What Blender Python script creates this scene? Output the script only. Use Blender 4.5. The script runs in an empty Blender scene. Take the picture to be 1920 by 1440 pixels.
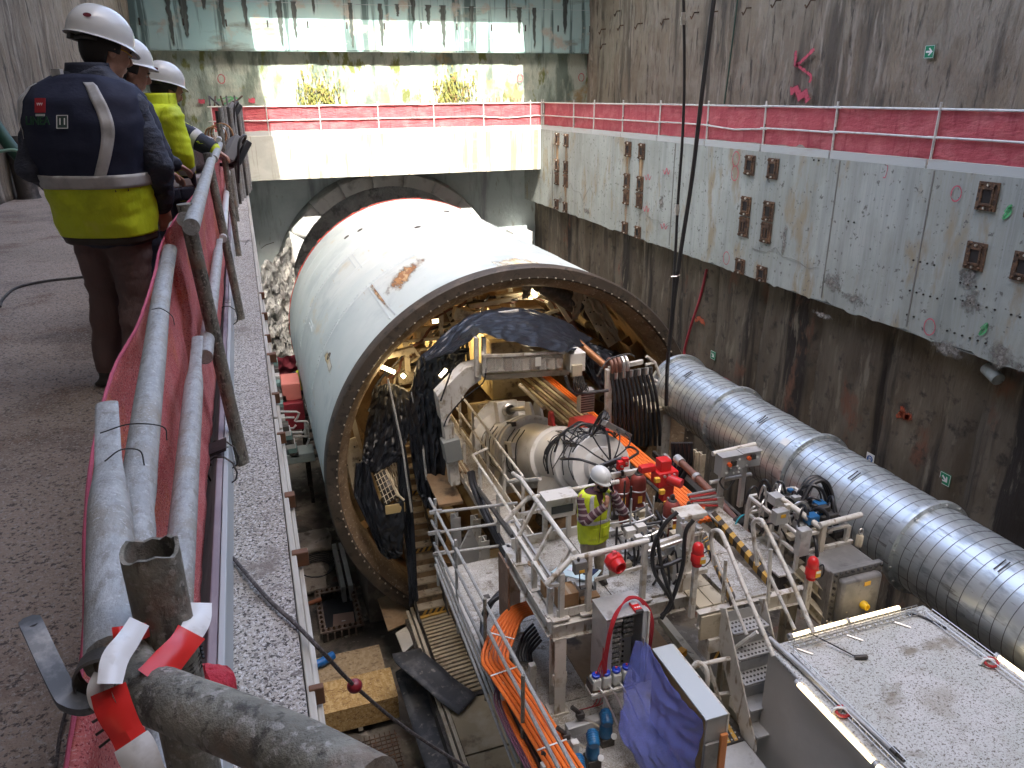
import bpy, bmesh, math, random
from mathutils import Vector as V, Matrix, Euler, noise
random.seed(7)
R_ = random.Random(11)
sc = bpy.context.scene
col = sc.collection
rad = math.radians
# ------------------------------------------------------------------ camera, sky, sun, exposure
CAM = V((0, 0, 1.4)); F = 1430.0
_y = V((440 - 960, 183 - 720, F)).normalized()
_z = V((1, -.010, 0)).cross(_y).normalized()
if _z.y > 0: _z = -_z
_x = _y.cross(_z).normalized()
def _row(i): return V((_x[i], _y[i], _z[i]))
cx_, cy_, cz_ = _row(0), _row(1), _row(2)
cam = bpy.data.objects.new('camera', bpy.data.cameras.new('camera')); col.objects.link(cam)
m = Matrix.Identity(4)
for i in range(3):
    m[i][0] = cx_[i]; m[i][1] = -cy_[i]; m[i][2] = -cz_[i]; m[i][3] = CAM[i]
cam.matrix_world = m
cam.data.sensor_width = 36; cam.data.lens = F / 1920 * 36; cam.data.clip_start = .05; cam.data.clip_end = 500
sc.camera = cam
SUN_EL = 52
w = bpy.data.worlds.new('World'); sc.world = w; w.use_nodes = True
nt = w.node_tree; sky = nt.nodes.new('ShaderNodeTexSky'); sky.sky_type = 'NISHITA'; sky.sun_disc = False; sky.dust_density = 7; sky.ozone_density = .2; sky.air_density = .8
sky.sun_elevation = rad(SUN_EL); sky.sun_rotation = rad(180)
bg = nt.nodes['Background']; nt.links.new(sky.outputs[0], bg.inputs[0]); bg.inputs[1].default_value = .15
sun = bpy.data.objects.new('sun', bpy.data.lights.new('sun', 'SUN')); col.objects.link(sun)
sun.data.energy = 2.0; sun.data.angle = rad(.5); sun.data.color = (1, .93, .82)
sd = V((.06, math.cos(rad(SUN_EL)), -math.sin(rad(SUN_EL))))
sun.rotation_euler = sd.to_track_quat('-Z', 'Y').to_euler(); sun.location = (5, -20, 40)
vs = sc.view_settings
sc.display_settings.display_device = 'sRGB'
vs.view_transform = 'Standard'; vs.look = 'None'; vs.gamma = 1; vs.use_curve_mapping = False; vs.exposure = 3.15
sc.cycles.max_bounces = 8; sc.cycles.diffuse_bounces = 5; sc.cycles.use_denoising = True

# ------------------------------------------------------------------ points on real planes of the place (measured)
def ray(px, py): return _x * 0 + V((cx_.x*(px-960)+cy_.x*(py-720)+cz_.x*F, cx_.y*(px-960)+cy_.y*(py-720)+cz_.y*F, cx_.z*(px-960)+cy_.z*(py-720)+cz_.z*F))
def OZ(px, py, z): d = ray(px, py); return CAM + d * ((z - CAM.z) / d.z)
def OY(px, py, y): d = ray(px, py); return CAM + d * ((y - CAM.y) / d.y)
def OX(px, py, x): d = ray(px, py); return CAM + d * ((x - CAM.x) / d.x)

# ------------------------------------------------------------------ materials
MATS = {}
def mk(name, base, rough=.7, metal=0., layers=(), bump=(), emit=None, alpha=None, fade=False, transl=0., trans=0., spec=None, coat=0.):
    """layers: (colour, scale xyz, lo, hi[, detail]) noise masks mixed over the base; bump: (scale xyz, strength, distance)"""
    if name in MATS: return MATS[name]
    ma = bpy.data.materials.new(name); ma.use_nodes = True; n = ma.node_tree.nodes; L = ma.node_tree.links
    b = n['Principled BSDF']; b.inputs['Roughness'].default_value = rough; b.inputs['Metallic'].default_value = metal
    if spec is not None: b.inputs['Specular IOR Level'].default_value = spec
    if coat: b.inputs['Coat Weight'].default_value = coat
    tc = n.new('ShaderNodeTexCoord')
    def noi(scale, det=5., rgh=.62, off=0):
        mp = n.new('ShaderNodeMapping'); L.new(tc.outputs['Object'], mp.inputs[0])
        mp.inputs['Scale'].default_value = scale if hasattr(scale, '__len__') else (scale,)*3
        mp.inputs['Location'].default_value = (off*3.1, off*1.7, off*2.3)
        t = n.new('ShaderNodeTexNoise'); t.inputs['Scale'].default_value = 1; t.inputs['Detail'].default_value = det
        t.inputs['Roughness'].default_value = rgh; L.new(mp.outputs[0], t.inputs['Vector']); return t.outputs['Fac']
    c = None
    rgb = n.new('ShaderNodeRGB'); rgb.outputs[0].default_value = (*base, 1); c = rgb.outputs[0]
    for i, ly in enumerate(layers):
        colr, s, lo, hi = ly[:4]
        f = noi(s, ly[4] if len(ly) > 4 else 5., off=i+1)
        mr = n.new('ShaderNodeMapRange'); mr.inputs[1].default_value = .5+(lo-.5)*.62; mr.inputs[2].default_value = .5+(hi-.5)*.62
        L.new(f, mr.inputs[0])
        mx = n.new('ShaderNodeMix'); mx.data_type = 'RGBA'; L.new(mr.outputs[0], mx.inputs[0]); L.new(c, mx.inputs[6])
        mx.inputs[7].default_value = (*colr, 1); c = mx.outputs[2]
    L.new(c, b.inputs['Base Color'])
    nrm = None
    for i, (s, st, di) in enumerate(bump):
        bp = n.new('ShaderNodeBump'); bp.inputs['Strength'].default_value = st; bp.inputs['Distance'].default_value = di
        L.new(noi(s, 6., off=7+i), bp.inputs['Height'])
        if nrm is not None: L.new(nrm, bp.inputs['Normal'])
        nrm = bp.outputs[0]
    if nrm is not None: L.new(nrm, b.inputs['Normal'])
    if emit: b.inputs['Emission Color'].default_value = (*emit[0], 1); b.inputs['Emission Strength'].default_value = emit[1]
    if alpha is not None: b.inputs['Alpha'].default_value = alpha
    if fade:
        at_ = n.new('ShaderNodeAttribute'); at_.attribute_name = 'fade'; ad = n.new('ShaderNodeMath'); ad.operation = 'MULTIPLY_ADD'; ad.inputs[1].default_value = 2.2; L.new(noi(fade, 6., off=5), ad.inputs[0])
        L.new(at_.outputs['Fac'], ad.inputs[2]); mr = n.new('ShaderNodeMapRange'); mr.inputs[1].default_value = 1.35; mr.inputs[2].default_value = 2.0; L.new(ad.outputs[0], mr.inputs[0]); mu = n.new('ShaderNodeMath'); mu.operation = 'MULTIPLY'; mf = n.new('ShaderNodeMapRange'); mf.inputs[2].default_value = .35
        L.new(at_.outputs['Fac'], mf.inputs[0]); L.new(mr.outputs[0], mu.inputs[0]); L.new(mf.outputs[0], mu.inputs[1]); L.new(mu.outputs[0], b.inputs['Alpha'])
    if trans: b.inputs['Transmission Weight'].default_value = trans
    if transl:
        tl = n.new('ShaderNodeBsdfTranslucent'); L.new(c, tl.inputs[0]); ms = n.new('ShaderNodeMixShader'); ms.inputs[0].default_value = transl
        L.new(b.outputs[0], ms.inputs[1]); L.new(tl.outputs[0], ms.inputs[2]); L.new(ms.outputs[0], n['Material Output'].inputs[0])
    MATS[name] = ma; return ma

# ------------------------------------------------------------------ mesh builder
class MB:
    def __init__(s): s.v = []; s.f = []; s.sm = []; s.mi = []
    def add(s, vs, fs, sm=False, mi=0):
        o = len(s.v); s.v += [V(p) for p in vs]; s.f += [tuple(i+o for i in f) for f in fs]; s.sm += [sm]*len(fs); s.mi += [mi]*len(fs); return s
    def obox(s, c, a, b, d, mi=0):
        c, a, b, d = V(c), V(a), V(b), V(d)
        if a.cross(b).dot(d) < 0: a = -a
        vs = [c+a*i+b*j+d*k for k in (-1, 1) for j in (-1, 1) for i in (-1, 1)]
        return s.add(vs, [(0,2,3,1),(4,5,7,6),(0,1,5,4),(1,3,7,5),(3,2,6,7),(2,0,4,6)], mi=mi)
    def box(s, x0, x1, y0, y1, z0, z1, mi=0):
        return s.obox(((x0+x1)/2,(y0+y1)/2,(z0+z1)/2), (abs(x1-x0)/2,0,0), (0,abs(y1-y0)/2,0), (0,0,abs(z1-z0)/2), mi)
    def bar(s, p, q, w, h, up=(0,0,1), mi=0):
        p, q = V(p), V(q); d = q-p; u = V(up); sd_ = d.cross(u)
        if sd_.length < 1e-5: sd_ = d.cross(V((1,0,0)))
        sd_.normalize(); u = sd_.cross(d).normalized()
        return s.obox((p+q)/2, d/2, sd_*(w/2), u*(h/2), mi)
    def ibeam(s, p, q, w, h, t=.02, up=(0,0,1)):
        p, q = V(p), V(q); d = q-p; u = V(up); sd_ = d.cross(u).normalized(); u = sd_.cross(d).normalized()
        s.bar(p+u*(h/2-t/2), q+u*(h/2-t/2), w, t, up); s.bar(p-u*(h/2-t/2), q-u*(h/2-t/2), w, t, up); s.bar(p, q, t, h-2*t, up); return s
    def tube(s, pts, r, n=8, cap=True, mi=0, close=False, sm=True):
        pts = [V(p) for p in pts]; N = len(pts); rs = r if hasattr(r, '__len__') else [r]*N
        tg = []
        for i in range(N):
            a = pts[i-1] if (i > 0 or close) else pts[i]; b = pts[(i+1) % N] if (i < N-1 or close) else pts[i]
            tg.append((b-a).normalized() if (b-a).length > 1e-9 else V((0,0,1)))
        u = tg[0].orthogonal().normalized(); vs = []
        for i in range(N):
            u = (u - tg[i]*u.dot(tg[i])); u = u.normalized() if u.length > 1e-6 else tg[i].orthogonal().normalized()
            w_ = tg[i].cross(u)
            for k in range(n):
                a = 2*math.pi*k/n; vs.append(pts[i]+(u*math.cos(a)+w_*math.sin(a))*rs[i])
        fs = []
        for i in range(N if close else N-1):
            j = (i+1) % N
            for k in range(n): l = (k+1) % n; fs.append((i*n+k, i*n+l, j*n+l, j*n+k))
        s.add(vs, fs, sm, mi)
        if cap and not close:
            o = len(s.v)-N*n; s.f += [tuple(o+k for k in reversed(range(n))), tuple(o+(N-1)*n+k for k in range(n))]; s.sm += [False]*2; s.mi += [mi]*2
        return s
    def lathe(s, c, ax, prof, n=24, sm=True, mi=0, a0=0., a1=None, ref=None):
        """prof: list of (radius, distance along axis)"""
        c = V(c); ax = V(ax).normalized(); u = (V(ref)-ax*V(ref).dot(ax)).normalized() if ref else ax.orthogonal().normalized(); w_ = ax.cross(u)
        full = a1 is None; K = n if full else n+1; vs = []
        for r, t in prof:
            for k in range(K):
                a = a0+(2*math.pi if full else (a1-a0))*k/n; vs.append(c+ax*t+(u*math.cos(a)+w_*math.sin(a))*r)
        fs = []
        for i in range(len(prof)-1):
            for k in range(n):
                l = (k+1) % K; fs.append((i*K+k, i*K+l, (i+1)*K+l, (i+1)*K+k))
        return s.add(vs, fs, sm, mi)
    def disc(s, c, ax, r, n=20, mi=0):
        c = V(c); ax = V(ax).normalized(); u = ax.orthogonal().normalized(); w_ = ax.cross(u)
        return s.add([c+(u*math.cos(2*math.pi*k/n)+w_*math.sin(2*math.pi*k/n))*r for k in range(n)], [tuple(range(n))], mi=mi)
    def cyl(s, p, q, r, n=12, mi=0): return s.tube([p, q], r, n, True, mi)
    def grid(s, fn, nu, nv, sm=True, mi=0, close_u=False):
        vs = [fn(i/nu, j/nv) for j in range(nv+1) for i in range(nu+1)]
        return s.add(vs, [(j*(nu+1)+i, j*(nu+1)+i+1, (j+1)*(nu+1)+i+1, (j+1)*(nu+1)+i) for j in range(nv) for i in range(nu)], sm, mi)
    def prism(s, poly, ext, mi=0):
        poly = [V(p) for p in poly]; e = V(ext); n = len(poly)
        s.add(poly+[p+e for p in poly], [tuple(reversed(range(n))), tuple(range(n, 2*n))]+[(i, (i+1) % n, n+(i+1) % n, n+i) for i in range(n)], mi=mi); return s
    def ell(s, c, a, b, d, nu=16, nv=10, mi=0):
        c, a, b, d = V(c), V(a), V(b), V(d)
        return s.grid(lambda u, v: c+(a*math.cos(2*math.pi*u)+b*math.sin(2*math.pi*u))*math.sin(math.pi*v)-d*math.cos(math.pi*v), nu, nv, True, mi)
    def build(s, name, mat, parent=None, bev=0., thick=0., weld=False, mods=None, label=None, origin=None, seg=2, fade=None):
        me = bpy.data.meshes.new(name); vs = s.v
        if origin is not None: og = V(origin); vs = [p-og for p in vs]
        me.from_pydata([tuple(p) for p in vs], [], s.f)
        me.polygons.foreach_set('use_smooth', s.sm); 
        mats = mat if isinstance(mat, (list, tuple)) else [mat]
        for q in mats: me.materials.append(q)
        if len(mats) > 1: me.polygons.foreach_set('material_index', s.mi)
        me.update(); me.set_sharp_from_angle(angle=rad(38))
        if fade is not None: me.attributes.new('fade', 'FLOAT', 'POINT').data.foreach_set('value', fade)
        if weld:
            bm_ = bmesh.new(); bm_.from_mesh(me); bmesh.ops.remove_doubles(bm_, verts=bm_.verts, dist=1e-4); bmesh.ops.recalc_face_normals(bm_, faces=bm_.faces); bm_.to_mesh(me); bm_.free()
        o = bpy.data.objects.new(name, me); col.objects.link(o)
        if origin is not None: o.location = origin
        if parent is not None:
            o.parent = parent
            if parent.type == 'EMPTY' or parent.location.length > 0: o.matrix_parent_inverse = Matrix.Translation(-parent.location)
        if thick: md = o.modifiers.new('s', 'SOLIDIFY'); md.thickness = thick; md.offset = 0
        if bev: md = o.modifiers.new('b', 'BEVEL'); md.width = bev; md.segments = seg; md.limit_method = 'ANGLE'; md.angle_limit = rad(40)
        if label: o['label'] = label
        return o
def tag(o, label, cat, group=None):
    o['label'] = label; o['category'] = cat; o['kind'] = 'thing'
    if group: o['group'] = group
    return o
def thing(name, label, cat, loc=(0,0,0), group=None):
    o = bpy.data.objects.new(name, None); col.objects.link(o); o.location = loc; o.empty_display_size = .1
    return tag(o, label, cat, group)
def struct(o): o['kind'] = 'structure'; return o
def dup(root, loc=None, rot=None, label=None, scale=None):
    def cp(o, par):
        c = o.copy(); col.objects.link(c)
        if par is not None: c.parent = par
        for ch in kids.get(o.name, []): cp(ch, c)
        return c
    kids = {}
    def walk(o):
        kids[o.name] = list(o.children)
        for c in o.children: walk(c)
    walk(root)
    r = cp(root, None)
    if loc is not None: r.location = loc
    if rot is not None: r.rotation_euler = rot
    if scale is not None: r.scale = (scale,)*3
    if label: r['label'] = label
    return r
def nz(x, y=0., z=0.): return noise.noise(V((x, y, z)))
def fnz(x, y=0., z=0., o=4): return noise.fractal(V((x, y, z)), .9, 2.0, o)
def lerp(a, b, t): return a+(b-a)*t
def spline(pts, n=8):
    """smooth path through points (Catmull-Rom)"""
    P = [V(p) for p in pts]; out = []
    Q = [P[0]*2-P[1]]+P+[P[-1]*2-P[-2]]
    for i in range(1, len(Q)-2):
        for k in range(n):
            t = k/n; a, b, c, d = Q[i-1], Q[i], Q[i+1], Q[i+2]
            out.append(.5*((2*b)+(c-a)*t+(2*a-5*b+4*c-d)*t*t+(3*b-a-3*c+d)*t*t*t))
    return out+[P[-1]]
def text_mesh(s, size, origin, xdir, ydir, mat, name='lettering', parent=None, ext=.001, bold=0.):
    cu = bpy.data.curves.new('t', 'FONT'); cu.body = s; cu.size = size; cu.extrude = ext; cu.align_x = 'CENTER'; cu.align_y = 'CENTER'; cu.resolution_u = 3; cu.offset = bold
    o = bpy.data.objects.new('t', cu); col.objects.link(o); dg = bpy.context.evaluated_depsgraph_get()
    me = bpy.data.meshes.new_from_object(o.evaluated_get(dg)); bpy.data.objects.remove(o); bpy.data.curves.remove(cu)
    x = V(xdir).normalized(); z = x.cross(V(ydir)).normalized(); y = z.cross(x)
    og = V(origin); mb = MB(); mb.add([og+x*v.co.x+y*v.co.y+z*v.co.z for v in me.vertices], [tuple(p.vertices) for p in me.polygons])
    bpy.data.meshes.remove(me)
    return mb.build(name, mat, parent)
# ================================================================== materials used in the place
W = (.58, .555, .50)
conc_teal = mk('teal tinted concrete', (.33, .52, .52), .85, layers=[((.40,.55,.53), .5, .4, .7), ((.10,.16,.155), (2.2,2.2,.12), .54, .66), ((.20,.23,.20), (.35,.35,1.2), .58, .75), ((.42,.40,.34), 1.1, .6, .75)], bump=[(6, .25, .02), (40, .3, .004)])  # teal cast of the blue sky light is put into the concrete colour
conc_beam = mk('board marked beam concrete', (.38, .40, .37), .85, layers=[((.46,.48,.44), .8, .45, .7), ((.22,.205,.16), (3.,3.,.18), .54, .68), ((.36,.35,.30), (.6,.6,2.), .58, .8), ((.23,.20,.15), (5.,5.,.3), .66, .8)], bump=[(5, .2, .02), ((12,12,1.5), .15, .006), (60, .25, .003)])
conc_right = mk('grey right beam concrete', (.28, .305, .275), .85, layers=[((.35,.385,.365), .6, .42, .68), ((.19,.215,.20), (2.5,2.5,.16), .50, .92), ((.38,.41,.39), (5,5,.4), .50, .95), ((.30,.33,.315), (22,22,.6), .45, .75), ((.27,.24,.17), (1.3,1.3,.5), .60, .76), ((.13,.135,.125), 9, .68, .76)], bump=[(4, .3, .03), ((10,10,1.), .2, .006), (55, .3, .004)])
shot = mk('rough grey wall concrete', (.25, .21, .155), .92, layers=[((.31,.275,.215), .8, .4, .62), ((.125,.108,.085), (.8,.8,.08), .52, .68), ((.36,.32,.26), (4,4,.5), .58, .74), ((.10,.088,.07), (6,6,.9), .60, .74), ((.30,.25,.18), (.5,.5,.2), .6, .75)], bump=[((3,3,1.), 1., .22), ((12,12,3), 1., .06), (45, .6, .012)])
shot_teal = mk('rough teal wall concrete', (.29, .37, .32), .92, layers=[((.40,.46,.39), .9, .42, .66), ((.15,.20,.165), (1.4,1.4,.35), .53, .68), ((.14,.17,.06), (1.1,1.1,.5), .62, .70), ((.30,.24,.13), (.8,.8,.7), .62, .76)], bump=[((3,3,1.4), .7, .09), ((14,14,7), .6, .02)])
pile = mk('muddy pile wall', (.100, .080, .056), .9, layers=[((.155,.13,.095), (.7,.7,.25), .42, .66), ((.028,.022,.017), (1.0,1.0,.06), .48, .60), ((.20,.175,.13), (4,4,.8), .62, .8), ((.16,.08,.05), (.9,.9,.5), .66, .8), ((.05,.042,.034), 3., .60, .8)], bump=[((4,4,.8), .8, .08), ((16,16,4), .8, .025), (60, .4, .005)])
conc_dark = mk('damp blue grey wall concrete', (.43, .50, .51), .85, layers=[((.52,.58,.59), .5, .45, .7), ((.26,.28,.31), (1.2,1.2,.2), .55, .75), ((.30,.32,.30), (5,5,1.5), .68, .82)], bump=[(5, .4, .04), (30, .4, .01)])
deckm = mk('walkway concrete', (.34, .275, .225), .95, layers=[((.27,.225,.18), .6, .4, .7), ((.17,.135,.115), .9, .52, .72), ((.20,.135,.10), 1.7, .6, .75), ((.38,.35,.32), 85, .56, .68), ((.10,.085,.078), 70, .58, .68)], bump=[(8, .4, .03), (40, 1., .018), (120, .8, .006)])
speck = mk('speckled slab edge concrete', (.40, .365, .31), .95, layers=[((.50,.465,.41), .8, .4, .68), ((.07,.062,.055), 95, .55, .60), ((.20,.18,.16), 30, .60, .68), ((.66,.64,.61), 120, .58, .64), ((.24,.21,.18), 3, .6, .75)], bump=[(20, .7, .02), (60, .9, .012), (150, .5, .004)])
mud = mk('muddy shaft floor', (.10, .082, .065), .75, layers=[((.20,.175,.14), .55, .46, .64), ((.045,.038,.032), .8, .50, .66), ((.28,.25,.21), 2.2, .63, .78), ((.13,.06,.04), 1.4, .66, .8)], bump=[(2.5, .5, .08), (15, .5, .02), (60, .3, .004)])
redmesh = mk('red safety netting', (.50, .10, .12), .85, layers=[((.58,.16,.175), (2,2,3), .45, .75), ((.40,.065,.085), (5,5,1), .58, .8)], bump=[((6,6,14), .8, .06), ((25,25,30), .4, .012)], transl=.25)
redmesh2 = mk('pink red netting of the near railing', (.72, .17, .16), .9, layers=[((.80,.30,.28), (5,5,3), .45, .75), ((.54,.08,.085), (7,4,5), .56, .85), ((.74,.22,.08), (2.5,2.5,2.5), .56, .78), ((.80,.36,.34), (90,260,260), .56, .66), ((.36,.03,.04), (120,200,200), .60, .70)], bump=[((16,9,9), .5, .03), ((110,260,260), 1., .004)], transl=.25)
galv = mk('dull galvanised tube', (.32, .325, .315), .6, .2, layers=[((.40,.405,.395), (40,16,40), .42, .70), ((.25,.24,.215), (60,24,60), .52, .75), ((.30,.275,.23), 7, .54, .80), ((.46,.46,.45), 130, .62, .74)], bump=[((110,60,110), .5, .005), ((30,18,30), .35, .008)])
galv_old = mk('weathered olive grey tube', (.20, .19, .155), .65, .35, layers=[((.28,.27,.22), 18, .45, .65), ((.10,.092,.078), (60,60,14), .54, .68), ((.36,.34,.30), 90, .60, .70), ((.26,.20,.15), 6, .58, .74)], bump=[((90,90,90), .6, .006), (25, .35, .01)])
galv_far = mk('pale galvanised rail', (.55, .56, .55), .5, .35, layers=[((.42,.42,.40), 6, .55, .75)])
rust = mk('rusty anchor steel', (.085, .052, .034), .85, .2, layers=[((.16,.09,.05), 6, .45, .7), ((.045,.032,.026), 11, .52, .72), ((.24,.15,.085), 24, .63, .78)], bump=[(30, .5, .01)])
steel_dk = mk('dark worn steel', (.07, .065, .06), .55, .6, layers=[((.13,.115,.10), 7, .5, .75), ((.035,.03,.03), 4, .55, .75)], bump=[(30, .3, .006)])
zinc = mk('bright bolt steel', (.6, .58, .54), .35, .9)
toe = mk('white toe board', (.40, .43, .43), .6, layers=[((.38,.38,.36), (1,1,6), .55, .75)])
redpaint = mk('pink spray paint', (.52, .09, .13), .9, fade=(9,9,9))
greenpaint = mk('green spray paint', (.10, .42, .17), .9, fade=(9,9,9))
blackpaint = mk('black spray paint', (.03, .03, .03), .9)
whiteP = mk('off white painted steel', W, .42, layers=[((.64,.62,.575), 1.2, .45, .7), ((.40,.345,.265), 4.5, .56, .74), ((.24,.185,.125), (9,9,2), .62, .76)], bump=[(40, .06, .003)])

# ================================================================== the shaft
ZF = -11.8
m_ = MB(); m_.grid(lambda u, v: V((-1+u*15, -3+v*38, ZF+.10*fnz(u*15*.7, v*38*.7)+.03*nz(u*50, v*120))), 60, 140)
struct(m_.build('shaft_floor', mud))
m_ = MB(); m_.box(-3.45, -.30, -8, 34.6, -1.6, 0); struct(m_.build('walkway', deckm))
m_ = MB(); m_.box(12.95, 15.6, -8, 34.6, -1.2, -.004); struct(m_.build('far_walkway', deckm))
m_ = MB(); m_.box(-1.2, 13.2, 33.1, 34.8, -1.4, -.008); struct(m_.build('end_walkway', deckm))
m_ = MB(); m_.box(-200, 200, -220, -8.5, 8.3, 9.0); m_.box(-200, -4.8, -8.5, 250, 8.3, 9.0); m_.box(17, 200, -8.5, 250, 8.3, 9.0); m_.box(-4.8, 17, 37, 250, 8.3, 9.0); struct(m_.build('street_ground', deckm))
# walls
def wall(name, label, mat, fn, nu, nv): 
    o = MB().grid(fn, nu, nv).build(name, mat, thick=.2); return tag(o, label, 'wall')
def lw(u, v):
    y, z = -8+u*43, v*9; return V((-3.45+.10*fnz(y*.5, z*.25, 3)+.05*fnz(y*2, z*.8, 9)+.004*z*0, y, z-.05))
wall('concrete_wall', 'rough brown concrete wall behind the three men on the walkway', shot, lw, 200, 50)
def rw(u, v):
    y, z = -8+u*43.3, v*9; g = -.16*max(0, 1-abs((y+1.2) % 5.4-2.7)/.35)
    return V((15.45+g+.11*fnz(y*.45, z*.22, 13)+.06*fnz(y*1.8, z*.7, 19), y, z-.05))
right_wall = wall('concrete_wall', 'tall rough grey brown concrete wall above the right hand walkway', shot, rw, 240, 60)
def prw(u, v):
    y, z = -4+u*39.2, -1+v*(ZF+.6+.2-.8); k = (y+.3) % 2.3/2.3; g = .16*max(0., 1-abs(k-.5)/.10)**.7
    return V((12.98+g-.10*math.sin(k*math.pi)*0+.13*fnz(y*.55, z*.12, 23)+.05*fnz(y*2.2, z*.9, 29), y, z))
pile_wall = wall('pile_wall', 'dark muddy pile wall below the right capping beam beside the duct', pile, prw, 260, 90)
m_ = MB(); m_.box(-.55, -.03, -6, 34.7, -12.1, -1.5); tag(m_.build('pile_wall', conc_dark), 'damp grey shaft wall under the left walkway slab', 'wall')
def euw(u, v):
    x, z = -5+u*22, 3.15+v*5.8; return V((x, 34.0+.02*fnz(x*.6, z*.6, 31), z))
eu = MB(); eu.grid(euw, 80, 30); eu.box(-5, 17, 34.02, 34.9, 3.1, 3.16)
eup = eu.build('end_wall_beam', conc_teal); tag(eup, 'sky-tinted teal smooth concrete wall band high on the end wall with dark drip streaks', 'wall')
# formwork slots and streaks on the band
sl = MB()
for i in range(13):
    x = -3+i*1.52; sl.box(x-.03, x+.03, 33.97, 34.05, 3.95+.05*nz(i*3.1), 4.2+.05*nz(i*3.1))
sl.build('wall_slot', steel_dk, eup)
lj = MB(); lj.box(-4.9, 16, 33.985, 34.05, 4.82, 4.835); lj.box(-4.9, 16, 33.985, 34.05, 5.6, 5.62); lj.build('formwork_joint', conc_dark, eup)
strk = mk('wet streak stain', (.06, .075, .068), .6, layers=[((.10,.13,.12), (12,12,1.), .5, .7)], fade=(6,6,1.4))
for i in range(26):
    x = -2.6+i*.66+.3*nz(i*7.7); h = .4+1.8*abs(nz(i*2.3, 5)); z0 = 4.88 if i % 3 else 6.2
    z0 = z0 if i % 5 else 5.7; z1 = max(3.17, z0-h-(1.3 if i % 2 else 0)); wd = .05+.13*abs(nz(i*5.1, 9))
    N = 14; pl = []
    fd = []; wd *= 2.0
    for k in range(N+1):
        x_ = x+.05*nz(k*.5, i*3.); z_ = lerp(z1, z0, k/N); ww = wd*(.4+.6*k/N)*(1+.5*nz(k*.8, i))
        for q in (-1, -.4, .4, 1): pl.append(V((x_+ww*q, 33.975-.001*(i % 5), z_))); fd.append((1.0 if abs(q) < .9 else 0)*min(1, k*.4))
    MB().add(pl, [(4*k+q, 4*k+q+1, 4*k+q+5, 4*k+q+4) for k in range(N) for q in range(3)]).build('water_streak', strk, eup, fade=fd)
def elw(u, v):
    x, z = -5+u*22, -.02+v*3.2; return V((x, 34.52+.06*fnz(x*.7, z*.5, 41)+.04*fnz(x*2.5, z*2, 43), z))
elow = wall('end_wall', 'rough pale concrete wall with green moss patches above the end railing', shot_teal, elw, 160, 30)
moss = mk('moss and weeds', (.10, .115, .025), .95, layers=[((.20,.20,.05), 9, .45, .65), ((.20,.13,.06), 5, .55, .7)])
for (cx0, cz0, sx, sz, lab) in ((3.3, 1.35, .9, .95, 'straggly green and brown weed patch on the end wall, left one of the two'), (9.0, 1.5, .9, .9, 'hanging green weed patch on the end wall, right one of the two')):
    b_ = MB()
    for i in range(420):
        a = R_.gauss(0, .5)*sx; h = R_.gauss(0, .5)*sz
        if cz0+h < .1 or cz0+h > 2.9: continue
        x, z = cx0+a, cz0+h; d = .05+.09*R_.random(); t = R_.uniform(-.5, .5); y = 34.5-.05-.12*R_.random()
        b_.add([(x-d*.35, y, z), (x+d*.35, y, z+.01), (x+t*d, y-.05-.05*R_.random(), z-d*R_.uniform(.8, 2.4))], [(0, 1, 2)])
    tag(b_.build('weed_patch', moss), lab, 'plant')['group'] = 'weed patches on the end wall'
# lower end wall with round portal
PX, PZ, PR = 5.85, -6.75, 4.6
b_ = MB(); N = 72
def sq(a):
    c, s_ = math.cos(a), math.sin(a); hx0, hx1, hz0, hz1 = -1.-PX, 13.3-PX, ZF-.4-PZ, -1.0-PZ
    t = min((hx1/c if c > 0 else hx0/c) if abs(c) > 1e-6 else 1e9, (hz1/s_ if s_ > 0 else hz0/s_) if abs(s_) > 1e-6 else 1e9); return V((PX+c*t, 34.75, PZ+s_*t))
vs_ = []
for k in range(N):
    a = 2*math.pi*k/N; o_ = sq(a)
    i_ = V((PX+PR*math.cos(a), 34.75, PZ+PR*math.sin(a)))
    vs_ += [i_, i_.lerp(o_, .5)+V((0, .08*fnz(k*.5), 0)), o_, i_+V((0, 4, 0))]
fs_ = []
for k in range(N):
    j = (k+1) % N; fs_ += [(4*k, 4*j, 4*j+1, 4*k+1), (4*k+1, 4*j+1, 4*j+2, 4*k+2), (4*k+3, 4*j+3, 4*j, 4*k)]
b_.add(vs_, fs_); ew = b_.build('end_wall', conc_dark); tag(ew, 'dark damp end wall of the shaft around the round tunnel mouth', 'wall')
b_ = MB(); b_.grid(lambda u, v: V((0+u*12, 35.5+.25*fnz(u*9, v*9, 2), -12+v*11)), 50, 50); b_.build('tunnel_face', mk('grey cut ground', (.34,.35,.36), .95, layers=[((.46,.47,.47), 1.2, .45, .7), ((.20,.205,.21), 2.2, .52, .72)], bump=[(4, .9, .1)]), ew)
ring_c = mk('tunnel collar concrete', (.52, .53, .52), .85, layers=[((.60,.60,.58), 1, .45, .7), ((.38,.38,.37), 2, .55, .75)], bump=[(8, .3, .02)])
pr = thing('tunnel_portal', 'round concrete collar around the tunnel mouth behind the white shield', 'tunnel portal', (PX, 34.7, PZ-5.4))
for k in range(22):
    a = 2*math.pi*k/22; b_ = MB(); b_.lathe((PX, 33.75, PZ), (0,1,0), [(4.5, .96), (4.5, .15), (4.62, .15), (5.02, .15), (5.16, .96)], 5, False, a0=a+.003, a1=a+2*math.pi/22-.003, ref=(1,0,0)); b_.build('collar_segment', ring_c, pr, thick=.02)
rock = mk('broken rock', (.40, .41, .39), .95, layers=[((.52,.52,.48), 1.6, .45, .65), ((.20,.20,.19), 2.5, .52, .7)], bump=[(5, .9, .12), (22, .6, .03)])
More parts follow.
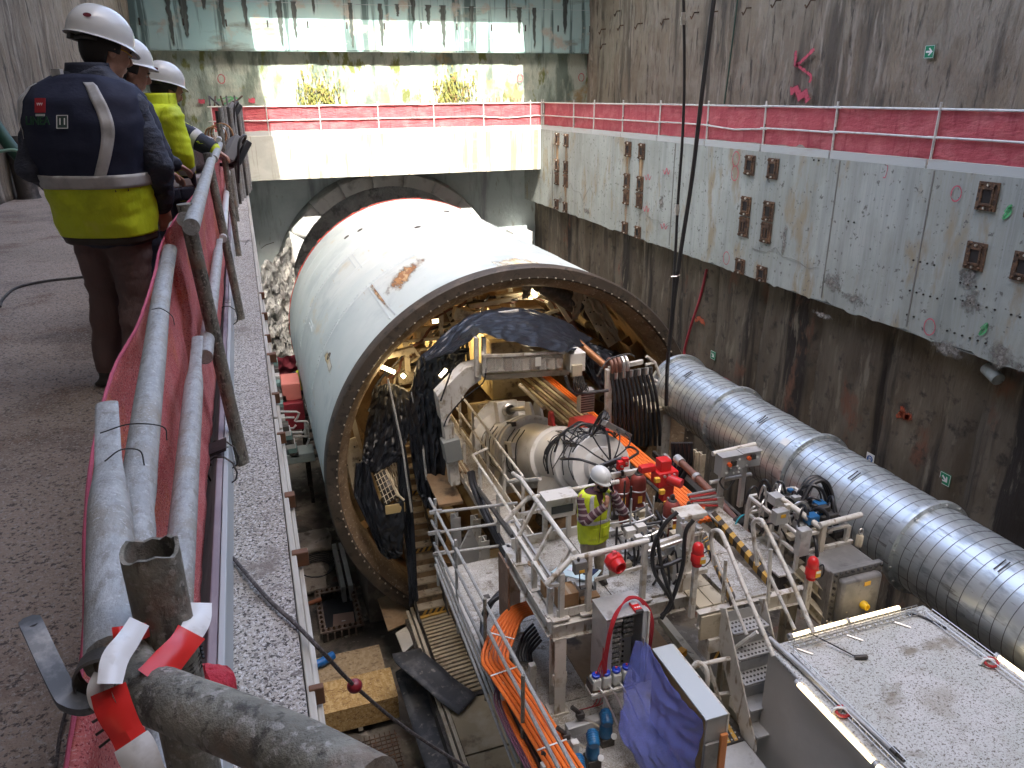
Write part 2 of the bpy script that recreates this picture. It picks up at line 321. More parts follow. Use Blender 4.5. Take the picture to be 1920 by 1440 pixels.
b_ = MB(); b_.grid(lambda u, v: V((-.2+u*1.75+.10*fnz(u*5, v*14, 2)+.05*nz(u*20, v*50), 29.2+u*4.8+.35*fnz(u*6, v*14, 7)+.12*nz(u*22, v*44, 3), -4.3-7.5*v+.5*nz(u*5, 2)*(1-v)-(1-u)*.5)), 60, 120)
tag(b_.build('rock_face', rock), 'broken pale rock and rubble to the left of the white shield', 'rock')
b_ = MB(); b_.box(11.45, 12.35, 33.5, 34.7, -5.6, -4.55); tag(b_.build('concrete_block', ring_c, bev=.03), 'sunlit square concrete block right of the tunnel mouth', 'concrete block')
# capping beams
def cb(x0, x1, y0, y1, z0, z1): b = MB(); b.box(x0, x1, y0, y1, z0, z1); return b
eb = cb(-.6, 12.40, 32.57, 33.15, -1.69, 0).build('capping_beam', conc_beam, bev=.02); tag(eb, 'pale streaked concrete beam spanning the far end over the white shield', 'beam')
for x in (4.95, 10.0):
    b_ = MB(); b_.box(x-.1, x+.1, 32.5, 32.57, -1.68, -.02); b_.build('beam_strip', mk('brown beam strip', (.30,.25,.18), .9, layers=[((.42,.38,.3), (8,8,1), .45, .7)]), eb)  # brown vertical strips down the face of the end beam
rb = MB()
rb.grid(lambda u, v: V((12.42+.012*fnz(u*20, v*3, 3), -4+u*39, -3.2*v + (0 if v < .98 else .07*fnz(u*39*1.3, 1.1)+.04*nz(u*39*6)))), 300, 24)
rb.add([(12.42,-4,0),(13.1,-4,0),(13.1,35,0),(12.42,35,0)], [(0,1,2,3)]); rb.add([(12.42,-4,-3.2),(13.1,-4,-3.2),(13.1,35,-3.2),(12.42,35,-3.2)], [(0,1,2,3)])
rbo = rb.build('capping_beam', conc_right); tag(rbo, 'deep grey concrete beam on the right carrying rusty anchor plates', 'beam')
jt = mk('joint line', (.17, .17, .16), .9)
for y in (31.2, 21.2, 14.15, 13.6-2.0, 7.2): b_ = MB(); b_.box(12.403, 12.43, y-.012, y+.012, -3.1, -.02); b_.build('formwork_joint', jt, rbo)
for k in range(3):
    b_ = MB(); p = [V((12.404, 27-k*6.3+i*.32, -2.2+.55*fnz(i*.5, k*3.)-.25*math.sin(k))) for i in range(9)]; b_.tube(p, .006, 4); b_.build('crack', jt, rbo)
lb = MB()
lb.grid(lambda u, v: V((-.30+u*.285, -2+v*36, .004+.006*fnz(u*4, v*200)+.004*nz(u*40, v*900))), 14, 700)
lb.grid(lambda u, v: V((-.015, -2+u*36, .004-u*0-1.6*v)), 60, 4)
struct(lb.build('slab_edge', speck))
# steel shuttering angle along the slab edge with clamps
timber = mk('pale edge board', (.46, .43, .36), .7, layers=[((.34,.30,.24), (6,.8,6), .5, .7), ((.55,.52,.46), (9,1,9), .6, .8)], bump=[((30,2,30), .3, .005)])
eb_ = thing('edge_board', 'long pale board fixed along the edge of the left slab', 'edge board', (.06, 1, -.2))
for i in range(7):
    b_ = MB(); y0 = .3+i*3.2; b_.box(-.012, .008, y0, y0+3.18, -.26, -.012); b_.box(.008, .024, y0, y0+3.18, -.26, -.07); b_.build('plank', timber, eb_, bev=.004)
oran = mk('rusty brown clamp', (.15, .075, .04), .8, layers=[((.18,.08,.04), 20, .5, .7)])
for i in range(9):
    y = 1.62+i*.55+.25*nz(i*3.3); b_ = MB(); b_.box(-.006, .046 if i % 4 == 1 else .031, y, y+.020+.010*(i % 3), -.06, -.007); b_.build('clamp', oran, eb_, bev=.003)
# roof slab round the opening over the shaft, and an added unseen block to the south that keeps sun off the pit
roofm = mk('roof slab underside', (.30, .29, .28), .9)
rf = thing('roof_slab', 'concrete street slab with a long opening over the shaft', 'roof', (5, 30, 9))
for (a, b, c, d) in ((-5, .50, -8.5, 30.3), (11.72, 17, -8.5, 30.3), (-5, 17, 30.3, 36.9)):
    t_ = MB(); t_.box(a, b, c, d, 9.0, 9.6); t_.build('slab', roofm, rf)
bl = thing('sun_blocker', 'tall plain sun blocker added south of the shaft, out of the frame', 'sun blocker', (5, -14, 9))
t_ = MB(); t_.box(-45, 50, -26, -14, 9.01, 55.6); t_.build('wall', mk('plain blocker brown', (.36, .28, .22), .9), bl)
# ================================================================== tunnel boring machine
white_sh = mk('white shield paint', (.46, .53, .535), .5, layers=[((.54,.595,.59), .35, .4, .7), ((.39,.46,.475), .8, .55, .75), ((.47,.44,.34), (.9,.5,.9), .68, .86), ((.40,.37,.30), (8,1.2,8), .76, .88)], bump=[(1.2, .12, .05), (60, .05, .003)])
seamm = mk('dull weld seam', (.46, .52, .54), .6)
rim_dk = mk('dark greasy rim', (.062, .050, .040), .6, .2, layers=[((.11,.085,.062), 3, .5, .75), ((.03,.026,.022), 6, .55, .75)], bump=[(18, .4, .012)])
rim_tan = mk('brown seal ring', (.17, .12, .075), .75, layers=[((.24,.175,.115), 1.4, .45, .7), ((.115,.078,.05), 2.6, .55, .75), ((.38,.31,.24), 14, .63, .78)], bump=[(30, .5, .012)])
cream = mk('grimy cream machine paint', (.50, .44, .32), .55, layers=[((.34,.28,.19), 1.6, .48, .72), ((.16,.125,.09), 2.8, .58, .76), ((.60,.55,.44), .9, .6, .8)], bump=[(30, .1, .004)])
brownst = mk('brown dusty steel', (.22, .14, .075), .7, layers=[((.31,.22,.13), 1.2, .45, .7), ((.10,.07,.045), 2.4, .55, .75)], bump=[(20, .3, .01)])
tarp = mk('black plastic sheet', (.009, .011, .016), .40, layers=[((.02,.023,.03), 4, .5, .8)], bump=[((3,6,3), .6, .05), (22, .12, .006)], spec=.5)
blackhose = mk('black rubber hose', (.016, .016, .018), .42)
hosegrey = mk('dusty dark hose', (.06, .058, .055), .6)
brownpipe = mk('brown primer pipe', (.17, .075, .05), .5)
SX, SZ, SR, Y0, Y1 = 5.58, -6.87, 4.69, 15.7, 28.65
def cyp(a, r, y): return V((SX+r*math.cos(a), y, SZ+r*math.sin(a)))
sh = thing('tunnel_shield', 'huge white steel cylinder of the tunnelling machine with a dark bolted rear rim', 'tunnelling machine', (SX, 20, SZ-SR))
for (a, b) in ((15.72, 19.49), (19.51, 23.6), (23.62, 28.62)):
    MB().lathe((SX, 0, SZ), (0,1,0), [(SR-.006, a), (SR, a+.02), (SR, b-.02), (SR-.006, b)], 128).build('shell_ring', white_sh, sh)
for y in (19.5, 23.61):
    b_ = MB()
    for k in range(260):
        a = 2*math.pi*k/260; b_.obox(cyp(a, SR+.002, y+.10), (-math.sin(a)*.022, 0, math.cos(a)*.022), (0, .022, 0), (math.cos(a)*.012, 0, math.sin(a)*.012))
    o = b_.build('weld_studs', seamm, sh); o['kind'] = 'stuff'
    MB().lathe((SX, 0, SZ), (0,1,0), [(SR+.001, y-.05), (SR+.012, y-.04), (SR+.012, y+.04), (SR+.001, y+.05)], 128).build('weld_band', seamm, sh)
b_ = MB()
for y in (20.6, 21.7, 24.7, 26.1, 27.3): b_.lathe((SX, 0, SZ), (0,1,0), [(SR, y-.012), (SR+.006, y), (SR, y+.012)], 128)
for y in (20.6, 21.7, 24.7, 26.1, 27.3): MB().lathe((SX, 0, SZ), (0,1,0), [(SR, y-.012), (SR+.006, y), (SR, y+.012)], 128).build('plate_seam', seamm, sh)
# paired rails, holes, rust
for (a0, ya, yb) in ((128.6, 16.3, 19.45), (126.8, 16.3, 19.4), (128.2, 21.9, 23.5), (126.4, 21.4, 23.4), (156, 22, 22.9), (154.6, 22, 22.9)):
    a = rad(a0); MB().bar(cyp(a, SR+.004, ya), cyp(a, SR+.004, yb), .035, .02, (math.cos(a), 0, math.sin(a))).build('guide_strip', seamm, sh)
for (a0, y) in ((118, 25.6), (101, 22.6), (82, 25.2), (152, 18.6), (124, 25.9)):
    a = rad(a0); b_ = MB(); n_ = V((math.cos(a), 0, math.sin(a))); b_.lathe(cyp(a, SR-.002, y), n_, [(.10, 0), (.10, .02), (.07, .025), (.06, .005), (0, .004)], 16); b_.build('port', steel_dk, sh)
rst = mk('rust smear', (.34, .17, .06), .8, layers=[((.24,.11,.045), (7,2,7), .42, .6), ((.48,.34,.19), (5,1.5,5), .52, .7), ((.12,.075,.05), (12,2,12), .6, .74)], fade=(5,1.1,5))
rsl = mk('pale rust wash', (.52, .42, .24), .8, layers=[((.60,.57,.48), (4,1.2,4), .42, .6), ((.44,.32,.15), (6,2,6), .55, .75)], fade=(4,1.1,4))
def smear(pts, dr, mat):
    """irregular stain lying on the shell: outline given as (angle, y)"""
    cx = sum(p[0] for p in pts)/len(pts); cy = sum(p[1] for p in pts)/len(pts); P = []
    for i in range(len(pts)):
        p, q = pts[i], pts[(i+1) % len(pts)]
        for k in range(6):
            t = k/6; a, y = lerp(p[0], q[0], t), lerp(p[1], q[1], t); j = 1+.22*nz(i*1.7+t*4, cx, cy)
            P.append((cx+(a-cx)*j, cy+(y-cy)*j))
    b_ = MB(); n = len(P); vs_ = [cyp(rad(cx), SR+dr, cy)]
    fd = [1.]
    for s in (.3, .65, 1.0, 1.35): vs_ += [cyp(rad(lerp(cx, a, s)), SR+dr, max(15.8, lerp(cy, y, s))) for a, y in P]; fd += [max(0, 1-max(0, s-.3)*.95)]*n
    b_.add(vs_, [(0, 1+k, 1+(k+1) % n) for k in range(n)]+[(1+q*n+k, 1+q*n+n+k, 1+q*n+n+(k+1) % n, 1+q*n+(k+1) % n) for q in range(3) for k in range(n)], True); b_.build('rust_stain', mat, sh, fade=fd)
smear([(125, 18.1), (118, 19.0), (111, 19.1), (109.5, 18.6), (116, 17.9), (122, 17.4)], .008, rst)
smear([(128.5, 19.3), (127, 19.3), (126.6, 17.2), (127.6, 16.9)], .008, rst)
smear([(154, 19.2), (151.5, 19.0), (152, 17.6), (154.5, 17.7)], .007, rsl)
smear([(96, 16.6), (88, 16.8), (82, 16.1), (86, 15.9), (95, 16.1)], .006, rsl)
# red seal at the front edge
fr = MB()
for k in range(150):
    a = 2*math.pi*k/150; r = SR-.015+.035*nz(k*.9); fr.obox(cyp(a, r, Y1+.06), (-math.sin(a)*.09, 0, math.cos(a)*.09), (0, .05, 0), (math.cos(a)*.03, 0, math.sin(a)*.03))
o = fr.build('front_seal', mk('red seal', (.55, .07, .05), .7), sh); o['kind'] = 'stuff'
MB().lathe((SX, 0, SZ), (0,1,0), [(SR, Y1), (SR-.4, Y1+.05), (0, Y1+.06)], 96).build('cutter_face', steel_dk, sh)
# rear rim
MB().lathe((SX, 0, SZ), (0,1,0), [(SR-.002, 16.06), (SR+.03, 16.03), (SR+.035, 15.70), (SR+.0, 15.65), (SR-.22, 15.64), (SR-.26, 15.72)], 144).build('rear_rim', rim_dk, sh)
for k in range(44):
    a = 2*math.pi*k/44; d = 2*math.pi/44; b_ = MB()
    b_.lathe((SX, 0, SZ), (0,1,0), [(4.44, 15.71), (4.33, 15.80), (4.20, 16.0), (4.20, 16.6)], 4, False, a0=a+.0008, a1=a+d-.0008, ref=(1,0,0)); b_.build('seal_segment', rim_tan, sh)
bl_ = None
for k in range(132):
    a = 2*math.pi*(k+.5)/132; p = cyp(a, 4.475, 15.625)
    if bl_ is None:
        b_ = MB(); b_.lathe((0,0,0), (0,1,0), [(0,-.015), (.016,-.015), (.019,.0), (.019,.06)], 7); bl_ = b_.build('bolt', mk('dull bolt head', (.42,.38,.32), .5, .4), sh, origin=(0,0,0)); bl_.location = p
        bl_.matrix_parent_inverse = Matrix.Translation(-sh.location)
    else:
        c = bl_.copy(); col.objects.link(c); c.location = p
# interior
MB().lathe((SX, 0, SZ), (0,1,0), [(4.42, 15.9), (4.40, 22.5)], 96).build('inner_skin', brownst, sh)
MB().lathe((SX, 0, SZ), (0,1,0), [(4.4, 21.8), (3.4, 21.8), (3.4, 22.1), (0, 22.1)], 64).build('bulkhead', brownst, sh)
jack = None
for k in range(30):
    a = rad(6+k*12)
    b_ = MB(); b_.cyl(cyp(a, 3.95, 19.6), cyp(a, 3.95, 21.8), .15, 14); b_.build('thrust_jack', cream, sh)
    b_ = MB(); b_.cyl(cyp(a, 3.95, 18.7), cyp(a, 3.95, 19.6), .10, 12); b_.lathe(cyp(a, 3.95, 18.5), (0,1,0), [(0, 0), (.22, 0), (.22, .16), (.1, .22)], 14); b_.build('jack_shoe', steel_dk, sh)
for k, (a0, a1, y) in enumerate(((20, 62, 17.3), (66, 108, 17.6), (112, 150, 17.4), (155, 192, 17.2), (-30, 14, 17.2))):
    b_ = MB(); b_.lathe((SX, 0, SZ), (0,1,0), [(4.3, y), (4.02, y), (4.02, y+.5), (4.3, y+.5)], 14, False, a0=rad(a0), a1=rad(a1), ref=(1,0,0)); b_.build('erector_ring', cream if k % 2 else brownst, sh, thick=.03)
# plates with bolt holes standing inside the right side
for (px, py, ang, ln, wd) in ((1128, 592, 62, 1.75, .42), (1108, 570, 62, 1.5, .36), (668, 880, 100, 1.6, .5)):
    c = OY(px, py, 16.7); d = V((math.cos(rad(-ang)), 0, math.sin(rad(-ang)))) if ang < 90 else V((.25, 0, -1)).normalized(); s_ = V((-d.z, 0, d.x))
    b_ = MB(); b_.prism([c-d*ln/2-s_*wd*.35, c-d*ln/2+s_*wd*.5, c+d*ln*.35+s_*wd*.5, c+d*ln/2+s_*wd*.2, c+d*ln/2-s_*wd*.5, c-d*ln*.1-s_*wd*.6], (0, .05, 0)); q = b_.build('hole_plate', cream, sh, bev=.01)
    for i in range(4):
        for j in (-1, 1): MB().cyl(c+d*(i-1.5)*ln*.24+s_*j*wd*.3+V((0,-.006,0)), c+d*(i-1.5)*ln*.24+s_*j*wd*.3+V((0,.002,0)), .022, 8).build('bolt_hole', blackpaint, q)
    if px == 1128: text_mesh('2', .17, c+V((0,-.006,0))+s_*.02, (1,0,0), (0,0,1), blackpaint, 'numeral', q)
# cream trusses, pipes and boxes crowding the crown of the shield
def strut(p, q, r=.05, mat=cream, name='strut'): return MB().bar(p, q, r*2, r*2).build(name, mat, sh)
for i, (a, b, y, r) in enumerate((((748,592),(885,560),17.2,.045), ((760,620),(860,610),17.4,.05), ((758,640),(845,632),17.0,.035), ((700,672),(775,655),16.6,.07), ((725,700),(790,660),17.6,.06),
    ((826,560),(828,650),17.1,.05), ((790,585),(793,660),17.5,.05), ((760,640),(765,700),17.0,.06), ((770,645),(800,690),16.8,.03), ((900,545),(905,590),17.6,.05), ((880,552),(1000,528),17.9,.06), ((850,585),(905,600),16.9,.12), ((930,560),(1010,548),17.2,.08), ((955,535),(962,575),17.4,.05),
    ((640,790),(668,930),16.5,.05), ((655,760),(680,860),17.0,.06), ((1010,545),(1060,610),17.4,.06), ((1040,560),(1068,602),16.9,.05), ((1020,590),(1065,575),17.,.04), ((880,575),(960,560),17.,.05), ((840,575),(850,600),17.3,.1))):
    strut(OY(*a, y), OY(*b, y), r)
for i in range(16):
    a = rad(62+i*5.5); r0 = 3.3+.5*R_.random(); b_ = MB(); pts = [cyp(a+k*.06, r0+.08*nz(k*.9, i), 16.9+.5*R_.random()) for k in range(6)]; b_.tube(spline(pts, 3), .02+.02*R_.random(), 6); b_.build('pipe', [blackhose, brownpipe, cream][i % 3], sh)
for i in range(14):
    a = rad(70+i*6); r0 = 2.9+.8*R_.random(); c = cyp(a, r0, 17.3+R_.random()); s_ = .12+.2*R_.random(); b_ = MB(); b_.box(c.x-s_, c.x+s_, c.y-.2, c.y+.2, c.z-s_*.6, c.z+s_*.6); b_.build('valve_box', [cream, brownst, steel_dk][i % 3], sh, bev=.015)
b_ = MB(); p = OY(1010, 530, 16.6); q = OY(1085, 575, 16.9); b_.cyl(p, q, .22, 20); b_.build('motor_drum', steel_dk, sh, bev=.02)
b_ = MB(); b_.bar(OY(1040, 545, 17.3), OY(1075, 640, 17.3), .35, .3); b_.build('red_beam', brownpipe, sh)
for (a, b, y) in (((1085,545),(1078,600),16.6), ((1112,560),(1160,640),16.5), ((990,530),(985,560),16.6)):
    b_ = MB(); p, q = OY(*a, y), OY(*b, y); b_.grid(lambda u, v: p.lerp(q, v)+V(((u-.5)*.3*(1-.4*v)+.06*nz(v*6, u*3), .1*nz(u*4, v*5, 3), .03*nz(u*9, v*4))), 5, 12); b_.build('torn_sheet', mk('dusty torn film', (.25,.20,.14), .6), sh)
# lamps burning inside
lampm = mk('lit lamp tube', (.9, .8, .55), .5, emit=((1, .82, .5), 2.6))
def lamp(p, q, r, label, energy, colr=(1, .70, .33)):
    p, q = V(p), V(q); t = thing('work_lamp', label, 'lamp', tuple((p+q)/2), 'work lamps burning inside the machine')
    b_ = MB(); b_.cyl(p, q, r, 10); b_.build('tube', lampm, t)
    d = (q-p).normalized()
    for e in (p-d*.03, q): MB().cyl(e, e+d*.03, r*1.35, 10).build('end_cap', steel_dk, t)
    l = bpy.data.lights.new('lamp_glow', 'POINT'); l.energy = energy; l.color = colr; l.shadow_soft_size = .12
    o = bpy.data.objects.new('lamp_glow', l); col.objects.link(o); o.location = (p+q)/2+V((0, -.05, -.06)); o.parent = t; o.matrix_parent_inverse = Matrix.Translation(-t.location)
lamp(OY(707, 684, 16.4), OY(740, 698, 16.4), .045, 'lit lamp tube by the brown rim at the upper left of the shield mouth', 3.5)
lamp(OY(754, 707, 16.3), OY(759, 702, 16.3), .05, 'small round lit lamp beside the black sheet left of the white arch', 1.5)
lamp(OY(825, 706, 13.9), OY(837, 692, 13.9), .035, 'lit lamp tube on the black plastic sheet above the white arch', .6)
lamp(OY(997, 541, 16.9), OY(1005, 556, 16.9), .05, 'lit lamp under the crown of the shield above the black sheet', 2.5, (1, .85, .6))
lamp((4.3, 19.5, -4.3), (5.2, 19.5, -4.3), .05, 'lit lamp deep inside above the yellow girders behind the screw conveyor', 36)
lamp((2.9, 18.3, -7.6), (2.9, 18.7, -7.5), .05, 'lamp low behind the stair lighting the left inner wall', 5)
lamp(OY(698, 754, 16.8), OY(703, 754, 16.8), .04, 'small white lamp behind the hanging black sheet', .6, (1, .9, .7))

# ------------------------------------------------------------------ screw conveyor
sw = mk('white screw conveyor paint', (.60, .59, .56), .42, layers=[((.66,.65,.62), .9, .45, .7), ((.48,.45,.39), 3.2, .62, .85), ((.25,.2,.15), (9,9,3), .74, .86)], bump=[(40, .06, .003)])
SP, SDr = V((5.5, 14.8, -6.25)), V((0, -.936, .352))
SU = V((1, 0, 0)); SV = SDr.cross(SU).normalized()
if SV.z < 0: SV = -SV
def sp(s, r=0, a=0): return SP+SDr*s+(SU*math.cos(rad(a))+SV*math.sin(rad(a)))*r
scw = thing('screw_conveyor', 'big white flanged screw conveyor tube rising out of the machine', 'screw conveyor', tuple(SP))
def sl_(name, prof, mat, n=48): return MB().lathe(SP, SDr, prof, n, ref=(1,0,0)).build(name, mat, scw, bev=0)
sl_('tube', [(.58, -9), (.58, -2.3)], mk('olive bare tube', (.23, .19, .12), .55, .3, layers=[((.13,.1,.07), 2, .5, .75)]))
sl_('casing', [(.6, -2.35), (.98, -2.3), (.98, -2.16), (.70, -1.9), (.70, -.55)], sw)
sl_('casing', [(.70, -.55), (.82, -.54), (.84, -.52), (.84, -.36), (.78, -.34), (.78, -.24), (.84, -.22), (.84, -.06), (.82, -.04), (.66, 0.)], sw)
sl_('casing', [(.66, 0), (.61, 1.45), (.65, 1.47), (.65, 1.62), (.57, 1.65), (.54, 2.8)], sw)
sl_('discharge_head', [(.54, 2.8), (.64, 2.83), (.66, 2.86), (.66, 3.02), (.64, 3.05), (.54, 3.08), (.50, 3.6), (.57, 3.62), (.57, 3.76), (.36, 3.78), (.34, 3.95), (.18, 3.97), (0, 3.97)], sw)
for s, r, n in ((-.04, .765, 36), (-.55, .77, 36), (2.84, .60, 28), (3.62, .53, 24)):
    b0 = None
    for k in range(n):
        a = 360*k/n; p = sp(s, r, a)
        if b0 is None: b_ = MB(); b_.cyl(V((0,0,0))-SDr*.06, V((0,0,0))+SDr*.05, .032, 6); b0 = b_.build('bolt', sw, scw); b0.location = p; b0.matrix_parent_inverse = Matrix.Translation(-scw.location)
        else: c = b0.copy(); col.objects.link(c); c.location = p
# flared support plates and ram
for a in (90,): 
    b_ = MB(); b_.prism([sp(-2.2, .6, 160), sp(-2.2, 1.15, 140), sp(-2.2, 1.25, 105), sp(-2.2, 1.25, 60), sp(-2.2, 1.0, 25), sp(-2.2, .6, 10)], SDr*.08); b_.build('support_plate', sw, scw, bev=.01)
    b_ = MB(); b_.prism([sp(-3.6, .6, 160), sp(-3.6, 1.15, 140), sp(-3.6, 1.2, 90), sp(-3.6, 1.15, 40), sp(-3.6, .6, 10)], SDr*.06); b_.build('support_plate', cream, scw, bev=.01)
    b_ = MB(); b_.obox(sp(-2.9, .95, 95), SU*.5, SDr*.6, SV*.22); b_.build('support_box', cream, scw, bev=.02)
b_ = MB(); b_.obox(sp(-1.7, .92, 92), SU*.26, SDr*.16, SV*.26); b_.build('ram_mount', sw, scw, bev=.01)
b_ = MB(); b_.lathe(sp(-1.54, .95, 92), SDr, [(0,0), (.16, 0), (.16, .1), (.12, .12), (.12, .2)], 20); b_.build('ram_gland', zinc, scw)
b_ = MB(); b_.cyl(sp(-1.4, .95, 90), sp(-.65, 1.0, 76), .055, 12); b_.build('ram_rod', zinc, scw)
for k in (-1, 1):
    b_ = MB(); c = sp(-.5, 1.0, 76)+SU*.11*k; b_.prism([c+SDr*(-.22)-SV*.3, c+SDr*(-.22)+SV*.05, c+SDr*(-.1)+SV*.16, c+SDr*.1+SV*.16, c+SDr*.22+SV*.05, c+SDr*.3-SV*.3], SU*.07); b_.build('clevis', sw, scw, bev=.012)
redp = mk('red machine paint', (.50, .035, .03), .45, layers=[((.34,.03,.03), 5, .55, .75)])
b_ = MB(); b_.prism([sp(.55, .6, 70), sp(.55, .9, 74), sp(.65, .95, 76), sp(.8, .9, 76), sp(.85, .6, 70)], SU*.08); b_.build('lifting_lug', redp, scw, bev=.01)
b_ = MB(); b_.prism([sp(1.5, .60, 62), sp(1.55, .86, 66), sp(1.75, .88, 66), sp(2.7, .64, 60), sp(2.7, .55, 60)], SU*.42, ); b_.build('lifting_lug', redp, scw, bev=.012)
b_ = MB(); b_.obox(sp(.42, .70, 165), SV*.17, SDr*.26, SU*.06); q = b_.build('name_plate_box', sw, scw, bev=.008)
b_ = MB(); b_.obox(sp(.30, .765, 165), SV*.10, SDr*.09, SU*.004); b_.build('name_plate', steel_dk, q)
b_ = MB(); b_.obox(sp(-.2, .8, 120), SV*.05, SDr*.22, SU*.05); b_.build('clamp_ram', steel_dk, scw, bev=.01)
b_ = MB(); b_.prism([sp(1.5, .45, 200), sp(1.7, 1.25, 235), sp(2.7, 1.25, 235), sp(2.9, .45, 200)], SU*.5); b_.build('chute', sw, scw, bev=.02)
b_ = MB(); b_.prism([sp(-1.9, .5, 215), sp(-1.9, 1.35, 240), sp(-1.3, 1.1, 235), sp(-1.3, .5, 215)], SU*.9); b_.build('foot', sw, scw, bev=.02)
for i in range(18):
    s0 = R_.uniform(2.3, 3.6); a0 = R_.uniform(5, 60); a1 = R_.uniform(110, 200); N = 7; ds = R_.uniform(-.5, .6)
    pts = [sp(s0+ds*k/(N-1)+.05*nz(k*.9, i), .555+.02*R_.random()+(.10*R_.random()*math.sin(math.pi*k/(N-1)) if i % 3 else .02)+(.12 if 2.75 < s0+ds*k/(N-1) < 3.15 else .0), lerp(a0, a1, k/(N-1))) for k in range(N)]
    MB().tube(spline(pts, 5), .011+.010*(i % 4 == 0), 6).build('hose', blackhose, scw)
for i in range(18):
    a0 = R_.uniform(30, 175); s0 = R_.uniform(1.7, 2.4); s1 = R_.uniform(3.2, 3.8); N = 7
    pts = [sp(lerp(s0, s1, k/(N-1)), .57+(.11 if 2.7 < lerp(s0, s1, k/(N-1)) < 3.2 else 0)+.05*abs(nz(k*.8, i))*(0 < k < N-1), a0+16*nz(k*.5, i, 3)) for k in range(N)]
    MB().tube(spline(pts, 5), .011, 6).build('hose', blackhose, scw)
for i in range(7):
    a0 = 15+24*i; P_ = [sp(3.3, .56, a0), sp(3.6, .72+.1*abs(nz(i*1.7)), a0+4), sp(4.0, .66, a0+8*nz(i*2.)), sp(4.15+.2*nz(i*2.7), .40, a0+30*nz(i*3.)), V((5.0+.15*i+.2*nz(i*4.), 10.7+.3*nz(i*3.3), -4.9+.25*nz(i*5.1))), V((4.95+.17*i, 10.2, -5.3))]
    MB().tube(spline(P_, 6), .014+.010*(i % 3 == 0), 7).build('hose', blackhose, scw)
for i in range(12):
    c = sp(R_.uniform(2.9, 3.6), .60, R_.uniform(20, 150)); MB().obox(c, SU*.05, SDr*.05, SV*.04).build('fitting', [zinc, steel_dk][i % 2], scw, bev=.006)
for i in range(9):
    s0 = -2+i*.35; a0 = 185+5*nz(i); pts = [sp(s0, .73, a0-60), sp(s0+.12, .76, a0-30), sp(s0+.05, .74, a0+10), sp(s0+.3, .74, a0+25)]; MB().tube(spline(pts, 5), .012, 6).build('hose', blackhose, scw)
for i in range(0):
    pts = [sp(3.4+.1*i, .66, 40+10*i)+SU*.1, sp(3.5, .95+.05*i, 60+8*i), sp(3.9+.06*i, .9, 85+6*i), sp(4.2, .5+.05*i, 110), sp(3.8+.05*i, .66, 135+3*i)]; MB().tube(spline(pts, 7), .026, 7).build('loop_hose', blackhose, scw)
for i in range(4):
    c = sp(3.3+.25*i, .80, 62+12*i); rr_a = .15+.03*i; e1 = (SDr+SV*.4).normalized(); MB().tube([c+e1*rr_a*math.cos(k*.42)+(SV*.8+SU*.5)*rr_a*math.sin(k*.42) for k in range(16)], .020, 8).build('loop_hose', blackhose, scw)
b_ = MB(); b_.bar(sp(3.5, .85, 30), sp(4.1, .8, 90), .12, .1); b_.build('manifold', zinc, scw, bev=.01)

# ------------------------------------------------------------------ stair, bridge and sheets in the shield mouth
wood = mk('muddy step board', (.42, .36, .27), .85, layers=[((.28,.225,.16), 3, .45, .7), ((.42,.36,.28), (2,9,9), .55, .75), ((.10,.08,.06), 6, .62, .78)], bump=[(20, .3, .01)])
yel = mk('yellow hazard paint', (.50, .29, .05), .6, layers=[((.34,.2,.07), 6, .5, .75), ((.15,.1,.06), 10, .64, .8)])
blk = mk('black hazard paint', (.045, .036, .028), .6)
def hazard(parent, p, q, w, up, n, flip=1, th=.006, slant=.5, name='hazard_stripe'):
    """slanted yellow and black stripes as thin plates from p to q, of width w along up"""
    p, q, up = V(p), V(q), V(up).normalized(); d = q-p; L_ = d.length; d = d/L_; nrm = d.cross(up).normalized()*flip; st = L_/n
    for k in range(n):
        a = p+d*st*k; b = p+d*min(L_, st*(k+1)); o = d*st*slant*2
        b_ = MB(); b_.prism([a, b, b+up*w+(o if k < n-1 else d*0), a+up*w+(o if k > 0 else d*0)], nrm*th); b_.build(name, yel if k % 2 else blk, parent)
stp = thing('muddy_stair', 'steep muddy stair with hazard striped nosings climbing into the shield', 'stair', (2.95, 14.6, -10))
n = 20
for i in range(n):
    y, z = 14.75+i*.225, -9.85+i*.195
    b_ = MB(); b_.box(2.60, 3.24, y, y+.27, z-.04, z); t_ = b_.build('tread', wood, stp, bev=.006)
    b_ = MB(); b_.box(2.62, 3.22, y+.235, y+.25, z+.002, z+.15); b_.build('riser', brownst, stp)
    if i % 5 == 0: hazard(t_, (2.61, y-.004, z-.15), (3.23, y-.004, z-.15), .11, (0,0,1), 9, 1)
for x in (2.57, 3.27): MB().bar((x, 14.6, -10.1), (x, 14.75+n*.225, -10.1+n*.195+.08), .03, .26).build('stringer', steel_dk, stp)
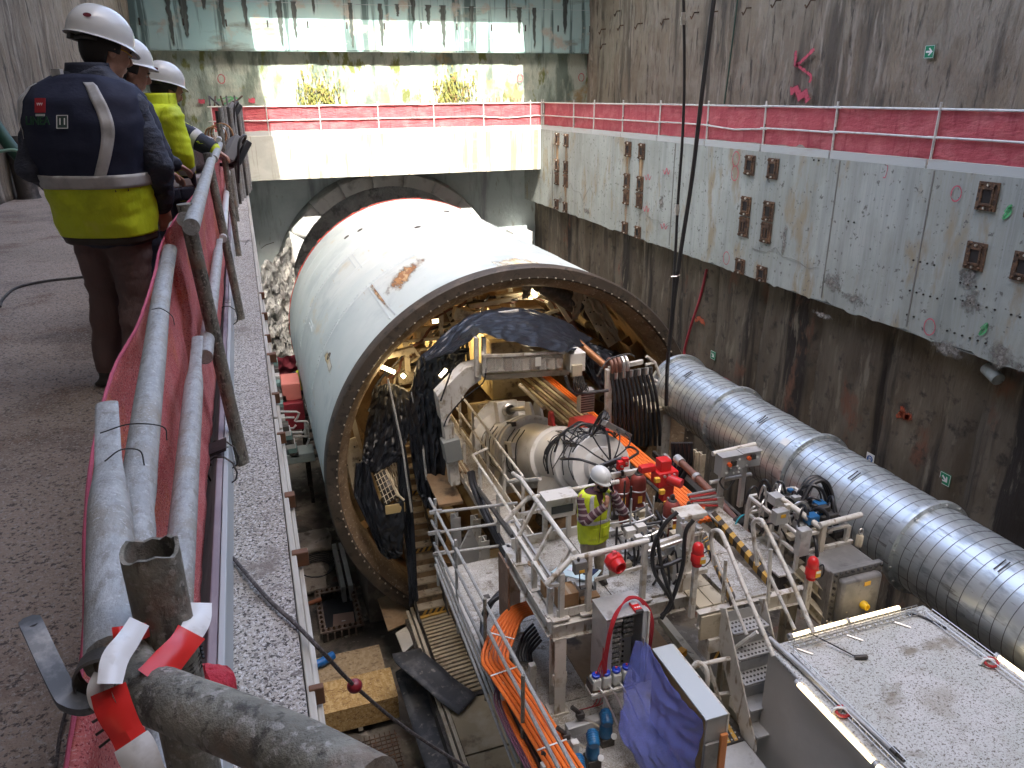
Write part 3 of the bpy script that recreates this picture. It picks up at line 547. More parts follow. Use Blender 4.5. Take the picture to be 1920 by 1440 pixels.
def sheet(name, rows, label, amp=.10, nu=26, nv=26, seed=0., fold=5., cat='plastic sheet', mat=None, group='black plastic sheets over the machine', fdir=(0,1,0)):
    """hanging wrinkled sheet through rows of points (top to bottom)"""
    rows = [spline(r, 8) for r in rows]; fd = V(fdir)
    def at(r, u): k = u*(len(r)-1); i = min(int(k), len(r)-2); return r[i].lerp(r[i+1], k-i)
    def fn(u, v):
        k = v*(len(rows)-1); i = min(int(k), len(rows)-2); p = at(rows[i], u).lerp(at(rows[i+1], u), k-i)
        wv = (1-abs(nz(u*fold+seed, v*1.6, seed)*2))*amp*.7+amp*.6*fnz(u*fold*1.7, v*3.5+seed, 5)+amp*.5*(1-abs(nz(u*4+v*9, v*4-u*6, seed)*2))+amp*.45*(1-abs(nz(u*fold*2.3+v*3, v*7+seed, seed)*2))
        return p+fd*wv
    b_ = MB(); b_.grid(fn, nu*2, nv*2); o = b_.build(name, mat or tarp, thick=.006); tag(o, label, cat, group); return o
sheet('black_sheet', [[OY(790,672,14.6), OY(835,628,14.8), OY(882,594,15.2), OY(940,582,15.4), OY(1000,585,15.4), OY(1062,606,15.2), OY(1110,640,15.)],
                      [OY(800,680,14.2), OY(845,648,14.2), OY(890,612,14.3), OY(940,606,14.3), OY(1000,610,14.2), OY(1055,630,14.), OY(1085,655,13.9)],
                      [OY(850,662,13.7), OY(880,640,13.5), OY(905,628,13.2), OY(940,640,13.1), OY(990,650,13.1), OY(1050,662,13.1), OY(1075,660,13.2)]], 'black plastic sheet draped over the crown of the white arch frame', .055, 44, 26, 1., 6, fdir=(0,-.5,.8))
sheet('black_sheet', [[OY(1060,620,15.2), OY(1100,640,15.2), OY(1152,662,15.2)], [OY(1068,650,14.8), OY(1105,672,14.8), OY(1152,688,15)], [OY(1100,700,14.8), OY(1125,730,14.8), OY(1150,742,14.8)]], 'black plastic sheet hanging between the white cabinet and the hose rack', .08, 20, 20, 3., 5)
sheet('black_sheet', [[OY(768,745,15.3), OY(790,672,14.7), OY(835,660,14.4), OY(885,655,14.1)], [OY(775,780,15), OY(800,730,14.6), OY(838,715,14.3), OY(865,690,14.2)], [OY(780,830,14.9), OY(812,780,14.5), OY(835,765,14.3), OY(842,750,14.2)]], 'black plastic sheet on the left shoulder of the white arch frame', .10, 26, 22, 5., 6)
sheet('black_sheet', [[OY(764,752,15.3), OY(790,740,14.8), OY(836,765,14.3)], [OY(770,840,15), OY(800,840,14.6), OY(838,850,14.3)], [OY(784,925,14.7), OY(808,932,14.5), OY(836,930,14.3)], [OY(800,955,14.5), OY(815,958,14.4), OY(830,940,14.3)]], 'black plastic sheet hanging along the right side of the muddy stair', .10, 20, 34, 7., 5)
sheet('black_sheet', [[OY(704,728,16.6), OY(735,722,16.4), OY(768,735,16.0)], [OY(688,800,16.4), OY(725,810,16.1), OY(768,825,15.7)], [OY(676,880,16.0), OY(705,890,15.8), OY(745,870,15.6)]], 'black plastic sheet hanging by the upper left inner edge of the shield mouth', .10, 20, 24, 9., 5)
sheet('black_sheet', [[OY(735,760,16.2), OY(750,765,16.1)], [OY(745,860,15.7), OY(768,880,15.5)], [OY(750,950,15.3), OY(775,930,15.2)], [OY(764,1040,15), OY(782,1060,14.8)], [OY(768,1140,14.6), OY(786,1130,14.5)]], 'narrow black plastic strip along the left edge of the muddy stair', .07, 10, 40, 11., 2)
sheet('black_sheet', [[OY(668,872,15.9), OY(690,872,15.8), OY(716,945,15.3), OY(758,940,15.1)], [OY(664,930,15.8), OY(690,950,15.6), OY(718,985,15.2), OY(760,985,15.)], [OY(690,985,15.5), OY(705,1010,15.4), OY(722,1030,15.2), OY(756,1038,15.)], [OY(705,1020,15.4), OY(715,1040,15.3), OY(735,1052,15.2), OY(752,1048,15.1)]], 'black plastic sheet wrapped round the cable basket at the lower left of the shield mouth', .07, 26, 26, 13., 5)
# cable basket with perforated plate
bk = thing('cable_basket', 'yellow basket with a perforated black side inside the lower left of the shield mouth', 'basket', tuple(OY(730, 930, 15.3)))
p0, p1, p2, p3 = OY(692, 868, 16.2), OY(712, 856, 16.2), OY(748, 930, 15.2), OY(722, 948, 15.2)
b_ = MB(); b_.add([p0, p1, p2, p3], [(0,1,2,3)]); b_.build('backing', steel_dk, bk, thick=.02)
for k in range(8): a = (k+.5)/8; MB().bar(p0.lerp(p3, a)+V((0,-.03,.02)), p1.lerp(p2, a)+V((0,-.03,.02)), .015, .015).build('wire', cream, bk)
for k in range(4): a = (k+.5)/4; MB().bar(p0.lerp(p1, a)+V((0,-.03,.03)), p3.lerp(p2, a)+V((0,-.03,.03)), .012, .012).build('wire', cream, bk)
MB().tube([p1+V((-.2,0,.15)), p1+V((0,0,.1)), p1, p2, p2+V((.1,-.05,-.1))], .03, 8).build('rim', cream, bk)
MB().box(p3.x, p2.x+.12, p3.y-.03, p3.y, p3.z-.22, p3.z+.0).build('end_board', mk('yellow board', (.55,.42,.2), .7), bk)
for k in range(5):
    p, q = OY(716+k*7, 845+k*3, 16.3), OY(740+k*5, 910+k*3, 15.7); MB().bar(p, q, .03, .03).build('slat', cream, bk)
# mesh panels behind the stair head
mp = thing('mesh_screen', 'dark wire mesh screen behind the top of the muddy stair', 'screen', tuple(OY(735, 790, 17.2)))
a, b = OY(702, 725, 17.1), OY(758, 790, 17.1)
for k in range(9): x = lerp(a.x, b.x, k/8); MB().bar((x, 17.1, a.z), (x, 17.1, b.z), .012, .012).build('wire', steel_dk, mp)
for k in range(11): z = lerp(a.z, b.z, k/10); MB().bar((a.x, 17.1, z), (b.x, 17.1, z), .012, .012).build('wire', steel_dk, mp)
# poles tied in the sheets
for i, (a, b, ya, yb, l) in enumerate((((727,710),(772,960),15.9,15.0,'scaffold pole standing in the black sheets left of the stair'), ((772,735),(800,900),15.2,14.5,'bent galvanised pole in the black sheet right of the stair'))):
    b_ = MB(); p, q = OY(*a, ya), OY(*b, yb); b_.tube([p, p.lerp(q, .5)+V((.05,0,0)), q], .025, 8); tag(b_.build('scaffold_pole', galv), l, 'pole')
# white arch frame with film wrapped equipment box
ar = thing('arch_frame', 'white steel arch frame spanning the gantry with a film wrapped box on top', 'gantry frame', tuple(OY(850, 900, 13.4)))
AO = [OY(820,742,13.35), OY(872,690,13.35), OY(903,682,13.35), OY(903,712,13.35), OY(880,728,13.35), OY(850,768,13.35), OY(838,800,13.35), OY(828,790,13.35)]
b_ = MB(); b_.prism(AO, (0,.35,0)); b_.build('arch_web', whiteP, ar, bev=.01)
b_ = MB(); b_.bar(OY(838,790,13.5), OY(852,905,13.5), .2, .25, (0,1,0)); b_.build('column', whiteP, ar, bev=.008)
b_ = MB(); b_.bar(OY(843,822,13.4), OY(850,860,13.4), .34, .3, (0,1,0)); b_.build('column_head', mk('grey machine paint', (.22,.23,.22), .6), ar, bev=.008)
for k in (0, 1): MB().bar(OY(893+k*14, 632, 13.3), OY(893+k*14, 705, 13.3), .07, .12, (0,1,0)).build('post', whiteP, ar, bev=.005)
b_ = MB(); b_.bar(OY(905,702,13.6), OY(1060,692,13.6), .12, .4, (0,1,0)); b_.build('cross_beam', cream, ar, bev=.01)
b_ = MB(); b_.tube(spline([OY(832,800,13.2), OY(842,778,13.2), OY(872,745,13.2), OY(905,718,13.2), OY(912,690,13.2)], 6), .014, 6); b_.build('cable', blackhose, ar)
MB().bar(OY(848,690,13.2), OY(826,752,13.2), .03, .02, (0,1,0)).build('strap', blackhose, ar)
eqb = mk('dusty equipment', (.34, .30, .24), .7, layers=[((.2,.17,.13), 5, .5, .7), ((.48,.44,.38), 7, .6, .75)])
for i in range(9):
    x0 = 918+i*16; b_ = MB(); c = OY(x0, 678+8*nz(i*2.), 13.35); b_.box(c.x-.07, c.x+.07, c.y-.12, c.y+.2, c.z-.15, c.z+.10+.08*nz(i)); b_.build('valve_block', [eqb, cream, brownst][i % 3], ar, bev=.01)
film = mk('dusty clear film', (.60, .57, .52), .22, alpha=.38, bump=[(6, .4, .02)])
fm = thing('clear_film', 'dusty clear film sheet wrapped round the box on the white arch', 'film', tuple(OY(980, 680, 13.1)))
f1, f2 = OY(905, 668, 13.15), OY(1060, 660, 13.15); f3, f4 = OY(905, 700, 13.12), OY(1052, 690, 13.12)
MB().grid(lambda u, v: f1.lerp(f2, u).lerp(f3.lerp(f4, u), v)+V((0, .02*nz(u*9, v*4), 0)), 30, 8).build('front', film, fm)
g1, g2 = OY(905, 634, 13.8), OY(1040, 650, 13.8)
MB().grid(lambda u, v: g1.lerp(g2, u).lerp(f1.lerp(f2, u), v)+V((0, 0, .03*nz(u*9, v*4, 4))), 30, 8).build('top', film, fm)
b_ = MB(); q = OY(1009, 678, 13.1); b_.box(q.x-.06, q.x+.06, q.y-.01, q.y, q.z-.09, q.z+.09); b_.build('notice', mk('paper', (.6,.58,.52), .8), fm)
for a, b in ((f1, f2), (f1, g1)): MB().bar(a, b, .05, .05).build('edge_rail', whiteP, fm)
cbx = thing('white_cabinet', 'small white cabinet at the right end of the film wrapped box', 'cabinet', tuple(OY(1075, 690, 13.4)))
c = OY(1076, 672, 13.4); MB().box(c.x-.17, c.x+.17, c.y-.2, c.y+.2, c.z-.22, c.z+.17).build('body', whiteP, cbx, bev=.012)
MB().box(c.x-.14, c.x+.08, c.y-.26, c.y-.2, c.z-.3, c.z-.05).build('terminal_box', cream, cbx, bev=.01)
for k in range(7): MB().tube(spline([c+V((-.1+.03*k, -.25, -.28)), c+V((-.12+.05*k, -.3, -.45-.03*k)), c+V((-.1+.05*k+.1*nz(k), -.25, -.55)), c+V((.1*nz(k*3.)-.0, -.2, -.75))], 5), .012, 6).build('cable', hosegrey, cbx)
pl = OY(950, 588, 15.0); b_ = MB(); b_.bar(OY(931, 590, 15.), OY(972, 584, 15.), .05, .10); tag(b_.build('white_batten', whiteP), 'white batten lying on top of the black sheet', 'batten')
# yellow interior beams, rails and cables running in behind the arch
it = thing('inner_gantry', 'yellow lit bridge girders behind the screw conveyor inside the machine', 'gantry', (5, 18, -9))
ylw = mk('warm cream girder paint', (.56, .47, .27), .5, layers=[((.40,.31,.16), 1.5, .48, .72), ((.18,.13,.08), 3, .6, .78)])
MB().box(3.5, 8.2, 20.6, 20.9, -6.3, -5.2).build('cross_girder', ylw, it, bev=.02)
MB().box(3.4, 4.4, 18.6, 20.5, -7.6, -6.5).build('girder_box', ylw, it, bev=.02)
MB().box(5.5, 6.6, 18.0, 20.5, -6.2, -4.6).build('girder_box', ylw, it, bev=.02)
for k in range(8): MB().cyl((3.6+k*.2, 19.3, -5.9), (3.75+k*.2, 20.5, -5.95), .07, 10).build('valve', steel_dk, it)
for k in range(5): MB().tube(spline([(4.5+k*.13, 18.8, -4.2), (4.6+k*.12, 18.8, -5.0), (4.5+k*.16, 18.9, -5.7)], 4), .05, 8).build('hose', hosegrey, it)
p, q = OY(975, 722, 16.5), OY(1020, 765, 14.8); MB().cyl(p, q, .05, 10).build('ram', cream, it)
for k in range(7):
    MB().bar(OX(955+k*9, 705, 6.2+.06*k), OX(1060+k*9, 795-k, 6.2+.06*k), .09, .05).build('conduit', ylw if k % 2 else brownst, it)
orange = mk('orange power cable', (.78, .17, .02), .5, layers=[((.62,.12,.015), 3, .5, .8)])
oc = thing('orange_cables', 'bundle of orange power cables running straight out past the screw conveyor', 'cables', (6.8, 13, -5.5))
for k in range(6):
    p, q = OX(1013, 704, 6.7), OX(1305, 952, 6.7); q = q+(q-p)*.06; d = V((.074*(k-2.5), 0, 0)); MB().tube([p+d, p.lerp(q, .3)+d+V((0,0,.02*nz(k))), p.lerp(q, .7)+d+V((.02*nz(k*4.),0,0)), q+d], .036, 8).build('cable', orange, oc)
b_ = MB(); p, q = OX(1013, 704, 6.7)+V((-.27,0,-.06)), OX(1318, 963, 6.7)+V((-.27,0,-.06)); b_.add([p, p+V((.54,0,0)), q+V((.54,0,0)), q], [(0,1,2,3)]); b_.build('tray', steel_dk, oc, thick=.03)
# bracing duct pipe behind
b_ = MB(); b_.cyl(OY(1070, 630, 14.6), OY(1140, 690, 13.8), .075, 14); tag(b_.build('brown_pipe', mk('coppery brown pipe', (.30,.13,.05), .45, .3)), 'coppery brown pipe sloping through the black sheet towards the hose rack', 'pipe')
# ================================================================== ventilation duct
sp_galv = mk('spiral galvanised sheet', (.62, .67, .68), .40, .8, layers=[((.60,.64,.66), (3,1.2,3), .42, .68), ((.36,.40,.42), (6,2,6), .52, .75), ((.28,.29,.29), (18,2,18), .64, .8)], bump=[((5,2,5), .12, .02), (30, .08, .003)])
rib_dk = mk('dark duct seam', (.16, .17, .18), .5, .5)
DX, DZ, DR = 8.8, -4.86, .675
dt = thing('ventilation_duct', 'long ribbed galvanised ventilation duct of wide diameter along the right wall', 'duct', (DX, 8, DZ-DR))
cuts = [14.2, 12.05, 9.62, 7.15, 4.4, 1.6, -1]
for i in range(len(cuts)-1):
    a, b = cuts[i+1]+.02, cuts[i]-.02
    prof = []; n = max(4, int((b-a)/.02))
    MB().lathe((DX, 0, DZ), (0,1,0), [(DR, a), (DR, b)], 56).build('duct_section', sp_galv, dt)
    pitch = .165; turns = (b-a)/pitch; pts = [V((DX+(DR+.001)*math.cos(t*2*math.pi), a+t*pitch, DZ+(DR+.001)*math.sin(t*2*math.pi))) for t in [k/40 for k in range(int(turns*40))]]
    MB().tube(pts, .0065, 4).build('spiral_seam', rib_dk, dt)
for i, y in enumerate(cuts):
    b_ = MB(); b_.lathe((DX, 0, DZ), (0,1,0), [(DR, y-.05), (DR+.075, y-.045), (DR+.08, y-.02), (DR+.08, y+.02), (DR+.075, y+.045), (DR, y+.05)], 56); b_.build('flange', sp_galv, dt)
    for k in range(16):
        a = 2*math.pi*k/16+.2; b_ = MB(); c = V((DX+(DR+.045)*math.cos(a), y-.05, DZ+(DR+.045)*math.sin(a))); b_.cyl(c, c-V((0,.03,0)), .016, 6); b_.build('bolt', zinc, dt)
MB().lathe((DX, 0, DZ), (0,1,0), [(DR-.01, 12.1), (DR-.012, 14.2)], 48).build('inner_lining', rib_dk, dt)
for y in (13.35, 10.75, 8.4, 5.8):
    MB().lathe((DX, 0, DZ), (0,1,0), [(DR+.002, y-.06), (DR+.012, y-.055), (DR+.012, y+.055), (DR+.002, y+.06)], 56).build('band_clamp', sp_galv, dt)
    a = rad(118); c = V((DX+(DR+.03)*math.cos(a), y, DZ+(DR+.03)*math.sin(a))); 
    for k in (-1, 1): MB().bar(c+V((-.08, k*.03, -.05)), c+V((.1, k*.03, .05)), .012, .012).build('clamp_bolt', steel_dk, dt)
a = rad(128); c = V((DX+(DR+.006)*math.cos(a), 9.95, DZ+(DR+.006)*math.sin(a))); MB().obox(c, V((-math.sin(a),0,math.cos(a)))*.07, (0,.09,0), V((math.cos(a),0,math.sin(a)))*.002).build('sticker', mk('paper label', (.6,.62,.62), .7), dt)
# ================================================================== fences along the far and right beams
def fence(name, label, P, mesh_mat, z0=0., lean=0.):
    """P: list of post feet in order"""
    P = [V(p) for p in P]; t = thing(name, label, 'fence', tuple(P[0]))
    for i, p in enumerate(P):
        lx = lean*nz(i*2.7, 3); MB().tube([p+V((0,0,-.15)), p+V((lx*.3, lx, 1.2))], .026, 8).build('post', galv_far, t)
    for i in range(len(P)-1):
        a, b = P[i], P[i+1]; d = (b-a).normalized(); s_ = V((d.y, -d.x, 0)); L_ = (b-a).length
        zt = 1.08+.02*nz(i*1.3); zm = .56+.03*nz(i*2.1); dm = -.07 if i == 5 else 0
        MB().tube([a-d*.12+V((0,0,zt)), b+d*.1+V((0,0,zt-.01))], .024, 8).build('rail', galv_far, t)
        MB().tube([a-d*.15+V((0,0,zm)), (a+b)/2+V((0,0,zm+dm)), b+d*.1+V((0,0,zm-.01))], .022, 8).build('rail', galv_far, t)
        MB().tube([a+d*.02+V((0,0,zm-.05)), a+d*.02+V((0,0,zm+.1))], .014, 6).build('clip', steel_dk, t)
        mb_ = MB(); sd_ = i*3.3
        mb_.grid(lambda u, v: a.lerp(b, u)-s_*(.045+.03*fnz(u*L_*1.3, v*2, sd_)+.02*nz(u*L_*4, v*3, sd_))+V((0, 0, lerp(.17+.035*nz(u*L_*2, sd_)+(.05 if abs(u-.55) < .03 and i == 6 else 0), zt-.01-.02*math.sin(math.pi*u), v))), 26, 8); mb_.build('netting', mesh_mat, t)
        b_ = MB(); b_.bar(a.lerp(b, .01)+s_*.05+V((0,0,.085)), a.lerp(b, .99)+s_*.05+V((0,0,.085)), .028, .17); b_.build('toe_board', toe, t, bev=.004)
    return t
YR = [32.6, 29.3, 27.4, 25.0, 22.45, 19.7, 17.1, 14.57, 11.85, 9.3, 6.8]
fence('netted_fence', 'red netted tube fence along the deep right beam', [(12.52, y, 0) for y in YR], redmesh, lean=.25)
fence('netted_fence', 'sunlit red netted tube fence across the far end beam', [(x, 32.66, 0) for x in (-.9, 1.1, 3.1, 5.4, 7.7, 9.85, 11.95, 12.45)], redmesh, lean=.1)
# starter bars behind the far fence
sb = thing('starter_bars', 'row of thin rusty reinforcement bars poking up behind the far fence', 'reinforcement bars', (9, 33.6, 0))
for k in range(30): x = 7.4+k*.16+.05*nz(k*3.); MB().cyl((x, 33.7, -.05), (x+.02*nz(k), 33.7, 1.28+.12*nz(k*5.1)), .012, 5).build('bar', rust, sb)
# ================================================================== anchor plates on the right beam
holem = mk('black recess', (.02, .017, .015), .9)
def anchor(y, z, label, h=.5, w_=.42, kind=0):
    t = thing('anchor_plate', label, 'anchor plate', (12.42, y, z), 'rusty anchor plates on the right beam')
    X = 12.405
    MB().box(X-.03, X, y-w_/2, y+w_/2, z-h/2, z+h/2).build('plate', rust, t, bev=.008)
    for (a, b, c, d) in ((-.6, .6, .48, .62), (-.6, .6, -.62, -.48), (-.62, -.46, -.48, .48), (.46, .62, -.48, .48)):
        MB().box(X-.055, X-.03, y+a*w_/2, y+b*w_/2, z+c*h/2, z+d*h/2).build('recess_frame', rust, t)
    MB().box(X-.034, X-.029, y-.45*w_/2, y+.45*w_/2, z-.47*h/2, z+.47*h/2).build('recess', holem, t)
    if kind: MB().box(X-.06, X-.03, y-.06*w_, y+.06*w_, z-.4*h/2, z+.45*h/2).build('web', rust, t)
    for i in (-1, 0, 1):
        for j in (-1, 1):
            if i == 0 and j > 0 and kind: continue
            c = V((X-.03, y+i*w_*.33, z+j*h*.40)); MB().cyl(c, c-V((.035+.02*abs(i),0,0)), .024, 7).build('bolt', zinc if (i+j) % 2 else rust, t)
rows = [(-.36, 'top row', .5), (-1.40, 'upper middle row', .5), (-1.94, 'lower middle row', .52), (-3.0, 'bottom row', .42)]
for y0, st in ((30.65, 'the farthest cluster'), (24.25, 'the cluster left of the hanging cables'), (17.38, 'the cluster right of the hanging cables'), (10.35, 'the nearest cluster')):
    for j, (z, rn, h) in enumerate(rows):
        for s, sn in ((0, 'far'), (1, 'near')):
            if y0 < 11: zz = {0: -.36, 1: -1.42}.get(j)
            else: zz = z
            if zz is None: continue
            big = 1 if y0 < 11 else 0
            anchor(y0-s*.96, zz+(.0 if not s else -.01)+(.04 if y0 > 30 else 0), f'rusty anchor plate, {rn}, {sn} plate of {st}' if not big else f'rusty anchor plate, {"top row" if j == 0 else "lower row"}, {sn} plate of {st}', h-.06*(y0 < 11)*0, .42, j == 2)
# rust runs and bolt holes
rr_ = mk('rust run', (.36, .26, .15), .9, layers=[((.30,.19,.09), (9,9,1.2), .42, .62)], fade=(5,5,.9))
for y0 in (30.65, 29.7, 24.25, 23.3):
    N = 12; L0 = 2.6; pts = []; fd = []
    for k in range(N+1):
        for q in (-1, -.3, .3, 1): pts.append((12.4025, y0+q*(.24+.08*nz(k*.8, y0)), -.3-L0*k/N)); fd.append((.75 if abs(q) < .9 else 0)*(1-.5*k/N))
    MB().add(pts, [(4*k+q, 4*k+q+1, 4*k+q+5, 4*k+q+4) for k in range(N) for q in range(3)]).build('rust_run', rr_, rbo, fade=fd)
for (px, py, n_) in ((1712, 488, 4), (1705, 545, 5), (1790, 560, 6), (1775, 620, 6), (1700, 590, 2), (1895, 590, 3), (1800, 530, 4), (1525, 300, 2), (1590, 415, 2)):
    c = OX(px, py, 12.40)
    for k in range(n_): MB().cyl(c+V((0, -k*.17+.05*nz(k*2., py), -.08*nz(k*3., px))), c+V((.02, -k*.17+.05*nz(k*2., py), -.08*nz(k*3., px))), .020+.012*nz(k*5., py), 8).build('hole', holem, rbo)
spm = mk('spalled concrete', (.17, .16, .14), .95, layers=[((.28,.27,.25), 16, .45, .6), ((.07,.065,.06), 22, .56, .7)], bump=[(24, .9, .03)], fade=(7,7,7))
for i, (px, py, sy, sz) in enumerate(((1820,565,.35,.28), (1815,520,.3,.35), (1560,530,.5,.22), (1600,560,.6,.16), (1780,655,.6,.2), (1880,670,.6,.22), (1470,450,.12,.5), (1240,380,.2,.3), (1050,375,.3,.16), (1100,395,.4,.16), (1540,590,.5,.1))):
    c = OX(px, py, 12.403); N = 22; sy *= 1.5; sz *= 1.6; pts = [c]+[c+V((0, sy*math.cos(2*math.pi*k/N)*(.6+.6*abs(nz(k*.9, i, 2))), sz*math.sin(2*math.pi*k/N)*(.6+.6*abs(nz(k*.9, i, 7))))) for k in range(N)]
    MB().add(pts, [(0, 1+k, 1+(k+1) % N) for k in range(N)]).build('spalled_patch', spm, rbo, fade=[1.0]+[.0]*N)
# ================================================================== hanging cables and hoses
def hang(name, pts, r, mat, label, cat='cable', n=8, **k):
    b_ = MB(); b_.tube(spline(pts, 8) if len(pts) > 2 else pts, r, n); return tag(b_.build(name, mat), label, cat)
CY = 13.0
c1 = [OY(1281, -60, CY), OY(1283, 130, CY), OY(1280, 250, CY), OY(1271, 380, CY), OY(1266, 480, CY), OY(1258, 610, CY), OY(1250, 700, CY)]
h1 = hang('hanging_hose', c1, .028, blackhose, 'thin grey hanging hose with two couplings left of the thick black hose')
for (px, py) in ((1281, 35), (1270, 393)): b_ = MB(); c = OY(px, py, CY); b_.cyl(c-V((0,0,.10)), c+V((0,0,.10)), .04, 10); b_.cyl(c-V((0,0,.03)), c+V((0,0,.03)), .05, 10); b_.build('coupling', zinc, h1)
c2 = [OY(1346, -60, CY+.1), OY(1318, 160, CY+.1), OY(1298, 330, CY+.1), OY(1275, 480, CY+.1), OY(1262, 580, CY+.1), OY(1252, 680, CY+.1), OY(1249, 760, CY+.1)]
hang('hanging_hose', c2, .042, blackhose, 'thick black hose hanging slantwise in front of the right beam')
hang('thin_cable', [OY(1388, -40, 20), OY(1368, 120, 20), OY(1358, 195, 20)], .022, mk('dark green cable', (.02,.05,.035), .5), 'thin dark green cable hanging against the upper right wall')
b_ = MB(); c = OY(1266, 518, CY); b_.tube([c+V((-.09,0,0)), c+V((0,-.06,.01)), c+V((.1,0,.02))], .012, 6); b_.build('cable_tie', zinc, h1)
redh = mk('red air hose', (.34, .035, .05), .5)
hang('red_hose', [OX(1325, 505, 12.85), OX(1312, 560, 12.85), OX(1296, 610, 12.8), OX(1283, 660, 12.8), OX(1290, 678, 12.75), OX(1305, 680, 12.75), OX(1320, 700, 12.75), OX(1345, 705, 12.75), OX(1370, 718, 12.8), OX(1375, 740, 12.8), OX(1376, 760, 12.8)], .04, redh, 'red air hose hanging on the muddy right wall behind the duct', 'hose')
hang('dripping_pipe_stub', [OX(1850, 690, 12.7), OX(1872, 712, 12.6)], .12, conc_right, 'short pale pipe stub sticking out under the right beam', 'pipe', 14)
# ================================================================== signs and sprayed marks
sgreen = mk('sign green', (.0, .22, .10), .5); swhite = mk('sign white', (.75, .76, .74), .5); sblue = mk('sign blue', (.03, .12, .38), .5)
def arrow_sign(c, xd, size, label, ang=0, wall_n=(-1,0,0)):
    c = V(c); x = V(xd).normalized(); n = V(wall_n); z = V((0,0,1)); t = thing('exit_sign', label, 'sign', tuple(c), 'green arrow signs')
    MB().obox(c, x*size/2, z*size/2, n*.006).build('panel', sgreen, t)
    e = c+n*.009
    for (a, b, d, f) in ((-1, 1, 1, 1), ): pass
    for s in (-1, 1): MB().bar(e+x*s*size*.46-z*size*.46, e+x*s*size*.46+z*size*.46, .012*size/.4, .004, n).build('border', swhite, t); MB().bar(e+z*s*size*.46-x*size*.46, e+z*s*size*.46+x*size*.46, .012*size/.4, .004, n).build('border', swhite, t)
    r = lambda u, v: e+x*(u*math.cos(rad(ang))-v*math.sin(rad(ang)))*size+z*(u*math.sin(rad(ang))+v*math.cos(rad(ang)))*size
    MB().add([r(.34, 0), r(.02, .30), r(-.10, .26), r(.06, .08), r(-.34, .08), r(-.34, -.08), r(.06, -.08), r(-.10, -.26), r(.02, -.30)], [(0,1,2,3,4,5,6,7,8)]).build('arrow', swhite, t)
arrow_sign(OX(1743, 97, 15.25), (0,-1,0), .28, 'small green sign with a white arrow on the tall upper right wall')
arrow_sign(OX(1772, 898, 12.86), (0,-1,0), .26, 'small green arrow sign on the muddy wall right of the C4 mark', -40)
arrow_sign(OX(1337, 666, 12.86), (0,-1,0), .26, 'small dim green arrow sign on the muddy wall above the duct end', -40)
t = thing('safety_sign', 'white safety sign with a blue goggles disc on the muddy right wall', 'sign', tuple(OX(1630, 868, 12.84)))
c = OX(1630, 868, 12.84); x = V((0,-1,0)); z = V((0,0,1)); n_ = V((-1,0,0))
MB().obox(c, x*.115, z*.235, n_*.006).build('panel', swhite, t)
e = c+n_*.008; MB().disc(e+z*.10, n_, .09, 24).build('blue_disc', sblue, t)
MB().disc(e+z*.11+n_*.002, n_, .05, 18).build('head_symbol', swhite, t)
for s in (-1, 1): MB().disc(e+z*.115+x*s*.024+n_*.004, n_, .02, 12).build('goggle_lens', sblue, t)
MB().obox(e-z*.07, x*.095, z*.045, n_*.001).build('blue_strip', sblue, t); MB().obox(e-z*.17, x*.095, z*.028, n_*.001).build('blue_strip', sblue, t)
text_mesh('USO OBLIGATORIO', .022, e-z*.07+n_*.003, x, z, swhite, 'lettering', t)
t = thing('fire_sign', 'small pale sign with a yellow frame on the muddy wall above the duct end', 'sign', tuple(OX(1314, 690, 12.86)))
c = OX(1314, 690, 12.86); MB().obox(c, x*.09, z*.16, n_*.005).build('panel', mk('dull yellow', (.5,.42,.2), .6), t); MB().obox(c+n_*.006, x*.06, z*.05, n_*.002).build('symbol', steel_dk, t)
def spray(pts, mat, label, r=.03, n=(-1,0,0), cat='paint mark'):
    """flat sprayed line: ribbon hugging the wall"""
    P = spline([V(p) for p in pts], 6) if len(pts) > 2 else [V(p) for p in pts]; nn = V(n); L_, Rr = [], []
    for i, p in enumerate(P):
        d = (P[min(i+1, len(P)-1)]-P[max(i-1, 0)]).normalized(); s_ = d.cross(nn).normalized(); w_ = r*(.7+.6*abs(nz(i*.9, p.y, p.z))); L_ += [p+s_*w_*q+nn*.004 for q in (-1.5, -.5, .5, 1.5)]; Rr += [0, .95, .95, 0]
    k = len(P); o = MB().add(L_, [(4*i+q, 4*i+q+1, 4*i+q+5, 4*i+q+4) for i in range(k-1) for q in range(3)]).build('spray_mark', mat, fade=Rr); return tag(o, label, cat, 'sprayed marks on the walls')
def circ(c, a, b, r, n=14): return [V(c)+V(a)*r*math.cos(2*math.pi*k/n)+V(b)*r*1.25*math.sin(2*math.pi*k/n) for k in range(n+1)]
for (px, py, l, mt, rr) in ((1380, 298, 'pink sprayed ring, upper one beside the third plate cluster', redpaint, .15), (1378, 325, 'pink sprayed ring, lower one beside the third plate cluster', redpaint, .15), (1793, 363, 'pink sprayed ring left of the nearest top plate', redpaint, .11), (1743, 613, 'faint pink ring low on the right beam', redpaint, .13), (1362, 484, 'faint pink ring near the bottom plates of the third cluster', redpaint, .14)):
    spray(circ(OX(px, py, 12.40), (0,1,0), (0,0,1), rr), mt, l, .014)
for (px, py, l) in ((1845, 618, 'green sprayed blob low on the right beam'), (1890, 398, 'pale green sprayed blob beside the nearest top plate')):
    c = OX(px, py, 12.40); spray([c+V((0, .07*math.cos(k*2.1), .12*math.sin(k*1.7))) for k in range(7)], greenpaint, l, .025)
c = OX(1662, 322, 12.40); spray([c+V((0,.05,.12)), c+V((0,-.02,.1)), c+V((0,0,-.1)), c+V((0,.06,-.12))], redpaint, 'pink tick sprayed just below the right fence', .014)
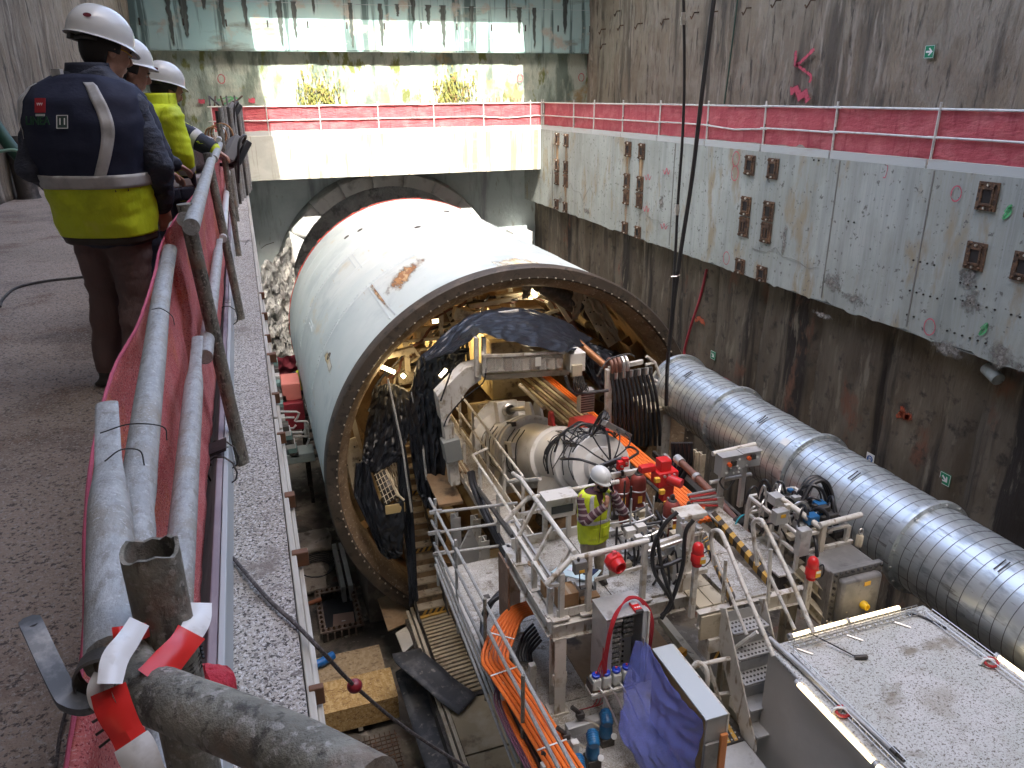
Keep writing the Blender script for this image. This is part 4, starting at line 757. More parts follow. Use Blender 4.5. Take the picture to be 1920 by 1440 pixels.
for (px, py, l) in ((1215, 333, 'red letter scribble beside the middle plates of the second cluster'), (1250, 322, 'faint pink scribble on the right beam near the hanging hoses'), (1245, 425, 'faint pink scribble low on the right beam near the hanging hoses'), (1212, 392, 'small pink scribble under the second cluster')):
    c = OX(px, py, 12.40); spray([c+V((0,.2,.05)), c+V((0,.1,-.08)), c+V((0,0,.1)), c+V((0,-.1,-.06)), c+V((0,-.2,.06))], redpaint, l, .02)
p = lambda px, py: OX(px, py, 15.22)
spray([p(1493, 95), p(1492, 122), p(1510, 108), p(1527, 92)], redpaint, 'large pink zigzag sprayed on the tall right wall, upper stroke', .07)
spray([p(1492, 120), p(1508, 132), p(1520, 142), p(1518, 155)], redpaint, 'large pink zigzag sprayed on the tall right wall, lower stroke', .06)
spray([p(1482, 172), p(1493, 168), p(1500, 180), p(1510, 175), p(1515, 190)], redpaint, 'pink blotch sprayed low on the tall right wall', .14)
p = lambda px, py: OX(px, py, 12.84)
orp = mk('orange red spray', (.38, .085, .04), .9, fade=(9,9,9))
spray([p(1675, 785), p(1688, 765), p(1695, 780), p(1708, 782), p(1680, 775)], orp, 'orange red blotch sprayed on the muddy wall above the duct', .10)
spray([p(1303, 600), p(1312, 598), p(1322, 608)], orp, 'orange mark sprayed on the wall by the red hose', .10)
spray([p(1615, 888), p(1636, 897)], mk('magenta spray', (.55,.05,.20), .9, fade=(9,9,9)), 'magenta dash under the white safety sign', .03)
spray([p(1640, 900), p(1630, 905)], redpaint, 'small pink tick under the safety sign', .02)
tag(text_mesh('C4', .2, OX(1665, 900, 12.80), (0,-1,0), (0,0,1), blackpaint, 'wall_marking', None), 'black letters C4 sprayed on the muddy wall right of the safety sign', 'wall marking')
spray(circ(OX(1659, 884, 12.82), (0,1,0), (0,0,1), .06), blackpaint, 'small black ring sprayed above the C4 mark', .012)
tag(text_mesh('C8', .34, OY(619, 189, 34.36), (1,0,0), (0,0,1), blackpaint, 'wall_marking', None), 'black letters C8 sprayed on the sunlit end wall above the fence', 'wall marking')
for (px, py, l) in ((975, 146, 'red ring sprayed on the end wall right of the sunlit patch'), (415, 148, 'red ring sprayed on the shaded end wall above the helmets'), (1090, 145, 'small red ring sprayed at the right corner of the end wall')):
    spray(circ(OY(px, py, 34.36), (1,0,0), (0,0,1), .13), redpaint, l, .02, (0,-1,0))
for (a, b, l) in (((408, 188), (450, 185), 'green line sprayed on the end wall above the railing tools'), ((420, 195), (440, 182), 'short green stroke sprayed on the end wall above the railing tools')):
    spray([OY(*a, 34.36), OY((a[0]+b[0])/2, a[1]-6, 34.36), OY(*b, 34.36)], greenpaint, l, .03, (0,-1,0))
for (px, py, l) in ((378, 190, 'red square blotch on the end wall beside the yellow jacket'), (472, 188, 'pale red blotch on the end wall by the start of the far fence')):
    spray([OY(px-6, py, 34.36), OY(px+6, py+1, 34.36)], redpaint, l, .11, (0,-1,0))
# lifting hooks on the tall right wall
for i, (px, py) in enumerate(((1128,60),(1163,53),(1196,50),(1245,42),(1302,30),(1400,22),(1455,8),(1340,28),(1520,8),(1157,26),(1130,88))):
    c = OX(px, py, 15.2); b_ = MB(); b_.tube([c+V((.2,0,.12)), c+V((-.02,0,.10)), c+V((-.05,.02,0)), c+V((-.05,.10,-.08)), c+V((-.05,.17,0))], .022, 6); b_.build('rebar_hook', rust, right_wall)
# rail and pole by the left wall
gp = mk('dark green hose', (.01, .05, .03), .6)
hang('green_pipe', [OY(-40, 190, 9.0), OY(20, 275, 8.6), OY(45, 300, 8.5)], .06, gp, 'dark green hose rising at the left edge beside the first man', 'hose', 12)
b_ = MB(); c = OZ(55, 372, 0); b_.tube([c, c+V((0,0,.05)), c+V((-.02,.02,.9))], [.17, .15, .15], 16); tag(b_.build('bollard', steel_dk), 'dark round bollard on the walkway left of the first man', 'bollard')
hang('thin_hose', [OY(-30, 290, 8.4), OY(20, 281, 8.4), OY(40, 286, 8.4)], .014, mk('pale green hose', (.20,.34,.26), .5), 'thin pale green hose at the left edge of the picture', 'hose')
# ================================================================== back-up platforms
chk = mk('worn tread plate', (.40, .385, .35), .6, .15, layers=[((.28,.25,.20), 2.2, .48, .66), ((.52,.505,.475), 5, .56, .72), ((.17,.145,.11), 4.5, .60, .72), ((.56,.55,.52), (34,70,1), .58, .66), ((.20,.18,.15), (70,34,1), .60, .68)], bump=[((34,70,1), .8, .006), (70, .4, .004)])
chk_t = mk('tan dusty tread plate', (.34, .28, .18), .75, layers=[((.42,.36,.26), 1.4, .45, .7), ((.20,.155,.10), 3, .58, .78)], bump=[(30, .5, .006)])
grey_st = mk('grey sheet steel', (.42, .42, .41), .42, .35, layers=[((.52,.52,.51), 2, .45, .7), ((.30,.29,.27), 4, .6, .8)], bump=[(30, .05, .003)])
dkgrey = mk('dark grey box paint', (.15, .145, .135), .5, layers=[((.22,.21,.195), 2, .45, .7), ((.10,.095,.09), 5, .58, .78)], bump=[(40, .15, .004)])
cardb = mk('cardboard', (.33, .19, .09), .85, layers=[((.40,.25,.13), 3, .45, .7)])
accm = mk('dull red bottle paint', (.22, .035, .025), .5, layers=[((.29,.055,.04), 3, .45, .7), ((.14,.03,.025), 7, .58, .78)])
brightred = mk('bright red plastic', (.62, .02, .02), .3, layers=[((.50,.03,.03), 5, .55, .8)])
ylab = mk('yellow sticker', (.75, .42, .04), .6)
blueP = mk('blue pump paint', (.012, .10, .24), .38, layers=[((.02,.16,.34), 4, .45, .7)])
ZP, ZL = -4.9, -6.4
def post_rail(t, pts, posts, r=.032, zb=None, mid=True, mat=None, name='rail', pr=None):
    """hand rail: path pts, posts down from the path at given points"""
    mt = mat or whiteP
    MB().tube([V(p) for p in pts], r, 10).build(name, mt, t)
    for p in posts:
        p = V(p); MB().bar((p.x, p.y, zb), (p.x, p.y, p.z-.01), pr or .055, pr or .055, (0,1,0)).build('post', mt, t)
        MB().box(p.x-.07, p.x+.07, p.y-.05, p.y+.05, zb, zb+.018).build('base_plate', mt, t)
def deck(t, x0, x1, y0, y1, z, mat=chk, nx=1, ny=2, name='deck_plate', th=.03):
    for i in range(nx):
        for j in range(ny):
            a, b = lerp(x0, x1, i/nx), lerp(x0, x1, (i+1)/nx); c, d = lerp(y0, y1, j/ny), lerp(y0, y1, (j+1)/ny)
            MB().box(a+.006, b-.006, c+.006, d-.006, z-th, z+.002*nz(i*3.1, j*2.3)).build(name, mat, t, bev=.004)
# operator platform
wp = thing('work_platform', 'white steel work platform with bent tube rails where the man on the phone stands', 'platform', (3.8, 8.4, ZL))
deck(wp, 3.05, 4.9, 7.5, 9.3, ZP, chk, 2, 2)
for (p, q) in (((3.02,7.47,-5.02),(3.02,9.35,-5.02)), ((3.02,7.46,-5.06),(4.95,7.46,-5.06)), ((3.02,9.33,-5.02),(4.95,9.33,-5.02))): MB().ibeam(p, q, .12, .24, .018).build('edge_beam', whiteP, wp, bev=.004)
MB().box(3.08, 4.9, 9.24, 9.27, ZP, ZP+.15).build('kick_plate', whiteP, wp)
MB().box(3.1, 3.75, 7.49, 7.515, ZP, ZP+.12).build('kick_plate', whiteP, wp)
for (x, y) in ((3.12,7.5), (3.1,9.25), (4.85,9.2)): MB().ibeam((x, y, ZL), (x, y, -5.15), .16, .2, .016, (0,1,0)).build('leg', whiteP, wp, bev=.004); MB().box(x-.13, x+.13, y-.12, y+.12, ZL, ZL+.03).build('foot_plate', whiteP, wp)
b_ = MB(); b_.box(3.0, 3.24, 7.40, 7.42, -5.75, -5.74); 
MB().box(3.02, 3.22, 7.41, 7.44, -5.9, -5.72).build('splice_plate', whiteP, wp, bev=.004)
MB().box(2.9, 2.93, 8.9, 9.35, -6.1, -5.0).build('side_plate', mk('brown plate', (.20,.12,.075), .7, layers=[((.3,.2,.14), 3, .5, .7)]), wp)
# left folded guard: low outer rail, sloping arms to an inner top rail
MB().bar((3.05, 7.55, -4.5), (3.05, 9.3, -4.5), .05, .07).build('low_rail', whiteP, wp, bev=.006)
MB().bar((3.13, 7.6, -4.47), (3.13, 9.2, -4.47), .03, .05).build('low_rail', grey_st, wp)
for y in (7.62, 8.2, 8.85): 
    MB().bar((3.05, y, ZP), (3.05, y, -4.48), .075, .06, (0,1,0)).build('post', whiteP, wp, bev=.006)
    MB().box(2.98, 3.16, y-.09, y+.09, ZP+.002, ZP+.02).build('base_plate', whiteP, wp)
    MB().bar((3.05, y+.02, -4.5), (3.35, y+.06, -4.0), .04, .05).build('sloping_arm', whiteP, wp, bev=.005)
MB().tube([(3.35, 7.56, -4.0), (3.35, 9.6, -3.97), (3.5, 10.4, -4.3)], .034, 10).build('top_rail', whiteP, wp)
fr_ = [OY(1024, 1096, 7.5), OY(1070, 1049, 7.5), OY(1216, 1013, 7.5)]
MB().tube(fr_, .038, 10).build('top_rail', whiteP, wp)
for px in (1105, 1210): q = OY(px, 1040 if px < 1150 else 1018, 7.5); MB().bar((q.x, 7.5, ZP), q, .07, .07, (0,1,0)).build('post', whiteP, wp, bev=.006); MB().box(q.x-.12, q.x+.12, 7.42, 7.56, ZP, ZP+.02).build('base_plate', whiteP, wp)
MB().bar(OY(1115, 1087, 7.5), OY(1208, 1062, 7.5), .03, .05).build('mid_rail', whiteP, wp); MB().bar(OY(1028, 1098, 7.5), OY(1050, 1095, 7.5), .04, .04).build('rail_stub', whiteP, wp)
q = OY(1053, 1075, 7.5); MB().bar((q.x, 7.5, ZP), q, .07, .07, (0,1,0)).build('post', whiteP, wp, bev=.006); MB().box(q.x-.14, q.x+.1, 7.42, 7.56, ZP, ZP+.022).build('base_plate', whiteP, wp)
MB().tube([OY(947, 977, 9.25), OY(989, 934, 9.25), OY(1127, 908, 9.25), OY(1160, 903, 9.25)], .036, 10).build('top_rail', whiteP, wp)
for px in (1022, 1067): q = OY(px, 927, 9.25); MB().bar((q.x, 9.25, ZP), (q.x, 9.25, q.z), .07, .06, (0,1,0)).build('post', whiteP, wp, bev=.006)
MB().bar(OY(975, 965, 9.25), OY(1090, 940, 9.25), .04, .05).build('mid_rail', whiteP, wp)
MB().lathe((3.25, 8.75, ZP+.005), (0,0,1), [(.0, .0), (.06, 0), (.09, .012), (.1, 0)], 18).build('socket', brownst, wp)
# things on and around it
dbx = thing('display_box', 'white steel box with a dark display window on the back rail behind the man', 'control box', tuple(OY(1045, 960, 9.1)))
c = OY(1046, 945, 9.15); MB().obox(c, (.24,0,0), (0,.12,0), (0,0,.16)).build('housing', whiteP, dbx, bev=.012); MB().obox(c+V((.02,-.125,-.02)), (.17,0,0), (0,.006,0), (0,0,.06)).build('window', mk('dark display', (.03,.035,.03), .15), dbx); MB().obox(c+V((0,-.02,.17)), (.25,0,0), (0,.15,0), (0,0,.012)).build('lid', whiteP, dbx)
hb = [OZ(1002, 1050, -4.45)]
tb = thing('plan_table', 'small pale table with papers and a dark blue folder on the work platform', 'table', (3.5, 7.75, ZP))
tm = mk('pale turquoise table top', (.55, .70, .74), .35); c0 = V((3.52, 7.76, -4.52))
MB().prism([c0+V((-.34,.18,0)), c0+V((-.12,.32,0)), c0+V((.32,.0,0)), c0+V((.10,-.20,0))], (0,0,.02)).build('table_top', tm, tb, bev=.006)
for (x, y) in ((-.25,.16), (-.1,.24), (.22,-.02), (.08,-.12)): MB().bar(c0+V((x,y,0)), (c0.x+x, c0.y+y, ZP), .03, .03, (0,1,0)).build('leg', grey_st, tb)
MB().box(3.42, 3.62, 7.60, 7.72, -4.78, -4.55).build('drawer', grey_st, tb, bev=.006); MB().box(3.47, 3.57, 7.585, 7.60, -4.66, -4.62).build('handle', zinc, tb)
b_ = MB(); b_.prism([c0+V((-.12,.14,.026)), c0+V((.04,.22,.026)), c0+V((.18,.10,.026)), c0+V((.02,.02,.026))], (0,0,.004)); tag(b_.build('paper_sheets', mk('lilac white paper', (.66,.66,.74), .8)), 'loose white papers on the turquoise table', 'paper')
b_ = MB(); b_.prism([c0+V((.04,-.02,.026)), c0+V((.16,.06,.026)), c0+V((.27,-.01,.026)), c0+V((.13,-.10,.026))], (0,0,.02)); tag(b_.build('folder', mk('dark blue folder', (.02,.035,.09), .4)), 'dark blue folder on the turquoise table', 'folder')
for (x0, x1, y0, y1, h, l) in ((3.18, 3.42, 7.54, 7.80, .30, 'brown cardboard box at the front left corner of the work platform'), (3.45, 3.72, 7.53, 7.66, .18, 'flat brown cardboard box under the turquoise table'), (3.10, 3.24, 7.95, 8.1, .2, 'small brown cardboard box behind the left guard')):
    b_ = MB(); b_.box(x0, x1, y0, y1, ZP+.003, ZP+h); o = b_.build('cardboard_box', cardb, bev=.005); tag(o, l, 'box', 'cardboard boxes on the platform')
    MB().box((x0+x1)/2-.02, (x0+x1)/2+.02, y0-.001, y1+.001, ZP+h, ZP+h+.002).build('tape', mk('packing tape', (.45,.33,.2), .4), o)
jb = thing('junction_box', 'small dark grey junction box hooked on the front rail of the work platform', 'junction box', tuple(OY(1087, 1070, 7.44)))
c = OY(1087, 1062, 7.43); MB().obox(c, (.085,0,0), (0,.05,0), (0,0,.085)).build('body', dkgrey, jb, bev=.012); MB().obox(c+V((.01,-.052,-.045)), (.035,0,0), (0,.002,0), (0,0,.02)).build('sticker', ylab, jb)
MB().tube(spline([c+V((0,0,-.08)), c+V((0,-.01,-.2)), c+V((.02,0,-.34)), c+V((.1,.02,-.36))], 5), .008, 6).build('cable', hosegrey, jb); MB().cyl(c+V((-.02,0,.08)), c+V((-.02,0,.13)), .018, 8).build('gland', steel_dk, jb)
hn = thing('alarm_horn', 'red octagonal alarm horn mounted behind the front rail', 'horn', tuple(OY(1152, 1075, 7.3)))
c = OY(1152, 1053, 7.35); ax = V((.15,-1,-.15)).normalized(); b_ = MB(); b_.lathe(c-ax*.07, ax, [(0,0), (.11,0), (.125,.02), (.125,.1), (.10,.12)], 8, False); b_.build('body', brightred, hn, bev=.006)
MB().lathe(c+ax*.05, ax, [(.10,0), (.105,.02), (.085,.09), (.07,.09), (.05,.03), (0,.02)], 20).build('bell', brightred, hn); MB().bar(c+V((-.02,0,.08)), c+V((0,0,.15)), .05, .05, (0,1,0)).build('top_lug', mk('pink red lug', (.75,.12,.14), .4), hn); MB().bar(c+V((0,.05,-.1)), c+V((.02,.06,-.24)), .1, .03, (0,1,0)).build('bracket', cream, hn)
# relay cabinet in front with open door
rc = thing('relay_cabinet', 'open grey steel cabinet with rows of relays hanging at the front of the platform', 'cabinet', (3.85, 7.1, -5.6))
x0, x1, y0, y1, z0, z1 = 3.52, 4.08, 6.92, 7.34, -5.72, -4.62
for (a, b, c, d, e, f, nm) in ((x0, x0+.02, y0, y1, z0, z1, 'side_panel'), (x1-.02, x1, y0, y1, z0, z1, 'side_panel'), (x0+.02, x1-.02, y1-.02, y1, z0, z1, 'back_panel'), (x0-.01, x1+.01, y0-.01, y1+.01, z1, z1+.02, 'top_panel'), (x0+.02, x1-.02, y0, y1-.02, z0, z0+.02, 'bottom_panel'), (x0+.02, x0+.09, y0, y0+.015, z0+.02, z1, 'front_frame'), (x1-.06, x1-.02, y0, y0+.015, z0+.02, z1, 'front_frame')): MB().box(a, b, c, d, e, f).build(nm, grey_st, rc, bev=.004)
MB().box(x1+.005, x1+.03, y0-.02, y0+.4, z0, z1).build('door', whiteP, rc, bev=.004); MB().box(x1-.05, x1-.035, y0-.03, y0, -5.3, -5.0).build('handle', zinc, rc, bev=.003)
MB().box(x0+.03, x1-.03, y1-.1, y1-.08, z0+.04, z1-.04).build('mounting_plate', mk('white mounting plate', (.62,.62,.60), .5), rc)
rel = mk('relay block', (.10,.10,.09), .5, layers=[((.30,.30,.27), 30, .5, .6)])
for k in range(13): MB().box(x0+.10, x0+.24, y0+.06, y1-.1, z1-.1-k*.078, z1-.05-k*.078).build('relay', rel, rc, bev=.004)
for k in range(5): MB().box(x0+.29, x0+.43, y0+.1, y1-.1, z1-.1-k*.078, z1-.05-k*.078).build('relay', rel, rc, bev=.004)
for k in range(6):
    for s in (.31, .41): MB().cyl((x0+s, y1-.11, z1-.58-k*.08), (x0+s, y1-.095, z1-.58-k*.08), .016, 8).build('grommet', steel_dk, rc)
MB().box(x0+.1, x0+.22, y0-.002, y0+.004, z1-.06, z1-.03).build('label_plate', mk('paper', (.6,.58,.52), .8), rc)
mm = thing('multimeter', 'red and black handheld multimeter lying on the relay cabinet', 'meter', (4.0, 7.0, z1+.02))
MB().box(3.90, 4.01, 6.90, 7.10, z1+.021, z1+.055).build('body', brightred, mm, bev=.012); MB().box(3.915, 3.995, 7.03, 7.085, z1+.056, z1+.06).build('screen', mk('lcd', (.55,.55,.58), .3), mm); MB().box(3.905, 4.005, 6.885, 6.93, z1+.02, z1+.058).build('bumper', steel_dk, mm, bev=.006)
for k in range(3): MB().box(3.92+.028*k, 3.94+.028*k, 6.96, 6.98, z1+.056, z1+.06).build('button', swhite, mm)
rw_ = mk('red test lead', (.40, .02, .03), .45)
tl = thing('test_leads', 'red cables looping over the relay cabinet and down its side', 'cables', (3.7, 6.9, z1))
for k in range(3):
    o = .02*k; MB().tube(spline([(3.5+o, 6.9, -5.55-.1*k), (3.47+o, 6.86, -5.2), (3.52+o, 6.85, -4.72), (3.66+o, 6.95, -4.53), (3.9, 7.05+o, -4.48), (4.05+o, 7.05, -4.56), (4.14+o, 6.95, -4.8), (4.16+o, 7.0, -5.15-.1*k)], 8), .011, 6).build('cable', rw_, tl)
for k in range(3): MB().tube(spline([(3.48+.03*k, 6.9, -5.0), (3.45-.03*k, 6.88, -5.4), (3.42+.06*k, 6.95, -5.9), (3.3+.05*k, 7.2, -6.2)], 6), .007, 5).build('cable', rw_, tl)
# ------------------------------------------------------------------ accumulators, pump, pipes in the middle
def accum(x, y, z, label, h=.78, r=.125):
    t = thing('accumulator', label, 'gas cylinder', (x, y, z), 'dull red gas cylinders')
    MB().lathe((x, y, z), (0,0,1), [(0, 0), (r*.9, 0), (r, .03), (r, h-.14), (r*.92, h-.07), (r*.66, h-.02), (r*.35, h), (0, h)], 24).build('body', accm, t)
    MB().lathe((x, y, z+h), (0,0,1), [(.06,-.03), (.065, 0), (.055,.012), (.032,.015), (.032,.06), (.02,.09), (0,.09)], 14).build('valve', steel_dk, t)
    MB().lathe((x, y, z+h*.66), (0,0,1), [(r+.001,0), (r+.008,.004), (r+.008,.02), (r+.001,.024)], 24).build('clamp_band', zinc, t)
    MB().obox((x-.02, y-r-.004, z+h*.52), (.035,0,0), (0,.003,0), (0,0,.06)).build('label_plate', ylab, t)
def at(px, py, z): return OZ(px, py, z)
for (px, py, l, h) in ((1163, 968, 'dull red gas cylinder directly behind the man on the phone', .78), (1193, 966, 'dull red gas cylinder with a yellow sticker right of the man', .80), (1255, 1020, 'dull red gas cylinder left of the white bracket column', .80), (1286, 1012, 'dull red gas cylinder mostly hidden by the white bracket column', .62)):
    p = at(px, py, -4.78); accum(p.x, p.y, -4.85, l, h, .125 if px != 1286 else .12)
vr = thing('valve_bracket', 'small red valve bracket above the two gas cylinders', 'valve', tuple(at(1170, 870, -3.95)))
for (px, py) in ((1163, 872), (1172, 866)):
    p = OY(px, py, 9.3); MB().obox(p, (.045,0,0), (0,.04,0), (0,0,.07)).build('block', brightred, vr, bev=.006); MB().lathe(p+V((0,-.045,0)), (0,-1,0), [(.022,0), (.022,.02), (0,.02)], 10).build('knob', zinc, vr)
p = OY(1168, 888, 9.35); MB().obox(p+V((.2,0,0)), (.4,0,0), (0,.03,0), (0,0,.04)).build('carrier', whiteP, vr, bev=.004)
vr2 = dup(vr, V(vr.location)+(OY(1290, 945, 7.9)-OY(1168, 868, 9.3)), label='small red valve bracket on top of the white bracket column')
pm = thing('red_pump', 'bright red hydraulic pump block beside the orange cables', 'pump', tuple(OY(1245, 930, 9.0)))
c = OY(1246, 893, 9.0); MB().obox(c, (.17,0,0), (0,.12,0), (0,0,.12)).build('block', brightred, pm, bev=.015); MB().obox(c+V((-.02,.02,.2)), (.09,0,0), (0,.09,0), (0,0,.09)).build('head', brightred, pm, bev=.012); MB().cyl(c+V((0,-.12,.02)), c+V((.12,-.3,.0)), .075, 14).build('motor', brightred, pm); MB().obox(c+V((.03,-.03,-.24)), (.09,0,0), (0,.07,0), (0,0,.14)).build('foot', brightred, pm, bev=.01); MB().obox(c+V((-.28,.05,.16)), (.12,0,0), (0,.06,0), (0,0,.05)).build('valve_head', brightred, pm, bev=.01)
for k in range(3): MB().cyl(c+V((-.08+.08*k, -.13, .08)), c+V((-.08+.08*k, -.16, .08)), .022, 8).build('plug', zinc, pm)
pc = thing('pipework', 'tangle of small steel pipes, valves and hoses between the gas cylinders and the platform', 'pipework', (4.7, 8.4, ZP))
for i in range(44):
    x, y, z = R_.uniform(4.3, 5.25), R_.uniform(7.9, 9.0), R_.uniform(-4.85, -4.3); d = [V((.5,0,0)), V((0,.4,0)), V((0,0,.35))][i % 3]
    MB().tube(spline([(x,y,z), V((x,y,z))+d*.6, V((x,y,z))+d+V((.08*nz(i),.1*nz(i*3.),.06))], 4), .012+.01*R_.random(), 7).build('pipe', [zinc, grey_st, steel_dk, blackhose][i % 4], pc)
for i in range(44):
    c = V((R_.uniform(4.35, 5.25), R_.uniform(7.8, 9.0), R_.uniform(-4.85, -4.35))); s_ = R_.uniform(.03, .075); MB().obox(c, (s_,0,0), (0,s_*.8,0), (0,0,s_*.9)).build('valve_block', [grey_st, whiteP, steel_dk, cream][i % 4], pc, bev=.006)
for i in range(4): c = OY(1232+i*9, 900+i*22, 8.7); MB().obox(c, (.04,0,0), (0,.03,0), (0,0,.035)).build('yellow_valve', ylab, pc, bev=.005)
for i in range(18):
    a = V((R_.uniform(4.3, 5.2), R_.uniform(7.6, 8.6), -4.5)); MB().tube(spline([a, a+V((.12*nz(i,2), -.1, .12)), a+V((.25*nz(i,5), -.2, -.2)), a+V((.2*nz(i,7), -.1, -.42))], 6), .018, 7).build('hose', blackhose, pc)
# big black hoses dropping in front of the bracket column
bh = thing('black_hoses', 'thick black hoses looping down in front of the white bracket column', 'hoses', (4.9, 7.2, -5))
for (P) in (((1270,960),(1245,985),(1225,1030),(1228,1075),(1260,1130),(1240,1155)), ((1300,975),(1285,1000),(1280,1060),(1262,1120),(1240,1160)), ((1232,1005),(1240,1060),(1255,1110),(1262,1140)), ((1225,1065),(1250,1060),(1278,1048))):
    MB().tube(spline([OY(px, py, 7.25) for px, py in P], 7), .028, 8).build('hose', blackhose, bh)
bhl = thing('black_hoses', 'thick black hoses hanging behind the man on the left of the gas cylinders', 'hoses', (4.3, 9.4, -5))
for k in range(4): MB().tube(spline([OY(1150+6*k, 868-3*k, 9.6), OY(1118+6*k, 880-2*k, 9.6), OY(1100+7*k, 930, 9.6), OY(1088+8*k, 990, 9.6), OY(1080+8*k, 1020, 9.6)], 7), .035, 8).build('hose', blackhose, bhl)
# white bracket column
bc = thing('bracket_column', 'white steel bracket column holding the red gas cylinders beside the walk deck', 'column', (5.3, 7.5, ZP-.6))
pa, pb = OY(1280, 975, 7.6), OY(1280, 1130, 7.6)
MB().obox((pa+pb)/2, (.085,0,0), (0,.1,0), (0,0,(pa.z-pb.z)/2)).build('column', whiteP, bc, bev=.008); q = OY(1310, 1000, 7.7); MB().bar((q.x, 7.7, ZP), (q.x, 7.7, q.z+.1), .08, .08, (0,1,0)).build('column', whiteP, bc, bev=.008)
c = OY(1292, 960, 7.65); MB().obox(c, (.2,0,0), (0,.13,0), (0,0,.03)).build('head_plate', whiteP, bc, bev=.008)
for py in (972, 1002): MB().bar(OY(1285, py+4, 7.55), OY(1318, py-4, 7.65), .05, .04).build('cross_bar', whiteP, bc, bev=.005)
p, q = OY(1281, 972, 7.45), OY(1281, 1035, 7.45); MB().cyl(p, q, .02, 8).build('rod', zinc, bc)
for py in (982, 1013, 1030): MB().obox(OY(1282, py, 7.44), (.05,0,0), (0,.03,0), (0,0,.02)).build('rod_clamp', zinc, bc, bev=.004)
for (px, py) in ((1252, 982), (1222, 1052), (1292, 1047)): c = OY(px, py, 7.5); o = MB().obox(c, (.07,0,0), (0,.012,0), (0,0,.06)).build('bolt_plate', whiteP, bc, bev=.004); [MB().cyl(c+V((dx,-.016,dz)), c+V((dx,-.010,dz)), .008, 6).build('bolt_hole', blackpaint, o) for dx in (-.03,.03) for dz in (-.025,.025)]
MB().cyl(OY(1215, 1035, 7.45), OY(1282, 1012, 7.45), .03, 10).build('ram', zinc, bc); MB().bar(OY(1215, 1025, 7.5), OY(1275, 1005, 7.5), .06, .05).build('arm', whiteP, bc, bev=.006)
MB().bar(OY(1268, 1082, 7.5), OY(1325, 1068, 7.5), .06, .07).build('cross_bar', whiteP, bc, bev=.005)
# ------------------------------------------------------------------ walk deck with hazard kerbs, steps and rails
wd = thing('walk_deck', 'tread plate walk deck with yellow and black kerbs right of the gas cylinders', 'deck', (5.9, 8, ZP))
deck(wd, 5.42, 6.05, 7.05, 9.1, ZP, chk, 1, 2); deck(wd, 6.25, 6.55, 7.2, 9.1, ZP+.10, chk, 1, 2)
deck(wd, 4.95, 5.38, 7.1, 7.9, ZP-.02, cream, 2, 2)
for (p, q, w_) in (((6.05, 7.1, ZP), (6.3, 8.95, ZP), .11), ((5.36, 7.0, ZP-.02), (5.85, 8.5, ZP-.02), .10)):
    p, q = V(p), V(q); n = 15; d = (q-p)/n; sd_ = V((1,0,0))
    for k in range(n):
        a, b = p+d*k, p+d*(k+1); mt = yel if k % 2 else blk
        MB().prism([a, a+V((.10,.05,.0)), a+V((.10,.05,w_)), a+V((0,0,w_))], b-a).build('kerb_block', mt, wd)
MB().ibeam((4.9, 7.05, -5.06), (6.6, 7.05, -5.06), .1, .24, .016).build('edge_beam', whiteP, wd, bev=.004); MB().ibeam((5.4, 7.1, -5.3), (5.4, 9.2, -5.3), .1, .3, .016).build('edge_beam', cream, wd)
MB().box(4.92, 5.4, 6.98, 7.03, -5.35, -4.98).build('front_plate', cream, wd, bev=.005); MB().box(5.05, 5.3, 6.95, 7.2, -5.7, -5.36).build('bracket_box', whiteP, wd, bev=.008)
hazard(wd, (5.08, 6.945, -5.68), (5.28, 6.945, -5.68), .11, (0,0,1), 4, 1)
MB().box(6.3, 6.62, 9.1, 9.14, ZP, ZP+.26).build('kick_plate', whiteP, wd)
for (x, y) in ((5.5, 7.15), (6.5, 9.0), (6.5, 7.2)): MB().ibeam((x, y, ZL-1.5), (x, y, -5.2), .14, .16, .014, (0,1,0)).build('leg', cream, wd)
st = thing('access_steps', 'white access steps with perforated treads and tube rails leading up to the walk deck', 'steps', (5.4, 6.5, ZL))
for k in range(5):
    y, z = 6.95-k*.17, ZP-.22-k*.27; b_ = MB(); b_.box(5.24, 5.78, y-.24, y, z-.03, z); o = b_.build('tread', grey_st, st, bev=.004)
    for i in range(9):
        for j in range(3): MB().lathe((5.29+.055*i, y-.20+.075*j, z), (0,0,1), [(.018,0), (.016,.006), (.010,.002), (0,.001)], 6).build('tread_hole', steel_dk, o) if k < 3 else None
    MB().box(5.24, 5.78, y-.005, y, z, z+.16).build('riser_lip', grey_st, st)
for x in (5.21, 5.81): MB().prism([(x, 7.05, ZP-.05), (x, 6.9, ZP+.05), (x, 6.0, ZL+.1), (x, 6.0, ZL), (x, 6.3, ZL), (x, 7.05, -5.4)], (.02,0,0)).build('stringer', whiteP, st, bev=.003)
for px0, P in ((0, [(1345,1128),(1340,1060),(1333,1005),(1340,995),(1350,997),(1360,1015),(1395,1100),(1450,1230)]), (1, [(1430,1125),(1420,1060),(1412,990),(1416,977),(1425,975),(1435,987),(1480,1080),(1525,1185)])):
    x = 5.32 if px0 == 0 else 5.86; pts = [OX(px, py, x) for px, py in P]; MB().tube(spline(pts[1:], 4), .03, 10).build('hand_rail', whiteP, st)
    b = OX(*((1352,1170) if px0 == 0 else (1440,1130)), x); t_ = OX(*((1361,1050) if px0 == 0 else (1445,1030)), x); MB().tube([b, t_], .026, 8).build('post', whiteP, st)
    MB().tube([OX(*((1340,1040) if px0 == 0 else (1420,1030)), x), OX(*((1400,1190) if px0 == 0 else (1490,1180)), x)], .024, 8).build('mid_rail', whiteP, st)
MB().tube([OX(1378, 1215, 5.3), OX(1420, 1185, 5.5)], .03, 8).build('brace', whiteP, st)
